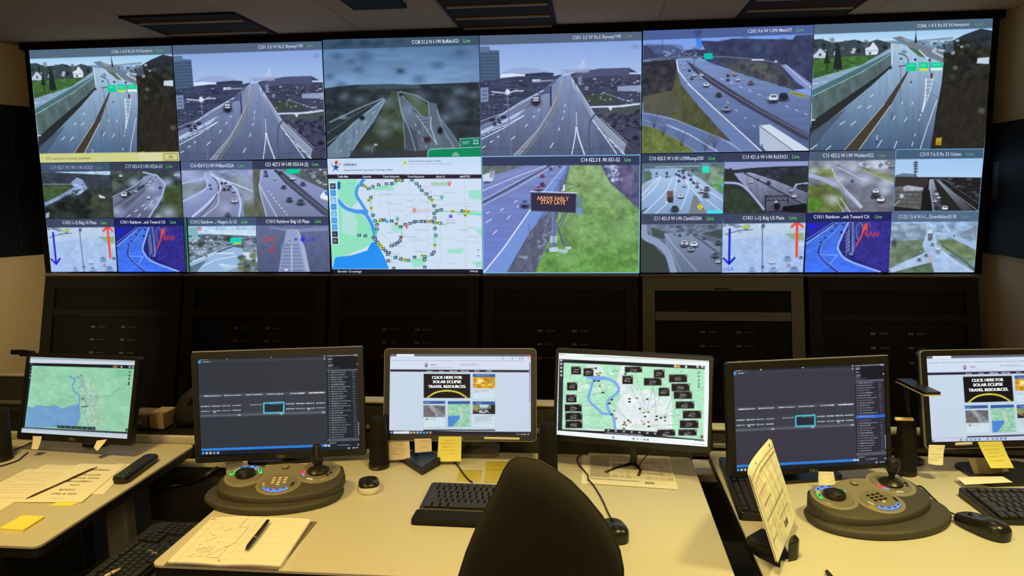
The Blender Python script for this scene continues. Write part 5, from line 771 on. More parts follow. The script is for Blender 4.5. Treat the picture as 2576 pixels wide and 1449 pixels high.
def desk_sign_map(p):                      # crop M4
    p.F((226, 238, 238)); p.P((178, 232, 198), (310, 205), (560, 210), (900, 230), (880, 300), (850, 400), (900, 540), (830, 700), (840, 880), (300, 890)); p.P((178, 232, 198), (1000, 230), (1745, 270), (1730, 1000), (1420, 960), (1410, 720), (1300, 600), (1180, 480), (1060, 500), (920, 330)); p.N(3, 60, 50, .05); p.P((226, 238, 240), (560, 215), (680, 215), (740, 330), (600, 345), (520, 300), a=.8); p.P((230, 240, 240), (1260, 560), (1400, 540), (1420, 700), (1320, 730), a=.8); p.N(4, 20, 20, .06)
    p.S(14, [(380, 420), (800, 420), (800, 500), (380, 480)], [(236, 246, 240)], 16, 34, .6, .6, 81); p.S(40, [(900, 420), (1240, 420), (1250, 900), (900, 900)], [(206, 220, 222), (240, 246, 246)], 12, 40, .5, .6, 82)
    b = (122, 170, 240); p.P(b, (480, 318), (620, 345), (740, 350), (740, 385), (660, 392), (560, 372)); p.C(b, 24, (620, 370), (590, 470), (566, 560), (590, 620), (660, 680), (700, 722), (780, 730)); p.C(b, 26, (700, 362), (790, 385), (850, 430), (872, 490), (830, 540), (770, 590), (755, 640), (775, 700), (820, 770), (834, 870))
    g = (140, 168, 156)
    for q in (((540, 380), (770, 600), (950, 790)), ((640, 400), (800, 600), (960, 790)), ((470, 440), (640, 400)), ((450, 560), (700, 515)), ((510, 650), (760, 620)), ((510, 745), (780, 735)), ((520, 850), (700, 880), (820, 890)), ((1030, 310), (1100, 500), (1150, 710)), ((985, 440), (1080, 620), (1150, 710)), ((1225, 440), (1180, 600), (1155, 710)), ((1225, 440), (1240, 600), (1250, 750)), ((1425, 520), (1340, 740), (1280, 770)), ((1300, 560), (1170, 710)), ((1500, 745), (1340, 750)), ((1480, 840), (1250, 845), (1180, 850)), ((1460, 680), (1290, 760)), ((1440, 890), (1290, 870), (1190, 850))): p.L(g, 4, *q, a=.9)
    for i in range(22):
        rn = random.Random(i+9); x, y = rn.uniform(860, 1280), rn.uniform(450, 880); p.L((206, 216, 216), 3, (x, y), (x+rn.uniform(-110, 110), y+rn.uniform(-20, 20)), a=.7)
    k = (34, 26, 28)
    for x0, y0, x1, y1 in ((392, 252, 488, 328), (516, 268, 614, 346), (350, 412, 452, 490), (340, 536, 442, 612), (328, 634, 496, 704), (332, 718, 500, 790), (334, 800, 502, 872), (934, 252, 1106, 308), (910, 344, 1014, 426), (1128, 368, 1304, 440), (1228, 282, 1334, 362), (1382, 332, 1562, 408), (1408, 424, 1588, 498), (1430, 504, 1612, 576), (1278, 466, 1384, 548), (1450, 604, 1634, 674), (1522, 698, 1706, 774), (1492, 796, 1676, 872), (1478, 888, 1660, 948), (1264, 890, 1442, 950)):
        p.R((120, 118, 120), x0-4, y0-4, x1+4, y1+4, a=.6); p.R(k, x0, y0, x1, y1); p.dash((130, 130, 136), x0+6, y0+9, x0+(x1-x0)*.6, y0+10, 6, .6); p.B((210, 206, 206), x1-10, y0+10, 7, 7)
        cx = (x0+x1)/2; w = min(34, (x1-x0)*.3)
        for j in range(3): p.dash((196, 196, 200), cx-w*(1-.25*(j == 0)), y0+28+j*14, cx+w*(.9-.2*(j == 2)), y0+29+j*14, 8, .85, int(x0+j))
    for x, y in ((628, 396), (666, 396), (712, 514), (804, 586), (778, 622), (980, 576), (980, 606), (1160, 580), (1086, 676), (1140, 756), (1256, 754), (1252, 788), (1300, 772), (1340, 764), (1176, 856), (970, 796), (800, 736), (940, 326), (640, 266)): p.R((50, 44, 44), x-13, y-8, x+13, y+8)
    for x, y in ((668, 340), (680, 446), (1054, 570), (1126, 716), (1172, 714), (828, 696), (846, 776), (1128, 832), (1172, 812), (1340, 798), (990, 814), (930, 812), (684, 314), (652, 322)): p.P((206, 150, 96), (x-12, y-9), (x+12, y-9), (x+12, y+9), (x-12, y+9)); p.B((90, 50, 30), x, y, 7, 5)
    p.S(8, [(905, 830), (970, 820), (975, 875), (910, 880)], [(240, 246, 220), (70, 80, 60)], 10, 16, .8, .9, 4); p.R((220, 226, 226), 1096, 790, 1126, 810); p.L((70, 60, 60), 2, (1096, 790), (1126, 790), (1126, 810), (1096, 810), (1096, 790)); p.B((240, 246, 240), 800, 318, 18, 16); p.C((110, 180, 130), 6, (800, 310), (830, 290), (870, 300))
    p.P((238, 246, 246), (255, 100), (1795, 175), (1795, 248), (1742, 246), (258, 176)); p.P((196, 204, 206), (516, 132), (1790, 192), (1790, 206), (516, 146), a=.8); p.dash((110, 116, 120), 274, 126, 324, 128, 10, .8); p.P((28, 30, 34), (270, 174), (1742, 244), (1742, 276), (312, 210), (270, 208)); p.dash((130, 130, 134), 308, 188, 414, 192, 9, .7); p.P((230, 214, 190), (1432, 230), (1456, 232), (1456, 258), (1432, 256)); p.P((226, 150, 40), (1458, 234), (1494, 236), (1494, 262), (1458, 260)); p.R((80, 26, 26), 1600, 246, 1622, 268, a=.6)
    for x in (1554, 1670, 1718): p.B((226, 228, 228), x, 252, 14, 14)
    p.P((44, 46, 58), (268, 206), (314, 208), (298, 890), (254, 888)); p.P((238, 246, 246), (1744, 250), (1795, 250), (1786, 1070), (1726, 1010))
    for i, y in enumerate((188, 222, 262, 300, 338)): p.B((230, 234, 236), 289, y, 11, 11)
    for y in (312, 350, 390, 430, 456): p.R((60, 110, 86), 1672, y-10, 1692, y+10); p.R((170, 220, 190), 1677, y-5, 1687, y+5)
    p.P((30, 30, 34), (254, 884), (730, 905), (1735, 990), (1735, 1006), (252, 900)); p.P((240, 248, 250), (244, 898), (1735, 1000), (1786, 1010), (1786, 1075), (240, 955)); p.P((34, 34, 38), (730, 880), (1280, 912), (1276, 950), (1130, 948), (730, 912)); p.dash((226, 230, 230), 740, 920, 1110, 946, 7, .9)
    for k, x in enumerate((766, 842, 924, 1002, 1082, 1162, 1240)): p.B((170, 210, 230) if k == 3 else (200, 206, 206), x, 898+k*5, 13, 10, .9)
    p.R((50, 44, 40), 1700, 946, 1728, 978); p.B((220, 160, 60), 1714, 962, 8, 8); p.dash((40, 44, 50), 1640, 1000, 1735, 1006, 10, .8)
    for x, c in ((816, (50, 130, 200)), (1022, (120, 120, 130)), (1062, (170, 190, 220)), (1098, (226, 206, 170)), (1132, (90, 150, 170)), (1166, (90, 120, 170))): p.B(c, x, 967+(x-816)*.07, 12, 10)
    p.dash((150, 156, 160), 1620, 1034, 1740, 1042, 7, .6)
# ------------------------------------------------------------------ the room
def struct(o, label=None):
    o['kind'] = 'structure'
    if label: o['label'] = label
    return o
CEIL = 2.64
def ceiling_mat():
    m = mat('ceiling_tile', (190, 178, 158), 0.9); nt = m.node_tree; b = nt.nodes['Principled BSDF']
    tc = nt.nodes.new('ShaderNodeTexCoord'); mp = nt.nodes.new('ShaderNodeMapping'); mp.inputs['Location'].default_value = (0.13, 0.02, 0)
    br = nt.nodes.new('ShaderNodeTexBrick'); br.offset = 0.0
    br.inputs['Scale'].default_value = 1.0; br.inputs['Brick Width'].default_value = 0.61; br.inputs['Row Height'].default_value = 1.22
    br.inputs['Mortar Size'].default_value = 0.008; br.inputs['Mortar Smooth'].default_value = 0.2
    br.inputs['Color1'].default_value = (0.62, 0.41, 0.24, 1); br.inputs['Color2'].default_value = (0.54, 0.36, 0.21, 1); br.inputs['Mortar'].default_value = (0.44, 0.29, 0.17, 1)
    no = nt.nodes.new('ShaderNodeTexNoise'); no.inputs['Scale'].default_value = 90
    mx = nt.nodes.new('ShaderNodeMixRGB'); mx.blend_type = 'MULTIPLY'; mx.inputs[0].default_value = 0.25
    nt.links.new(tc.outputs['Object'], mp.inputs['Vector']); nt.links.new(mp.outputs[0], br.inputs['Vector']); nt.links.new(tc.outputs['Object'], no.inputs['Vector'])
    nt.links.new(br.outputs['Color'], mx.inputs[1]); nt.links.new(no.outputs['Fac'], mx.inputs[2]); nt.links.new(mx.outputs[0], b.inputs['Base Color'])
    return m
WALL = mat('painted_wall', (206, 190, 158), 0.9, noise=0.03, nscale=6, bump=0.15, bscale=300)
struct(MB().box((0, -3.2, CEIL+0.05), (9.6, 8.6, 0.1)).build('ceiling', ceiling_mat()))
struct(MB().box((0, -3.2, -0.05), (9.6, 8.6, 0.1)).build('floor', mat('carpet', (17, 17, 16), 0.95, noise=0.3, nscale=60, bump=0.4, bscale=400)))
struct(MB().box((0, 0.70, 1.32), (6.6, 0.12, 2.64)).build('wall_back', WALL))
struct(MB().box((3.17, -3.4, 1.32), (0.12, 8.2, 2.64)).build('wall_right', WALL))
LD = Vector((-0.45, -1.0, 0)).normalized(); LN = Vector((1.0, -0.45, 0)).normalized()
def leftwall(t, out, z): return Vector((-3.13, 0.10, 0)) + LD*t + LN*out + Vector((0, 0, z))
mb = MB(); a, b, c, d = leftwall(-0.65, 0, 0), leftwall(3.4, 0, 0), leftwall(3.4, -0.12, 0), leftwall(-0.65, -0.12, 0)
mb.prism([(p.x, p.y) for p in (a, b, c, d)], 0, CEIL); struct(mb.build('wall_left', WALL))
struct(MB().box((-0.7, -7.45, 1.32), (8.4, 0.1, 2.64)).build('wall_rear', WALL))
struct(MB().box((-4.72, -5.3, 1.32), (0.12, 4.4, 2.64)).build('wall_side', WALL))
BLACKTRIM = mat('black_trim', (11, 11, 11), 0.9, spec=.2)
struct(MB().box((0, 0.24, 2.617), (6.12, 0.50, 0.042)).build('trim_1', BLACKTRIM), 'black board closing the gap between video wall and ceiling')
struct(MB().box((-3.02, 0.26, 1.853), (0.036, 0.5, 1.486)).build('trim_2', BLACKTRIM)); struct(MB().box((3.02, 0.26, 1.853), (0.036, 0.5, 1.486)).build('trim_3', BLACKTRIM))

# ceiling fixtures (switched off) seen above the video wall
GRILLE = mat('dull_metal', (150, 128, 98), 0.55, 0.2); DARKLENS = mat('dark_lens', (66, 54, 40), 0.95, spec=.1); FR = mat('fixture_frame', (30, 26, 22), 0.8, spec=.2)
def troffer(pts, label, slats, name='ceiling_light', cat='ceiling light'):
    P = [onz(x, y, CEIL) for x, y in pts]; x0 = min(p.x for p in P); x1 = max(p.x for p in P); y0 = min(p.y for p in P); y1 = max(p.y for p in P)
    t = thing(name, label, cat, ((x0+x1)/2, (y0+y1)/2, CEIL)); w, d = x1-x0, y1-y0
    f = MB()
    for sx in (-1, 1): f.box((sx*(w/2-.009), 0, -.006), (.018, d, .012), .003, 1)
    for sy in (-1, 1): f.box((0, sy*(d/2-.009), -.006), (w, .018, .012), .003, 1)
    f.build('frame', FR, t)
    MB().box((0, 0, -.004), (w-.03, d-.03, .006)).build('lens', DARKLENS, t)
    for i in range(slats):
        y = -d/2+(i+.5)*d/slats
        MB().box((0, y, -.012), (w-.05, .028, .010), .003, 1).build('slat', GRILLE, t)
    return t
troffer([(352, 38), (590, 30), (668, 88), (450, 96)], 'unlit ceiling light panel above the left of the video wall', 2)
troffer([(1120, -40), (1380, -40), (1382, 72), (1165, 80)], 'unlit ceiling light with bright metal slats above middle of video wall', 4)
troffer([(1905, -20), (2170, -20), (2110, 46), (1870, 58)], 'unlit ceiling light above fifth column of video wall', 3)
t = MB(); q = onz(870, -60, CEIL); t.box((q.x, q.y+.32, CEIL-.01), (.30, .5, .02), .004, 1)
tag(t.build('ceiling_vent', FR), 'dark square ceiling vent at the very top beside the slatted light', 'vent')

# black panels on the side walls
PANEL = mat('black_panel', (8, 8, 9), 0.6, spec=.2)
t = thing('wall_panel', 'tall black panel hung on left wall with a sparkling vertical seam', 'wall panel', leftwall(0.55, 0.04, 1.75))
mb = MB(); pts = [leftwall(0.02, 0.005, 0), leftwall(1.2, 0.005, 0), leftwall(1.2, 0.06, 0), leftwall(0.02, 0.06, 0)]
o = mb.prism([(p.x, p.y) for p in pts], 1.235, 2.235, 0.004).build('backing', PANEL); o.data.transform(Matrix.Translation(-t.location)); o.parent = t
mb = MB(); rn = random.Random(4)
for k in range(44):
    z = 1.30+k*.0186
    if rn.random() < .75:
        p = leftwall(0.15, 0.062, z); mb.box(p, (.004, .004, rn.uniform(.004, .012)))
o = mb.build('seam_glint', mat('seam_glint', (150, 140, 130), 0.3, 0.8)); o.data.transform(Matrix.Translation(-t.location)); o.parent = t
t = thing('wall_panel', 'black rectangular panel hung on right wall beside the video wall', 'wall panel', (3.07, -0.55, 1.6))
MB().box((0.008, 0.09, 0.02), (.06, .98, .76), .005).build('backing', PANEL, t)
MB().box((-0.022, 0.50, 0.07), (.006, .06, .22), .002).build('switch_plate', mat('dim_plate', (40, 36, 32), 0.6), t)

# ------------------------------------------------------------------ the video wall: twelve displays, each showing one picture or four
CUBE = mat('display_housing', (12, 12, 13), 0.6)
def feed(name, k, quad, paint, pk=None, pquad=None, parent=None, step=1.5):
    px = crop(k, quad); pq = quad if pquad is None else pquad
    return picture(name, px, paint, pq, (0, 0, 0), (0, -1, 0), SCREEN, parent, step, inv=parent.matrix_world.inverted())
def display(c, r, label, feeds):
    z = 2.59-0.7355*(r+0.5)
    t = thing('wall_display', label, 'video wall display', (c-2.5, 0, z), 0, 'displays of the video wall'); bpy.context.view_layer.update()
    MB().box((0, .254, 0), (.996, .5, .732), .003, 1).build('housing', CUBE, t)
    for f in feeds: feed('screen', *f, parent=t)
Q306a, Q306b = [(218, 378), (1291, 343), (1353, 1213), (303, 1226)], [(1185, 163), (2370, 122), (2313, 984), (1152, 1000)]
Q501a, Q501b = [(1298, 342), (2422, 310), (2459, 1193), (1358, 1212)], [(1216, 268), (2438, 238), (2432, 1160), (1228, 1178)]
QPL, QTC = [(578, 470), (1130, 464), (1108, 858), (570, 860)], [(1134, 462), (1698, 458), (1676, 858), (1118, 858)]
display(0, 0, 'upper wall display, leftmost column, highway feed with a yellow notice bar', [(K1, Q306a, feed_hampton_notice, None, Q306b)])
display(1, 0, 'upper wall display in second column showing the empty elevated skyway', [(K1, Q501a, feed_skyway, None, Q501b)])
display(2, 0, 'upper wall display showing raindrops, forest and a green EXIT 22 sign', [(K2, [(34, 300), (1211, 268), (1227, 1180), (71, 1192)], feed_buffalo)])
display(3, 0, 'upper wall display in fourth column showing elevated skyway, right of rainy feed', [(K2, Q501b, feed_skyway)])
display(4, 0, 'upper wall display showing highway with cars and white lorry corner', [(K3, [(47, 205), (1181, 165), (1148, 1000), (38, 1018)], feed_main)])
display(5, 0, 'upper wall display, rightmost column, highway with green signs and dark bank', [(K3, Q306b, feed_hampton)])
display(0, 1, 'lower wall display, leftmost, four small feeds with blue and red arrows', [
    (K4, [(305, 92), (825, 86), (854, 503), (343, 507)], feed_c19), (K4, [(827, 86), (1353, 80), (1379, 501), (856, 503)], feed_c17),
    (K4, [(346, 510), (857, 507), (881, 908), (386, 910)], feed_plaza_plain, None, QPL), (K4, [(860, 507), (1379, 504), (1397, 910), (891, 910)], feed_toward_ca, None, QTC)])
display(1, 1, 'lower wall display in second column, four small feeds with a green line', [
    (K4, [(1362, 78), (1899, 72), (1921, 496), (1382, 500)], feed_c16), (K4, [(1901, 72), (2463, 64), (2473, 494), (1923, 496)], feed_c21),
    (K4, [(1384, 503), (1923, 500), (1945, 910), (1402, 911)], feed_niagara), (K4, [(1925, 500), (2474, 497), (2487, 910), (1947, 910)], feed_rainbow_plaza)])
display(2, 1, 'lower wall display showing a city road map web page', [(K5, [(70, 58), (1228, 40), (1240, 918), (108, 918)], web_map, None, None)])
display(3, 1, 'lower wall display showing roadside sign reading ARRIVE EARLY STAY LATE', [(K5, [(1230, 38), (2430, 25), (2420, 920), (1243, 920)], feed_sign)])
display(4, 1, 'lower wall display in fifth column, four small feeds with yellow diamond sign', [
    (K6, [(38, 72), (587, 65), (577, 468), (36, 470)], feed_c10), (K6, [(589, 65), (1146, 58), (1136, 462), (579, 468)], feed_c13),
    (K6, [(36, 472), (577, 470), (571, 858), (32, 860)], feed_c11), (K6, QPL, lambda p: feed_plaza(p, True))])
display(5, 1, 'lower wall display, rightmost, four small feeds with antenna tower on grey sky', [
    (K6, [(1150, 55), (1721, 45), (1705, 455), (1138, 462)], feed_c15), (K6, [(1723, 40), (2313, 35), (2276, 455), (1707, 455)], feed_c319),
    (K6, QTC, feed_toward_ca), (K6, [(1699, 458), (2278, 455), (2246, 858), (1677, 860)], feed_c123)])

# ------------------------------------------------------------------ pedestal cabinets under the video wall, fronts leaning out towards the floor
CAB = mat('cabinet_dark', (27, 26, 25), 0.6, spec=.25, noise=0.06, nscale=12); CABR = mat('cabinet_recess', (18, 18, 19), 0.6, spec=.2); LEDGE = mat('cabinet_ledge', (120, 104, 82), 0.5)
LATCH = mat('latch_pale', (92, 88, 80), 0.4); LATCHD = mat('latch_grey', (46, 45, 42), 0.45)
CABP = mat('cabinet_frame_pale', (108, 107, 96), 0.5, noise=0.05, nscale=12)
SL = 0.25
def fy(z): return -0.045-(1.095-z)*SL
def slab(mb, x0, x1, z0, z1, out, th):      # a board lying on the leaning front
    vs = []
    for z, o in ((z0, out), (z1, out), (z1, out-th), (z0, out-th)):
        vs.append((fy(z)-o, z))
    V = [[mb.bm.verts.new((x, y, z)) for y, z in vs] for x in (x0, x1)]
    for i in range(4): mb.bm.faces.new((V[0][i], V[0][(i+1) % 4], V[1][(i+1) % 4], V[1][i]))
    mb.bm.faces.new(V[0]); mb.bm.faces.new(list(reversed(V[1]))); return mb
names = ['below the leftmost column of the video wall', 'below second column of the video wall', 'below the road map display', 'below the roadside sign display', 'below fifth column, with a handle slot on its top rail', 'below the rightmost column of the video wall']
for c in range(6):
    t = thing('pedestal_cabinet', 'dark slanted pedestal cabinet '+names[c], 'cabinet', (c-2.5, 0, 0), 0, 'pedestal cabinets under the video wall')
    h = .488 if c != 4 else .484
    mb = MB(); V = []
    for x in (-h, h): V.append([mb.bm.verts.new((x, y, z)) for y, z in ((fy(1.095)+.014, 1.095), (.5, 1.095), (.5, 0.0), (fy(0)+.014, 0.0))])
    for i in range(4): mb.bm.faces.new((V[0][i], V[0][(i+1) % 4], V[1][(i+1) % 4], V[1][i]))
    mb.bm.faces.new(V[0]); mb.bm.faces.new(list(reversed(V[1]))); mb.build('body', CABR, t)
    fr = MB()
    slab(fr, -h, -h+.075, .04, 1.095, .012, .026); slab(fr, h-.075, h, .04, 1.095, .012, .026); slab(fr, -h+.075, h-.075, 1.015, 1.095, .012, .026); slab(fr, -h+.075, h-.075, .04, .14, .012, .026)
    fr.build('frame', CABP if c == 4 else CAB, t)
    slab(MB(), -h+.080, h-.080, .890, 1.010, -.004, .012).build('upper_panel', CABR, t)
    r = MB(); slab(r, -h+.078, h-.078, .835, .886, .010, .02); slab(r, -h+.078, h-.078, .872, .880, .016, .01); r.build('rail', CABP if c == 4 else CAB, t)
    slab(MB(), -h+.080, h-.080, .145, .830, -.004, .012).build('lower_panel', CABR, t)
    for z in (.765, .683, .598):
        for u in (-.135, .08):
            slab(MB(), u, u+.03, z-.007, z+.007, .004, .01).build('latch', LATCH, t)
            slab(MB(), u+.05, u+.105, z-.005, z+.005, .003, .008).build('latch_plate', LATCHD, t)
    MB().box((0, -.03, 1.1035), (.992, .06, .014), .003, 1).build('ledge', LEDGE, t)
    if c == 4: slab(MB(), -.05, .04, 1.022, 1.032, .016, .01).build('handle', mat('handle_black', (10, 10, 10), .4), t)

# ------------------------------------------------------------------ consoles
LAM = mat('grey_laminate', (208, 203, 190), 0.42, noise=0.03, nscale=500, spec=0.35)
EDGE = mat('dark_edge', (30, 27, 24), 0.5); LEGM = mat('leg_metal', (132, 128, 118), 0.45, 0.1); UNDER = mat('console_panel', (58, 56, 51), 0.7, noise=0.06, nscale=30)
DZ = 0.74
def desk(label, x0, x1, y0, y1, legs):
    t = thing('console_desk', label, 'desk', ((x0+x1)/2, (y0+y1)/2, 0), 0, 'console desks'); cx, cy = (x0+x1)/2, (y0+y1)/2
    o = rrect(x0-cx, y0-cy, x1-cx, y1-cy, .022, 4)
    MB().prism(o, DZ-.008, DZ, .002, 1).build('desktop', LAM, t)
    o2 = rrect(x0-cx+.001, y0-cy+.001, x1-cx-.001, y1-cy-.001, .022, 4)
    MB().prism(o2, DZ-.034, DZ-.0081).build('edge_band', EDGE, t)
    for lx in legs:
        MB().box((lx-cx, .12, .40), (.075, .055, .60), .008).build('leg', LEGM, t)
        MB().box((lx-cx, .06, .03), (.085, .62, .06), .012).build('foot', EDGE, t)
    MB().box(((legs[0]+legs[-1])/2-cx, .12, .67), (legs[-1]-legs[0]+.06, .05, .06), .004, 1).build('crossbar', EDGE, t)
    return t
desk('pale grey console desk on the left, papers and remote control on it', -2.35, -.737, -3.024, -2.242, (-2.15, -.86))
desk('pale grey middle console desk with the open notebook', -.389, 1.033, -3.088, -2.240, (-.28, .92))
desk('pale grey console desk on the right with the paper holder', 1.100, 2.85, -3.20, -2.170, (1.22, 2.7))
SPX = 1.2
t = thing('console_beam', 'long low console beam running behind and under the desks', 'console', (.9, -2.12, 0))
MB().box((.12, 0, .6475), (4.0, .15, .028), .003, 1).build('beam_top', LAM, t)
MB().box((.12, .015, .52), (4.0, .12, .226)).build('beam_front', UNDER, t)
for lx in (-1.7, -.2, 1.3, 1.95): MB().box((lx, .03, .205), (.07, .08, .41), .006).build('leg', LEGM, t)
MB().box((-1.52, -.02, .40), (.12, .08, .05), .004).build('bracket', LEGM, t)
def back_panel(label, x0, x1, z1, y=-2.06):
    t = thing('console_screen_panel', label, 'panel', ((x0+x1)/2, y, .66), 0, 'upright panels behind the desks'); w = x1-x0
    MB().box((0, 0, (z1-.662)/2), (w, .05, z1-.662-.02)).build('board', UNDER, t)
    MB().box((0, -.005, z1-.662-.006), (w+.01, .06, .012), .004, 1).build('cap_rail', LAM, t)
    MB().box((0, -.032, (z1-.662)*.52), (w, .014, .016), .003, 1).build('slot_rail', LEGM, t)
back_panel('low upright panel behind the middle desk between the monitors', -.42, 1.06, .875)
back_panel('low upright panel behind the right desk', 1.13, 2.6, .80)
t = thing('rear_shelf', 'narrow pale shelf along back of left desk holding small boxes', 'shelf', (-1.5, -2.09, .70))
MB().box((0, .01, .045), (1.60, .24, .026), .003, 1).build('shelf_board', CAB, t); MB().box((0, -.122, .045), (1.60, .018, .032), .003, 1).build('front_rail', LAM, t); MB().box((0, .02, -.01), (1.58, .2, .075)).build('apron', UNDER, t)
MB().box((-.7, .02, -.37), (.08, .16, .66)).build('leg', LEGM, t); MB().box((.7, .02, -.37), (.08, .16, .66)).build('leg', LEGM, t)
back_panel('low upright panel behind left desk at edge of picture', -2.35, -1.42, .915, -1.91)
# ------------------------------------------------------------------ desk monitors
BEZ = mat('black_bezel', (22, 21, 20), 0.38, spec=0.6); BEZG = mat('grey_stand', (120, 112, 98), 0.45); LOGO = mat('silver_mark', (150, 146, 138), 0.4, 0.4)
def pose(c, yaw, tilt):
    return Matrix.Translation(Vector(c)) @ Matrix.Rotation(math.radians(yaw), 4, 'Z') @ Matrix.Rotation(math.radians(tilt), 4, 'X')
def monitor(label, c, yaw, tilt, w, h, quad, paint, pquad, bz=(.017, .017, .017, .020), stand='plate', logo=True, name='monitor', r=.008, base_off=(0, .06), trim=None):
    M = pose(c, yaw, tilt); L, R, T, B = bz
    bp = Vector((c[0], c[1], 0)) + Matrix.Rotation(math.radians(yaw), 3, 'Z') @ Vector((base_off[0], base_off[1], 0))
    root = thing(name, label, 'monitor', (bp.x, bp.y, DZ), math.radians(yaw)); bpy.context.view_layer.update()
    inv = root.matrix_world.inverted(); A = inv @ M
    x0, x1, z0, z1 = -w/2-L, w/2+R, -h/2-B, h/2+T
    mb = MB()
    out = rrect(x0, z0, x1, z1, r, 4); inn = rrect(-w/2, -h/2, w/2, h/2, .0008, 4)
    rings = [[A @ Vector((p[0], y, p[1])) for p in q] for q, y in ((inn, .002), (inn, -.005), (out, -.005 if r else -.005))]
    o2 = rrect(x0-.002, z0-.002, x1+.002, z1+.002, r+.002, 4)
    rings += [[A @ Vector((p[0], y, p[1])) for p in o2] for y in (-.001, .020)]
    bk = rrect(x0+.03, z0+.03, x1-.03, z1-.03, .02, 4); rings.append([A @ Vector((p[0], .045, p[1])) for p in bk])
    mb.loft(rings, cap=False); mb.bm.faces.new([mb.bm.verts[i] for i in range(0)]) if False else None
    mb.bm.verts.ensure_lookup_table(); mb.bm.faces.new(mb.bm.verts[-len(bk):])
    mb.build('bezel', BEZ, root)
    TR = mat('bezel_edge', (150, 146, 136), .35, .2)
    if trim == 'ring':
        oa, ob = rrect(x0-.0026, z0-.0026, x1+.0026, z1+.0026, r+.002, 5), rrect(x0-.0002, z0-.0002, x1+.0002, z1+.0002, r, 5)
        MB().loft([[A @ Vector((p[0], y, p[1])) for p in q] for q, y in ((ob, -.0052), (oa, -.0046), (oa, .004), (ob, .005))], cap=False).build('trim_and_rim_light', TR, root)
    elif trim == 'top':
        MB().box((0, .004, z1+.0025), (x1-x0-.004, .016, .003), .001, 1).build('trim_and_rim_light', TR, root).data.transform(A)  # rim light along the top edge, put in as a pale strip
    nrm = M.to_3x3() @ Vector((0, -1, 0)); p0 = M @ Vector((0, 0, 0))
    if quad is None: quad = [pix(M @ Vector(q)) for q in ((-w/2, 0, h/2), (w/2, 0, h/2), (w/2, 0, -h/2), (-w/2, 0, -h/2))]
    scr = picture('screen', quad, paint, pquad, tuple(p0), tuple(nrm), SCREEN, root, 1.5, inv=inv)
    if logo: mark('badge', 'DELL', .028, LOGO, root, A @ Matrix.Translation((0, -.0060, -h/2-B*.55)))
    n = A @ Vector((0, .045, -.02)); f = Vector((base_off[0]*0, .02, .012)) 
    if stand:
        wd = .055 if stand not in ('arm', 'vee') else .022
        mb = MB(); a = A @ Vector((0, .04, 0)); bt = Vector((0, .055 if stand != 'arm' else .022, .010))
        rings = []
        for p, ww, th in ((bt, wd, .022), (bt*.55+a*.45+Vector((0, .015, 0)), wd*.8, .02), (a+Vector((0, .01, .03)), wd*.8, .02)):
            rings.append([p+Vector(q) for q in ((-ww/2, -th/2, 0), (ww/2, -th/2, 0), (ww/2, th/2, 0), (-ww/2, th/2, 0))])
        mb.loft(rings).build('neck', BEZG if stand == 'grey' else BEZ, root)
        if stand == 'vee':
            mb = MB()
            mb.tube([bt+Vector((0, 0, -.002)), bt+Vector((-.05, -.055, -.0045)), bt+Vector((-.075, -.10, -.005))], .0045, 8); mb.tube([bt+Vector((0, 0, -.002)), bt+Vector((.03, -.05, -.0045)), bt+Vector((.03, -.10, -.005))], .0045, 8)
            mb.build('shadow_shaped_foot', BEZ, root, True); return root  # foot tubes shaped after the stand's shadow on the paper
        bw, bd = (.24, .18) if stand == 'plate' else (.16, .13) if stand == 'grey' else (.10, .06)
        MB().prism(rrect(-bw/2, -bd/2+.02, bw/2, bd/2+.02, .03, 5), 0, .011, .004, 2).build('base', BEZ if stand != 'grey' else BEZG, root)
    return root
def pix(p):
    q = CM @ (np.array(p)-CAM); return (1288+FPX*q[0]/q[2], 724.5+FPX*q[1]/q[2])
Q1 = [(300, 150), (1378, 188), (1294, 990), (204, 928)]; Q2 = [(150, 175), (1776, 120), (1791, 1092), (184, 1152)]
Q3 = [(330, 122), (1752, 128), (1757, 948), (315, 930)]; Q4 = [(262, 112), (1787, 182), (1781, 1064), (243, 945)]
monitor('monitor on left desk showing a green map with a blue lake', (-1.107, -2.336, .938), -5.0, -15.1, .43, .269, crop(M1, Q1), desk_green_map, Q1, (.012, .014, .012, .022), 'arm', base_off=(0, .045))
monitor('large monitor with dark grey camera list, behind the left joystick controller', (-.338, -2.399, .943), 12.5, -4.4, .518, .324, crop(M2, Q2), desk_camera_list, Q2, (.018, .018, .022, .020), 'plate', trim='top')
monitor('monitor in middle of centre desk showing white web page, fringed with notes', (.257, -2.317, .968), 3.1, -12.0, .477, .268, crop(M3, Q3), desk_web, Q3, (.017, .017, .017, .020), 'grey', r=.014, trim='ring', base_off=(.045, .06))
monitor('monitor showing pale map crowded with black message boxes', (.821, -2.401, .987), -11.2, -8.0, .477, .268, crop(M4, Q4), desk_sign_map, Q4, (.009, .009, .012, .016), 'vee', logo=False, base_off=(0, .02))
Q5 = [(1844, 932), (2224, 914), (2231, 1167), (1852, 1189)]
monitor('large monitor with purple grey camera list behind the paper holder', (1.3665, -2.425, .946), 14.2, -8.0, .496, .310, Q5, desk_camera_list_purple, Q2, (.020, .013, .021, .013), 'plate', trim='top')
monitor('monitor cut by right edge of picture, web page with a yellow note', (1.988, -2.285, .980), 7.8, -12.4, .477, .268, None, desk_web_light, Q3, (.019, .019, .017, .020), 'plate', r=.014, trim='ring', logo=False, base_off=(0, -.06))
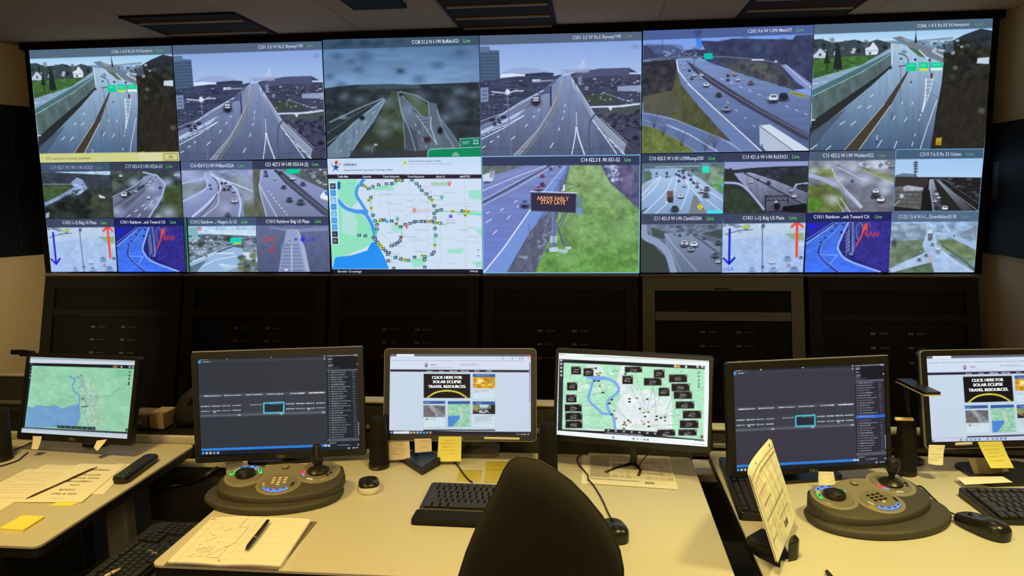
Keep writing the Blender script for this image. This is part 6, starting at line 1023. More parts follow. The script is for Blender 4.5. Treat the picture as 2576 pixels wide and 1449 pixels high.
# ------------------------------------------------------------------ things on the desks
def single(o, label, cat, group=None):
    """one-mesh thing: put its origin at the foot of its middle"""
    bpy.context.view_layer.update()
    vs = [v.co for v in o.data.vertices]; n = len(vs)
    c = Vector((sum(v.x for v in vs)/n, sum(v.y for v in vs)/n, min(v.z for v in vs)))
    o.data.transform(Matrix.Translation(-c)); o.location = c
    for ch in [x for x in bpy.data.objects if x.parent == o]: ch.data.transform(Matrix.Translation(-c))
    return tag(o, label, cat, group)
def solid(o, th, off=-1):
    m = o.modifiers.new('thickness', 'SOLIDIFY'); m.thickness = th; m.offset = off; return o
def face_up(o):
    bm = bmesh.new(); bm.from_mesh(o.data); bmesh.ops.reverse_faces(bm, faces=bm.faces); bm.to_mesh(o.data); bm.free(); return o
PLAS = mat('black_plastic', (24, 23, 21), 0.4); RUB = mat('soft_black', (19, 18, 17), 0.7, spec=.25, bump=.2, bscale=900)
KEYM = mat('key_black', (31, 30, 28), 0.38, spec=0.6); CONS = mat('console_plastic', (64, 60, 52), 0.55, noise=0.04, nscale=300, bump=.15, bscale=1500); SILV = mat('console_overlay', (140, 134, 118), 0.42, 0.1)
BONE = mat('bone_button', (224, 216, 192), 0.45); DOME = mat('black_dome', (30, 27, 24), 0.35)
def glow(n, c, s=1.0): return mat(n, (20, 20, 24), 0.4, emit=c, estr=s)
GB, GG, GR, GY, GW = glow('lit_blue', (96, 150, 255), 1.1), glow('lit_green', (60, 236, 110)), glow('lit_red', (255, 84, 100)), glow('lit_yellow', (232, 216, 40), .8), glow('lit_white', (236, 226, 190), .8)
DKB = mat('button_core', (16, 24, 74), 0.4)
def controller(label, base_c, base_yaw, body_c, body_yaw, knob, keys):
    t = thing('joystick_controller', label, 'camera controller', (base_c[0], base_c[1], DZ), math.radians(base_yaw), 'joystick controllers')
    o = [(.205*math.cos(a), .135*math.sin(a)-.0) for a in [math.pi+math.pi*k/24 for k in range(25)]]
    o += [(.203, .03), (.186, .07), (.15, .095), (-.15, .095), (-.186, .07), (-.203, .03)]
    def ring(s, z): return [Vector((p[0]*s, p[1]*s, z)) for p in o]
    MB().loft([ring(.975, 0), ring(1, .005), ring(1, .014), ring(.975, .020), ring(.90, .023)]).build('wrist_rest', CONS, t, True, 50)
    q = Matrix.Rotation(math.radians(-base_yaw), 3, 'Z') @ Vector((body_c[0]-base_c[0], body_c[1]-base_c[1], 0))
    B = Matrix.Translation(q) @ Matrix.Rotation(math.radians(body_yaw-base_yaw), 4, 'Z')
    def top(x, y): return .038+.15*(y+.1)
    o2 = [(.183*math.cos(a), .0+.094*math.sin(a)) for a in [math.pi+math.pi*k/24 for k in range(25)]]
    o2 += [(.186, .04), (.175, .08), (.14, .105), (.10, .110), (.05, .092), (.0, .082), (-.06, .092), (-.10, .100), (-.15, .092), (-.178, .06), (-.186, .03)]
    def r2(s, f): return [B @ Vector((p[0]*s, p[1]*s, f(p[0]*s, p[1]*s))) for p in o2]
    MB().loft([r2(1, lambda x, y: .0232), r2(1, lambda x, y: top(x, y)-.012), r2(.985, lambda x, y: top(x, y)-.004), r2(.95, top)]).build('body', CONS, t, True, 50)
    def disc(mb, cx, cy, r, th, seg=30, sx=1.0):
        def rg(rr, dz): return [B @ Vector((cx+rr*sx*math.cos(2*math.pi*i/seg), cy+rr*math.sin(2*math.pi*i/seg), top(cx+rr*sx*math.cos(2*math.pi*i/seg), cy+rr*math.sin(2*math.pi*i/seg))+dz)) for i in range(seg)]
        mb.loft([rg(r, -.004), rg(r, th*.5), rg(r*.95, th), rg(r*.9, th)]); return mb
    J, K, S = (-.110, .034), (.000, -.020), (.105, .042)
    ov = MB(); disc(ov, J[0], J[1], .062, .003); disc(ov, K[0], K[1], .060, .0032, sx=1.1); disc(ov, S[0], S[1], .066, .0034); disc(ov, 0, .045, .055, .0026, sx=1.7)
    ov.build('overlay', SILV, t, True, 40)
    rr = MB(); disc(rr, J[0], J[1], .052, .0055); disc(rr, K[0], K[1], .050, .0055, sx=1.1); disc(rr, S[0], S[1], .055, .0055); rr.build('control_pods', mat('pod_plate', (128, 123, 108), .4, .1), t, True, 40)
    mb = MB(); h = top(*J)+.004
    mb.lathe([(.030, 0), (.031, .006), (.028, .013), (.018, .018), (.006, .0185)], 28, (J[0], J[1], h), B).build('jog_wheel', DOME, t, True, 40)
    h = top(*S)+.004
    mb = MB(); mb.lathe([(.034, 0), (.034, .003), (.028, .009), (.016, .014), (.011, .016)], 28, (S[0], S[1], h), B).build('boot', DOME, t, True, 40)
    prof = [(.008, .012), (.008, .024), (.012, .030), (.019, .044), (.020, .062), (.017, .071), (.008, .074)] if knob == 'wide' else [(.014, .012), (.012, .022), (.018, .030), (.018, .056), (.016, .060), (.014, .064), (.014, .078), (.010, .083), (.003, .084)]
    MB().lathe(prof, 22, (S[0], S[1], h), B @ Matrix.Rotation(.03, 4, 'X')).build('joystick', DOME, t, True, 40)
    def btn(cx, cy, ang, w, d, m, core=None, name='button'):
        z = top(cx, cy)+.006; X = B @ Matrix.Translation((cx, cy, z)) @ Matrix.Rotation(.13, 4, 'X') @ Matrix.Rotation(ang, 4, 'Z')
        b = MB().box((0, 0, 0), (w, d, .004), .0012, 1).build(name, m, t); b.data.transform(X)
        if core:
            c = MB().box((0, 0, .0018), (w*.5, d*.34, .0016)).build('button_cap', core, b); c.data.transform(X)
    def polar(c, r, deg): a = math.radians(deg); return c[0]+r*math.cos(a), c[1]+r*math.sin(a), a-math.pi/2
    for dg, m in ((65, GB), (92, GB), (118, GB)): btn(*polar(J, .044, dg), .020, .011, m, DKB)
    for dg in (165, 22): btn(*polar(J, .043, dg), .025, .010, GG, mat('green_core', (10, 60, 26), .4))
    x, y, a = polar(J, .041, 140); btn(x, y, a, .010, .010, GY); x, y, a = polar(J, .034, 55); btn(x, y, a, .012, .005, GW)
    for i in range(3):
        for j in range(3): btn(K[0]-.017+i*.017, K[1]+.026-j*.013, 0, .010, .007, keys)
    btn(K[0], K[1]-.012, 0, .010, .006, BONE)
    for dg in (228, 252, 278, 304): btn(*polar(K, .043, dg), .019, .011, GB, DKB)
    btn(*polar(K, .042, 190), .020, .007, mat('pale_button', (200, 190, 168), .4)); btn(*polar(K, .044, 345), .020, .007, DOME)
    btn(*polar(S, .045, 190), .021, .010, GR, mat('red_core', (110, 20, 30), .4)); btn(*polar(S, .047, 210), .013, .005, GB)
    for dg in (318, 338): btn(*polar(S, .043, dg), .009, .009, DKB if dg == 318 else DOME)
    btn(*polar(S, .050, 250), .020, .004, GW); 
    X = B @ Matrix.Translation((0, .072, top(0, .072)+.004)); MB().lathe([(.012, 0), (.012, .003), (.008, .006), (.002, .0065)], 18, (0, 0, 0), X).build('emblem', SILV, t, True)
    return t
controller('joystick controller with lit buttons on middle desk beside open notebook', (-.250, -2.670), 4.5, (-.228, -2.675), 10, 'tall', BONE)
controller('joystick controller with lit buttons on right desk beside corded mouse', (1.484, -2.672), 19.7, (1.474, -2.664), 27, 'wide', DOME)

def keyboard(label, c, yaw, w=.44, d=.145, rest=False, z=DZ, curve=0.0, group='keyboards'):
    t = thing('keyboard', label, 'keyboard', (c[0], c[1], z), math.radians(yaw), group)
    o = rrect(-w/2, -d/2, w/2, d/2, .010, 4)
    def hz(y): return .014+.010*(y+d/2)/d
    mb = MB(); mb.loft([[Vector((p[0], p[1], 0)) for p in o], [Vector((p[0], p[1], hz(p[1])-.002)) for p in o], [Vector((p[0]*.993, p[1]*.985, hz(p[1]))) for p in o]])
    mb.build('case', PLAS, t)
    rows = [(-.44, [1.25, 1.25, 1.25, 6.2, 1.25, 1.25, 1.25, 1.25]), (-.27, [2.25]+[1]*10+[2.75]), (-.10, [1.75]+[1]*11+[2.25]), (.07, [1.5]+[1]*12+[1.5]), (.24, [1]*13+[2]), (.42, [1, -.5, 1, 1, 1, 1, -.4, 1, 1, 1, 1, -.4, 1, 1, 1, 1])]
    mw = w*.66; u = mw/15.0; kd = d*.145
    for ry, ks in rows:
        x = -w/2+.012; y = ry*d*.86; tot = sum(abs(k) for k in ks); uu = mw/tot
        for k in ks:
            if k > 0:
                M = Matrix.Translation((x+k*uu/2, y, hz(y)+.002)) @ Matrix.Rotation(.07, 4, 'X')
                b = MB(); kw, kk = k*uu-.0028, (kd if ry < .4 else kd*.75)
                b.loft([[M @ Vector((sx*kw/2*s, sy*kk/2*s, zz)) for sx, sy in ((-1, -1), (1, -1), (1, 1), (-1, 1))] for s, zz in ((1, -.003), (.98, .002), (.80, .005))])
                yield_keys.append((b, t))
            x += abs(k)*uu
    for gx, nc, rws in ((w/2-.128, 3, (.42, .24, .07, -.27, -.44)), (w/2-.074, 4, (.24, .07, -.10, -.27, -.44))):
        for ry in rws:
            y = ry*d*.86
            for i in range(nc):
                if nc == 3 and ry == -.27 and i != 1: continue
                M = Matrix.Translation((gx+i*.0165+.008, y, hz(y)+.002)) @ Matrix.Rotation(.07, 4, 'X'); b = MB()
                b.loft([[M @ Vector((sx*.0068*s, sy*kd/2*s, zz)) for sx, sy in ((-1, -1), (1, -1), (1, 1), (-1, 1))] for s, zz in ((1, -.003), (.98, .002), (.80, .005))])
                yield_keys.append((b, t))
    if rest:
        o = rrect(-w/2-.004, -d/2-.080, w/2+.004, -d/2-.012, .012, 4)
        MB().loft([[Vector((p[0], p[1], 0)) for p in o], [Vector((p[0], p[1], .012)) for p in o], [Vector((p[0]*.985, -d/2-.046+(p[1]+d/2+.046)*.85, .019)) for p in o]]).build('palm_rest', RUB, t, True, 40)
        MB().box((0, -d/2-.0065, .007), (w-.006, .009, .014), .002, 1).build('trim_strip', mat('silver_strip', (190, 180, 156), .35, .4), t)
    global kidx
    for b, tt in yield_keys[kidx:]:
        b.build('key', KEYM, tt)
    kidx = len(yield_keys)
    return t
yield_keys = []; kidx = 0
keyboard('black keyboard with padded palm rest on middle desk, partly behind chair', (.420, -2.665), -1.0, .42, .165, True)
keyboard('black keyboard on right desk, cut off by the right picture edge', (2.005, -2.585), 3, .46, .20)
keyboard('black keyboard lying sideways at left edge of right desk, half behind paper', (1.176, -2.51), 88, .43, .135)
keyboard('dark keyboard lying sideways on low tray between left and middle desks', (-.548, -2.905), 88.5, .44, .135, z=.632)
t = thing('keyboard_tray', 'low dark tray carrying the sideways keyboard between two desks', 'tray', (-.55, -2.90, .615))
MB().prism(rrect(-.105, -.26, .125, .26, .02), 0, .017, .003).build('tray_board', mat('tray_dark', (34, 31, 27), .5), t)
MB().box((.19, .16, -.012), (.30, .05, .022), .004).build('bracket', LEGM, t)

def mouse(label, nose, tail, w, h, z=DZ, two_tone=False, L=None):
    a, b = Vector((nose[0], nose[1], 0)), Vector((tail[0], tail[1], 0)); L = L or (a-b).length; m = (a+b)/2
    yaw = math.atan2(-(a-b).x, (a-b).y)
    t = thing('computer_mouse', label, 'mouse', (m.x, m.y, z), yaw, 'computer mice')
    def ring(s, zz, k=1.0, fz=None):
        out = []
        for i in range(28):
            an = 2*math.pi*i/28; cx, cy = math.cos(an), math.sin(an)
            x = w/2*s*math.copysign(abs(cx)**.75, cx); y = L/2*s*math.copysign(abs(cy)**.8, cy)
            if cy < 0: x *= 1.0+.06*abs(cy)
            out.append(Vector((x, y, zz*(1.0-.18*cy) if zz > .004 else zz)))
        return out
    m_side = mat('mouse_white', (240, 238, 230), .4) if two_tone else mat('mouse_black', (26, 25, 23), .3)
    MB().loft([ring(.90, 0), ring(.98, .003), ring(1.0, h*.40), ring(.985, h*.58)]).build('shell', m_side, t, True, 50)
    MB().loft([ring(.985, h*.57), ring(.93, h*.76), ring(.80, h*.90), ring(.55, h*.98), ring(.2, h)]).build('top_cover', mat('mouse_black', (26, 25, 23), .3), t, True, 50)
    MB().lathe([(.001, -.003), (.005, -.003), (.005, .003), (.001, .003)], 16, M=Matrix.Translation((0, L*.24, h*.80)) @ Matrix.Rotation(math.pi/2, 4, 'Y')).build('scroll_wheel', RUB, t, True)
    return t
mouse('small black and white mouse without cord on middle desk', (-.004, -2.530), (.036, -2.645), .066, .032, two_tone=True, L=.108)
mouse('black corded mouse on middle desk, half hidden behind the office chair', (.742, -2.780), (.774, -2.895), .060, .036)
mouse('black corded mouse on right desk beside joystick controller', (1.690, -2.668), (1.755, -2.800), .072, .038)

def speaker(label, p, hgt, badge=True, top=(.054, .05), bot=(.066, .075)):
    t = thing('speaker', label, 'speaker', (p[0], p[1], DZ), 0, 'black desk speakers')
    def el(a, b, z, dy=0): return [Vector((a/2*math.cos(2*math.pi*i/24), dy+b/2*math.sin(2*math.pi*i/24), z)) for i in range(24)]
    MB().loft([el(bot[0]*1.04, bot[1]*1.04, 0), el(bot[0]*1.06, bot[1]*1.06, .008), el(bot[0], bot[1], .016)]).build('foot', BEZ, t, True, 40)
    MB().loft([el(bot[0]*.98, bot[1]*.98, .016), el((bot[0]+top[0])/2, (bot[1]+top[1])/2, hgt*.55, .004), el(top[0], top[1], hgt-.006, .008), el(top[0]*.85, top[1]*.85, hgt, .008)]).build('cabinet', RUB, t, True, 40)
    if badge: mark('badge', 'DELL', .018, LOGO, t, Matrix.Translation((0, -bot[1]/2*1.06-.0012, .008)))
    return t
speaker('black desk speaker left of the web page monitor', (-.004, -2.405), .168)
speaker('black desk speaker right of the web page monitor, behind chair', (.558, -2.432), .168, False)
speaker('black desk speaker behind the purple grey monitor, under a pale bar', (1.690, -2.33), .172, False)
speaker('black desk speaker at left edge of picture', (-1.345, -2.44), .178, False, (.085, .07), (.09, .08))

# ------------------------------------------------------------------ paper: notes, sheets, notebook
YEL, PALE, TANP, GRYN = (255, 250, 140), (250, 246, 230), (240, 226, 208), (190, 186, 174)
def note_paint(base, lines, ink=(150, 140, 90), heads=0):
    def f(p):
        p.F(base); rn = random.Random(lines*7+heads)
        for i in range(lines):
            y = .2+.7*i/max(1, lines); x0 = rn.uniform(.1, .3); p.dash(ink, x0, y, rn.uniform(.6, .92), y+rn.uniform(-.02, .02), .05, .55, i)
    return f
UQ = [(0, 0), (1, 0), (1, 1), (0, 1)]
def soft_pic(*a, **k): return picture(*a, **k)
def hang(label, quad, Y, base, lines, curl=.012, ink=(150, 140, 90), side=0.0):
    p0 = (0, Y, 0)
    def paint(p):
        p2 = Pic(p.X*300, p.Y*300); p2.F(base); rn = random.Random(len(label))
        for i in range(lines):
            y = (.16+.7*i/max(1, lines))*300; x0 = rn.uniform(30, 80); p2.dash(ink, x0, y, rn.uniform(190, 265), y+rn.uniform(-8, 8), 12, .6, i)
        p.c = p2.c
    o = picture('sticky_note', quad, paint, UQ, p0, (0, -1, 0), PRINT, None, 2.0)
    zs = [v.co.z for v in o.data.vertices]; xs = [v.co.x for v in o.data.vertices]; z1, z0, x0, x1 = max(zs), min(zs), min(xs), max(xs)
    for v in o.data.vertices:
        s = (z1-v.co.z)/(z1-z0); u = (v.co.x-x0)/(x1-x0); v.co.y -= curl*s*s+side*math.sin(u*math.pi)*s
    solid(o, .0004); return single(o, label, 'sticky note', 'sticky notes')
hang('pale sticky note hanging under left end of the green map monitor', [(82, 1097), (105, 1098), (101, 1128), (84, 1127)], -2.395, PALE, 0)
hang('crumpled pale sticky note hanging under right half of the green map monitor', [(244, 1108), (269, 1105), (258, 1127), (241, 1122)], -2.395, PALE, 0, .018, side=.01)
hang('grey sticky note hanging under left corner of the dark grey monitor', [(566, 1164), (610, 1150), (614, 1187), (577, 1190)], -2.43, GRYN, 3, .02)
hang('cream sticky note under left corner of web page monitor, six written lines', [(975, 1101), (1029, 1103.5), (1034, 1153), (981, 1155)], -2.362, TANP, 6)
hang('small cream sticky note, second from left under the web page monitor', [(1042, 1104), (1085, 1103), (1087, 1135), (1045, 1138)], -2.362, TANP, 3, .006)
hang('bright yellow sticky note hanging under middle of the web page monitor', [(1103, 1098), (1161, 1098), (1161, 1158), (1101, 1158.5)], -2.364, YEL, 5, .012, (170, 160, 50))
hang('pale sticky note hanging under the purple grey monitor', [(2059, 1186), (2097, 1187), (2101, 1219), (2056, 1221)], -2.475, PALE, 4, .01, side=.01)
hang('crinkled pale sticky note under left corner of the monitor at right picture edge', [(2337, 1119), (2378, 1120), (2366, 1164), (2330, 1163)], -2.372, PALE, 5, .012, side=.012)
hang('bright yellow sticky note hanging under the monitor at right picture edge', [(2459, 1112), (2520, 1110), (2543, 1172), (2484, 1172)], -2.36, YEL, 5, .02, (180, 165, 60))
hang('grey sticky note below the yellow one at right picture edge', [(2435, 1155), (2524, 1150), (2538, 1186), (2452, 1198)], -2.345, (140, 130, 104), 4, .004)
for lab, q, Y in (('long pale label strip on lower edge of the web page monitor', [(1218, 1099), (1307, 1101), (1307, 1107), (1218, 1105)], -2.3585), ('short pale label strip on lower edge of the monitor at right picture edge', [(2403, 1114), (2446, 1112), (2446, 1119), (2403, 1121)], -2.352)):
    o = picture('label_strip', q, lambda p: p.F((240, 236, 224)), UQ, (0, Y, 0), (0, -1, 0), PRINT, None, 3); solid(o, .0006); single(o, lab, 'label')
def sheet(label, quad, paint, pq, z, name='paper_sheet', cat='paper', th=.0006, step=2.0, group=None, curl=None):
    o = picture(name, quad, paint, pq, (0, 0, z), (0, 0, 1), PRINT, None, step, lift=.0003, tname='lettering')
    if curl:
        for ob in [o]+[c for c in bpy.data.objects if c.parent == o]:
            for v in ob.data.vertices: v.co.z += curl(v.co.x, v.co.y)
    solid(o, th, -1 if o.data.polygons[0].normal.z > 0 else 1); return single(o, label, cat, group)
KZ = (0, 1080, 3.927)
INK = (104, 92, 70)
def text_page(base, seed, n=14, y0=40, y1=900, x0=60, x1=640):
    def f(p):
        p.F(base)
        for i in range(n):
            y = y0+(y1-y0)*i/n
            if (i+seed) % 5: p.dash((172, 164, 150), x0, y, x1-(i*37+seed*53) % 200, y, 16, .65, i+seed)
    return f
PG = [(0, 0), (700, 0), (700, 940), (0, 940)]
sheet('typed sheet furthest left among papers on the left desk', [(68, 1179), (176, 1180), (0, 1284), (-130, 1280)], text_page((250, 246, 236), 1), PG, .7412)
sheet('typed sheet lying under the solar eclipse title sheet', [(116, 1168), (226, 1171), (54, 1263), (-72, 1262)], text_page((250, 246, 236), 3), PG, .7422)
def title_page(p):
    p.F((250, 247, 238)); 
    for tx, a, b, y, h in (('SOLAR ECLIPSE', 190, 520, 330, 34), ('REGIONAL TRAFFIC', 160, 560, 415, 34), ('MANAGEMENT', 190, 510, 500, 34), ('PLAN', 290, 410, 590, 34), ('MONDAY', 240, 440, 700, 34), ('APRIL 8, 2024', 200, 510, 790, 34)): p.T(tx, a, y, b, y, h, (92, 80, 64))
    p.T('nittec', 330, 190, 560, 190, 52, (88, 78, 76)); p.P((70, 60, 70), (250, 180), (290, 140), (310, 190)); p.dash((150, 136, 110), 270, 870, 420, 870, 14, .7)
sheet('title sheet printed SOLAR ECLIPSE REGIONAL TRAFFIC MANAGEMENT PLAN', [(199, 1166), (317, 1168.5), (206, 1262), (55, 1262)], title_page, PG, .7448, 'title_sheet', 'paper', .0028)
sheet('blank white sheet under title sheet, sticking out beside remote control', [(296, 1165), (330, 1167), (262, 1243), (215, 1243)], text_page((252, 248, 240), 2, 0), PG, .7414)
def pen_thing(label, a, b, r, m, tipm=None, name='pen'):
    a, b = Vector(a), Vector(b); t = thing(name, label, 'pen', a); d = (b-a); n = d.normalized(); L = d.length
    P = [Vector((0, 0, 0))+n*(L*k) for k in (0, .06, .12, .3, .36, .4, .7, .76, .94, 1.0)]
    MB().tube(P, [r*.25, r*.75, r, r*1.05, r*.85, r, r, r*.9, r*.7, r*.5], 12).build('barrel', m, t, True)
    q = [n*(L*k)+Vector((0, 0, r*1.2)) for k in (.62, .7, .94)]
    MB().tube(q, r*.3, 6).build('clip', mat('pen_clip', (70, 66, 64), .35, .3), t, True)
    MB().tube([n*(L*.345), n*(L*.40)], r*1.12, 12).build('band', mat('pen_band', (120, 114, 104), .3, .5), t, True)
    return t
DKPEN = mat('dark_pen', (38, 30, 34), .35)
pen_thing('thin dark rod with pen clip, shaped as edge shadow left of title sheet', onz(64, 1255, .7478), onz(244, 1175, .7478), .0026, mat('edge_shadow_brown', (84, 60, 52), .4))  # shadow beside the title sheet, built as a dark rod with a pen clip
def pad(label, quad, z0, z1, base, name='sticky_pad'):
    P = [onz(x, y, z1) for x, y in quad]; o = MB().prism([(p.x, p.y) for p in reversed(P)], z0, z1).build(name, mat('pad_%d_%d_%d' % base, base, .75), None)
    return single(o, label, 'sticky notes')
pad('yellow sticky note pad near front edge of the left desk', [(0, 1328), (55, 1296), (113, 1298), (58, 1333)], DZ+.0003, .747, (252, 242, 110))
pad('small yellow sticky note under front edge of the title sheet', [(122, 1272), (146, 1262), (202, 1262), (180, 1272)], DZ+.0003, .7415, (252, 242, 110))
# remote control
a, b = Vector((-.783, -2.618, 0)), Vector((-.800, -2.405, 0)); m = (a+b)/2
t = thing('remote_control', 'black remote control lying on left desk near its right edge', 'remote control', (m.x, m.y, DZ), math.atan2(-(b-a).x, (b-a).y))
def rr2(w, l, z): return [Vector((p[0], p[1], z)) for p in rrect(-w/2, -l/2, w/2, l/2, w*.35, 5)]
MB().loft([rr2(.040, .205, 0), rr2(.050, .215, .006), rr2(.052, .218, .016), rr2(.046, .212, .023), rr2(.036, .20, .025)]).build('case', PLAS, t, True, 40)
for i in range(9):
    for j in (-1, 0, 1): MB().box((j*.011, -.075+i*.0165, .0255), (.0075, .009, .003), .001, 1).build('button', mat('remote_button', (58, 55, 48), .45), t)
# open notebook
t = thing('notebook', 'open lined notebook with handwriting near front of middle desk', 'notebook', (-.205, -2.955, DZ)); bpy.context.view_layer.update(); inv = t.matrix_world.inverted()
def lined(p, left):
    p.F((250, 246, 236))
    for i in range(26): p.L((196, 196, 196), 5, (0, 60+i*34), (700, 60+i*34), f=3, a=.7)
    if left:
        p.L((170, 150, 120), 4, (110, 0), (110, 940), f=3, a=.8); p.R((226, 130, 90), 20, 26, 80, 60, a=.8)
        k = (70, 66, 70); p.L(k, 6, (520, 0), (520, 240), (640, 240), (640, 560), (430, 840), f=3, a=.75); p.L(k, 5, (470, 850), (600, 850), (600, 640), f=3, a=.6)
        for x, y, w in ((230, 700, 70), (250, 740, 60), (200, 380, 24), (420, 300, 20), (300, 520, 26), (420, 560, 24), (210, 620, 40), (280, 250, 22), (200, 860, 70), (330, 850, 50), (330, 700, 90), (340, 750, 80), (240, 810, 60), (300, 300, 20), (380, 330, 24), (270, 430, 20), (330, 480, 20), (250, 540, 24), (560, 640, 60)): p.dash(k, x, y, x+w, y-20, 14, .7, x)
        p.L(k, 4, (310, 660), (430, 640), (440, 760), (320, 780), (310, 660), f=3, a=.6); p.T('A', 620, 905, 650, 905, 36, (110, 98, 82))
def page_obj(name, quad, left, zf):
    o = picture(name, quad, lambda p: lined(p, left), PG, (0, 0, .752), (0, 0, 1), PRINT, t, 1.5, inv=inv, lift=.0003, tname='handwriting')
    x = [v.co.x for v in o.data.vertices]; x0, x1 = min(x), max(x)
    for ob in [o]+[c for c in bpy.data.objects if c.parent == o]:
        for v in ob.data.vertices:
            u = (v.co.x-x0)/(x1-x0); v.co.z += zf(u)
    solid(o, .0105, -1 if o.data.polygons[0].normal.z > 0 else 1); return o
page_obj('left_page', [(533, 1301), (662, 1299), (558, 1417), (423, 1411)], True, lambda u: .0025*math.sin(math.pi*min(1, u*1.05))-.001)
page_obj('right_page', [(663, 1300), (782, 1306), (705, 1420), (559, 1417)], False, lambda u: .0025*math.sin(math.pi*min(1, (1-u)*1.05))-.001)
MB().box((0, -.003, .0008), (.292, .262, .0016)).build('cover', mat('notebook_cover', (120, 110, 96), .6), t)
pen_thing('dark ballpoint pen lying on the open notebook', onz(618, 1383, .7605), onz(676, 1309, .7605), .0055, DKPEN)
# two yellow notes and printed tables on the middle desk
for lab, q, z in (('yellow sticky note lying on middle desk left of its yellow neighbour', [(1155, 1183), (1213, 1183), (1208, 1210), (1149, 1209)], .7408), ('darker yellow sticky note lying nearest the back of middle desk', [(1224, 1161), (1284, 1161), (1280, 1185), (1222, 1185)], .7408), ('yellow sticky note on middle desk touching the chair back', [(1222, 1181), (1280, 1181), (1277, 1214), (1219, 1212)], .7416)):
    sheet(lab, q, note_paint((250, 242, 136), 3, (180, 165, 60)), UQ, z, 'sticky_note', 'sticky note', .0004, 3, 'sticky notes')
def table_page(p):
    p.F((238, 234, 226)); rn = random.Random(2)
    p.R((176, 172, 168), 20, 60, 250, 560, f=10); p.R((206, 196, 150), 120, 30, 260, 160, f=8); p.R((226, 170, 150), 290, 40, 470, 80, a=.7); p.R((226, 196, 180), 40, 10, 130, 40, a=.6)
    for i in range(9):
        for j in range(6): p.R(rn.choice([(196, 190, 178), (216, 206, 186), (186, 180, 176), (206, 196, 190)]), 270+i*74, 60+j*84, 338+i*74, 130+j*84, f=6, a=.9)
    for y, a, b in ((110, 280, 470), (250, 280, 580), (340, 280, 590), (150, 280, 500), (420, 600, 830), (560, 610, 850), (600, 20, 560)): p.L((110, 96, 92), 7, (a, y), (b, y), f=4, a=.8)
    p.R((140, 124, 120), 620, 600, 720, 640, f=5, a=.9)
    for x in (250, 590, 800): p.L((170, 160, 146), 5, (x, 40), (x, 620), f=4, a=.6)
TP = [(0, 0), (950, 0), (950, 700), (0, 700)]
sheet('printed sheet under the table sheet, edge showing at its left', [(1465, 1146), (1600, 1144), (1612, 1217), (1462, 1216)], lambda p: p.F((248, 244, 234)), TP, .7412)
sheet('printed colour table sheet on middle desk below the message map monitor', [(1481, 1139), (1683, 1148), (1706, 1230), (1479, 1215)], table_page, TP, .7436, 'printed_table', 'paper', .0022)
sheet('white paper strip lying on right desk in front of keyboard', [(2404, 1199), (2522, 1198), (2548, 1213), (2427, 1219)], lambda p: p.F((250, 246, 236)), UQ, .756, 'paper_strip', 'paper', .0005, 4, None, lambda x, y: 0.0)
# paper in its holder
M = pose((1.153, -2.875, .875), 66.98, -19.1); w_, h_ = .28, .216
t = thing('document_holder', 'black split holder gripping a tall printed sheet on right desk', 'document holder', (1.178, -2.885, DZ))
for nm, pts in (('left_jaw', [(-.092, .000), (-.070, -.046), (-.030, -.090), (-.012, .02), (-.045, .050)]), ('right_jaw', [(.0117+.392*a-.39*0+.92*b, -.035+.92*a-.39*b) for a, b in ((-.030, -.004), (-.012, .012), (.008, .014), (.028, .002), (.012, -.007), (-.012, -.008))])):
    MB().prism([(x, y) for x, y in pts][::(1 if nm == 'left_jaw' else 1)], 0, .036 if nm == 'left_jaw' else .052, .008, 3).build(nm, mat('holder_black', (22, 21, 19), .4), t, True, 50)
MB().prism(rrect(-.06, -.05, .005, .03, .02), 0, .006).build('base', mat('holder_black', (22, 21, 19), .4), t)
def doc_page(p):
    p.F((244, 240, 228)); rn = random.Random(6)
    for x in (70, 250, 330, 520, 640, 800): p.L((196, 186, 150), 30, (x, 90), (x, 620), f=14, a=.6)
    for i in range(60): p.R(rn.choice([(190, 180, 150), (206, 196, 160), (216, 200, 190), (196, 206, 170)]), 60+(i % 10)*85, 110+(i//10)*85, 60+(i % 10)*85+rn.uniform(30, 75), 130+(i//10)*85+rn.uniform(5, 40), f=6, a=.5)
    k = (104, 98, 92); p.L((90, 84, 76), 8, (20, 60), (930, 60), f=4, a=.9); p.L((70, 64, 58), 10, (420, 100), (930, 100), f=4, a=.9); p.L((200, 90, 80), 8, (120, 110), (420, 110), f=4, a=.8); p.L((196, 96, 80), 10, (120, 200), (420, 200), f=4, a=.8)
    for a, b, y, c in ((140, 420, 300, k), (90, 420, 400, k), (430, 800, 400, (96, 84, 90)), (430, 800, 520, (110, 100, 100)), (40, 240, 560, (150, 140, 120))): p.L(c, 11, (a, y), (b, y), f=4, a=.85)
    p.R((104, 108, 120), 520, 580, 660, 630); p.B((60, 56, 50), 880, 26, 12, 12); p.B((110, 100, 90), 480, 30, 12, 12); p.B((110, 100, 90), 60, 34, 12, 12)
def page_grid(label, dz, off, paint):
    def f(u, v):
        x = (u-.5)*w_; z = (.5-v)*h_; bend = -.035*(max(0, .55-v)/.55)**2*math.sin(math.pi*u*.9)
        return M @ Vector((x, off-bend*0.4, z+bend*.5))
    return f
def paper_sheet(name, off, paint, dx=0.0, dz=0.0):
    n1, n2 = 110, 86; u, v = np.meshgrid(np.linspace(0, 1, n1+1), np.linspace(0, 1, n2+1)); u, v = u.ravel(), v.ravel()
    p = Pic(u*950, v*700); paint(p); W = []
    for a, b in zip(u, v):
        cr = (max(0, .6-b)/.6)**2
        q = M @ Vector(((a-.5)*w_+dx, off+.022*cr*math.sin(math.pi*a), (.5-b)*h_+dz-.010*cr*math.sin(math.pi*a))); W.append(tuple(q))
    o = grid_mesh(name, np.array(W), n1, n2, p.c, PRINT, None); solid(o, .0006, 0); return o
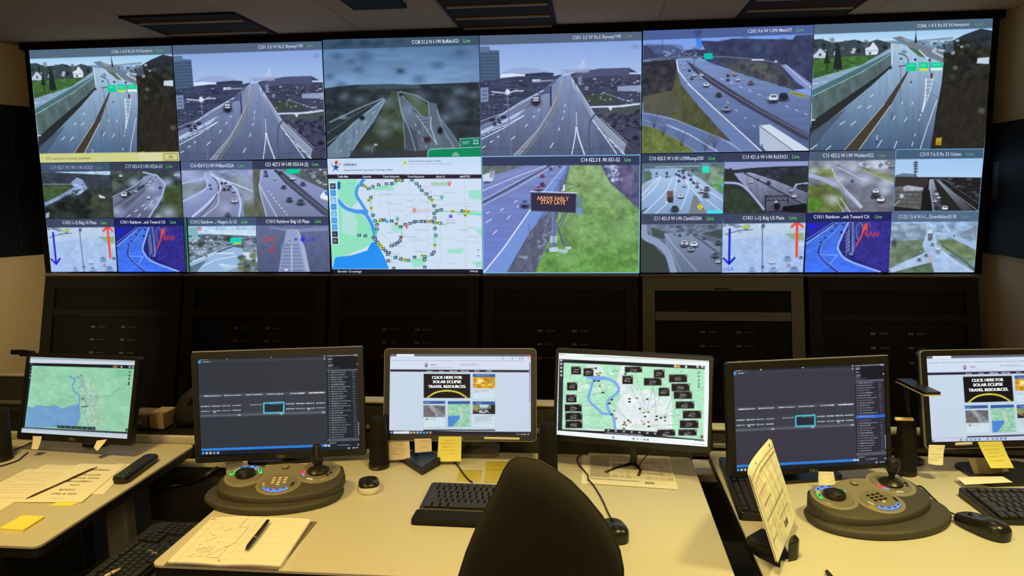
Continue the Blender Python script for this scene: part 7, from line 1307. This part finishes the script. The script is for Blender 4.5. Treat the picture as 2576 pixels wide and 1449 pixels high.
single(paper_sheet('standing_sheet', 0.0, doc_page), 'tall sheet of printed coloured bars standing in the black holder', 'paper')
single(paper_sheet('standing_sheet', .0025, lambda p: p.F((242, 238, 226)), -.004, .004), 'second sheet standing directly behind the printed one in the holder', 'paper')

# ------------------------------------------------------------------ smaller devices
P = [onz(x, y, .74) for x, y in ((1003, 1158), (1066, 1140), (1108, 1170), (1062, 1196))]
t = thing('desk_device', 'dark navy flat device on middle desk beside black speaker', 'device', (P[0]+P[1]+P[2]+P[3])/4); c = t.location
MB().loft([[Vector((p.x-c.x, p.y-c.y, 0)) for p in reversed(P)], [Vector((p.x-c.x, p.y-c.y, .016+.010*(i in (1, 2)))) for i, p in zip((3, 2, 1, 0), reversed(P))]]).build('case', mat('navy_case', (20, 24, 36), .45), t)
MB().loft([[Vector(((p.x-c.x)*.86, (p.y-c.y)*.86, .0165+.010*(i in (1, 2)))) for i, p in zip((3, 2, 1, 0), reversed(P))], [Vector(((p.x-c.x)*.84, (p.y-c.y)*.84, .0195+.010*(i in (1, 2)))) for i, p in zip((3, 2, 1, 0), reversed(P))]]).build('top_plate', mat('navy_plate', (28, 52, 104), .35), t)
MB().box((-.02, .01, .036), (.012, .012, .036), .003, 1).build('post', PLAS, t)
# slim lamp with a flat black head behind the right desk
t = thing('desk_lamp', 'slim lamp with flat black head beside the monitor at right picture edge', 'lamp', (1.745, -2.225, DZ))
hd = MB(); A, Bq = Vector(ony(2272, 958, -2.24))-t.location, Vector(ony(2346, 993, -2.41))-t.location
d = (Bq-A).normalized(); s = d.cross(Vector((0, 0, 1))).normalized()*.024
hd.loft([[A-s, A+s, A+s+Vector((0, 0, .008)), A-s+Vector((0, 0, .008))], [Bq-s, Bq+s, Bq+s+Vector((0, 0, .008)), Bq-s+Vector((0, 0, .008))]]); hd.build('lamp_head', PLAS, t)
e = MB(); e.loft([[A-s*1.04+Vector((0, 0, -.004)), A+s*1.04+Vector((0, 0, -.004)), A+s*1.04, A-s*1.04], [Bq-s*1.04+Vector((0, 0, -.004)), Bq+s*1.04+Vector((0, 0, -.004)), Bq+s*1.04, Bq-s*1.04]]); e.build('edge_reflection', mat('lamp_edge', (236, 216, 160), .35), t)  # reflection on the head's lower edge, coloured in as a pale strip
MB().tube([(0, 0, 0.01), (0, .01, .12), (A.x+.01, A.y+.012, A.z)], .006, 8).build('arm', PLAS, t, True)
MB().lathe([(.045, 0), (.045, .008), (.038, .012)], 24).build('base', PLAS, t, True, 40)
q = ony(2266, 1049, -2.31); o = MB().box((q.x, -2.335, .9180), (.056, .014, .009), .002, 1).build('pale_bar', mat('lamp_edge', (236, 216, 160), .35)); single(o, 'short pale bar resting on top of the speaker behind purple grey monitor', 'bar')
# boxes on the rear shelf
SZ = .7605
def carton(label, x0, x1, y, z1, d, m, name, cat):
    t = thing(name, label, cat, ((x0+x1)/2, y, SZ)); MB().box((0, 0, (z1-SZ)/2), (x1-x0, d, z1-SZ), .003, 1).build('carton', m, t); return t
t = carton('low brown box on rear shelf behind left desk', -1.058, -.978, -2.10, .815, .10, mat('box_brown', (112, 92, 56), .7), 'storage_box', 'box'); MB().box((0, -.0505, .03), (.04, .001, .02)).build('box_label', mat('box_label', (150, 130, 90), .7), t)
t = carton('tan upright box between brown box and black bag on shelf', -.972, -.914, -2.10, .822, .09, mat('box_tan', (176, 150, 100), .7, noise=.2, nscale=60), 'storage_box', 'box'); MB().box((.018, -.0455, .03), (.022, .001, .058)).build('box_label', mat('box_pale', (206, 190, 150), .7), t)
t = thing('shoulder_bag', 'black bag standing at right end of the rear shelf', 'bag', (-.828, -2.07, SZ))
def bl(a, b, z, dx=0): return [Vector((dx+a*math.copysign(abs(math.cos(q))**.6, math.cos(q)), b*math.copysign(abs(math.sin(q))**.6, math.sin(q)), z)) for q in [2*math.pi*k/24 for k in range(24)]]
MB().loft([bl(.070, .045, 0), bl(.080, .05, .03), bl(.076, .045, .07, .006), bl(.062, .035, .115, .018), bl(.04, .02, .142, .032)]).build('bag_body', mat('bag_black', (12, 12, 14), .7), t, True)
MB().tube(spline([(.0, -.04, .09), (.03, -.05, .12), (.06, -.03, .10)], 5), .006, 8).build('strap', PLAS, t, True)
# black case and clamp arm at the far left
t = thing('equipment_case', 'black case behind left desk at left picture edge', 'case', (-1.72, -1.80, 0))
MB().box((0, 0, .40), (.40, .08, .80), .012).build('case_body', mat('case_black', (14, 13, 12), .6), t); MB().box((.0, -.042, .74), (.3, .006, .02), .002, 1).build('seam', PLAS, t)
t = thing('clamp_arm', 'black bent clamp arm against tan wall above black case', 'arm', (-1.66, -1.80, .802))
MB().tube(spline([(-.14, 0, .17), (-.06, 0, .165), (-.02, -.01, .11), (.05, -.01, .085), (.11, -.01, .095)], 6), .011, 10).build('arm_tube', PLAS, t, True)
MB().box((-.07, 0, .165), (.06, .03, .022), .006).build('clip', PLAS, t); MB().tube([(-.02, 0, 0), (-.02, -.005, .11)], .009, 8).build('post', PLAS, t, True)
pen_thing('pale pen lying over corner of sideways keyboard on the low tray', onz(262, 1452, .664), onz(303, 1430, .664), .005, mat('pale_pen', (220, 204, 166), .45))
pen_thing('dark stylus tip entering at bottom edge on the right desk', onz(2115, 1475, .746), onz(2077, 1437, .746), .005, DKPEN, name='stylus')

# ------------------------------------------------------------------ cords
def cord(label, pts, r=.0022, m=None, z=None):
    o = MB().tube(spline(pts, 8), r, 8).build('cord', m or PLAS, None, True); return single(o, label, 'cord')
def dz(*ps, z=.7432): return [onz(x, y, z) for x, y in ps]
cord('black cord from behind yellow note down to middle keyboard', dz((1140, 1158), (1152, 1172), (1166, 1192), (1178, 1206), (1188, 1213)), .0026)
cord('black mouse cord looping over the printed table on middle desk', dz((1462, 1141))+dz((1452, 1152), (1455, 1166), (1468, 1182), (1479, 1196), (1480, 1206), z=.7475)+dz((1494, 1222), (1514, 1255), (1530, 1290), (1546, 1322), z=.744)+[Vector((.743, -2.781, .752))], .0022)
cord('black mouse cord curving beside the right joystick controller', dz((2262, 1195), (2285, 1217), (2300, 1224), (2318, 1224), (2345, 1250), (2380, 1282))+[Vector((1.689, -2.667, .752))], .0022)
cord('thick black hose sagging between left desk and dark grey monitor', [onz(372, 1222, .62), onz(430, 1222, .60), onz(480, 1212, .61), onz(520, 1196, .64), onz(548, 1178, .655)], .011)
cord('thin black cord loop under dark grey monitor', dz((640, 1172), (652, 1176), (690, 1178), (720, 1172), (760, 1168)), .0020)
cord('thin black cord crossing left desk below the green map monitor', dz((34, 1132), (60, 1122), (82, 1112), (100, 1106)), .0020)
cord('thin black cord in front of speaker at left picture edge', dz((-20, 1176), (10, 1170), (45, 1158), (60, 1146), (70, 1138)), .0022)
cord('grey cord hanging below message map monitor', [Vector(ony(1652, 1126, -2.30)), Vector(ony(1640, 1140, -2.31)), Vector(onz(1622, 1150, .7475)), Vector(onz(1606, 1172, .7475))], .002, mat('cord_grey', (120, 110, 92), .5))

# ------------------------------------------------------------------ office chair in front of the middle desk
t = thing('office_chair', 'black office chair with rounded back standing before the middle desk', 'chair', (.60, -3.32, 0))
bo = [(1155, 1449), (1172, 1396), (1190, 1352), (1212, 1302), (1232, 1262), (1252, 1222), (1268, 1186), (1282, 1164), (1302, 1152), (1326, 1152), (1352, 1160), (1392, 1182), (1436, 1214), (1476, 1256), (1512, 1302), (1540, 1348), (1558, 1394), (1567, 1440)]
YC = -3.24
pts = [Vector(ony(x, y, YC)) for x, y in bo]; l, r_ = pts[0], pts[-1]
pts = [Vector((l.x-.035, YC, l.z-.14)), Vector((l.x-.022, YC, l.z-.07))]+pts+[Vector((r_.x+.002, YC, r_.z-.07)), Vector((r_.x-.012, YC, r_.z-.15)), Vector((r_.x-.06, YC, r_.z-.21)), Vector((l.x+.03, YC, l.z-.21))]
cx = sum(p.x for p in pts)/len(pts); cz = .93
def cr(s, y): return [Vector((cx+(p.x-cx)*s-t.location.x, y-t.location.y+.05*((p.x-cx)/.2)**2*.3, cz+(p.z-cz)*s)) for p in pts]
MB().loft([cr(.60, YC-.034), cr(.86, YC-.030), cr(.955, YC-.020), cr(.99, YC-.008), cr(1.0, YC+.004), cr(.99, YC+.016), cr(.94, YC+.026), cr(.6, YC+.030)]).build('backrest', mat('chair_fabric', (36, 33, 28), .95, noise=.15, nscale=200, bump=.5, bscale=900), t, True)
MB().tube(cr(1.003, YC+.004)[0:23], .0028, 6).build('piping', mat('chair_piping', (52, 48, 42), .6), t, True)
MB().loft([[Vector((p[0], p[1], z)) for p in rrect(-.23*s, -.27*s-.06, .23*s, .20*s-.06, .07, 6)] for s, z in ((.9, .41), (1, .43), (1, .465), (.92, .485))]).build('seat', MATS['chair_fabric'], t, True, 60)
MB().tube(spline([(.0, -.02, .42), (.0, .10, .44), (0, .125, .56), (0, .11, .70)], 5), .02, 10).build('back_bar', PLAS, t, True)
MB().lathe([(.03, .10), (.03, .24), (.02, .24), (.02, .42)], 16, (0, -.06, 0)).build('gas_column', LEGM, t, True, 40)
for k in range(5):
    a = math.radians(72*k+20); v = Vector((math.cos(a), math.sin(a), 0)); o0 = Vector((0, -.06, 0))
    MB().tube([o0+Vector((0, 0, .12))+v*.02, o0+Vector((0, 0, .105))+v*.15, o0+Vector((0, 0, .085))+v*.30], [.024, .02, .015], 8).build('base_arm', PLAS, t, True)
    MB().lathe([(.004, -.02), (.03, -.02), (.03, .02), (.004, .02)], 16, M=Matrix.Translation(o0+v*.30+Vector((0, 0, .0305))) @ Matrix.Rotation(a, 4, 'Z') @ Matrix.Rotation(math.pi/2, 4, 'X')).build('caster', PLAS, t, True, 40)
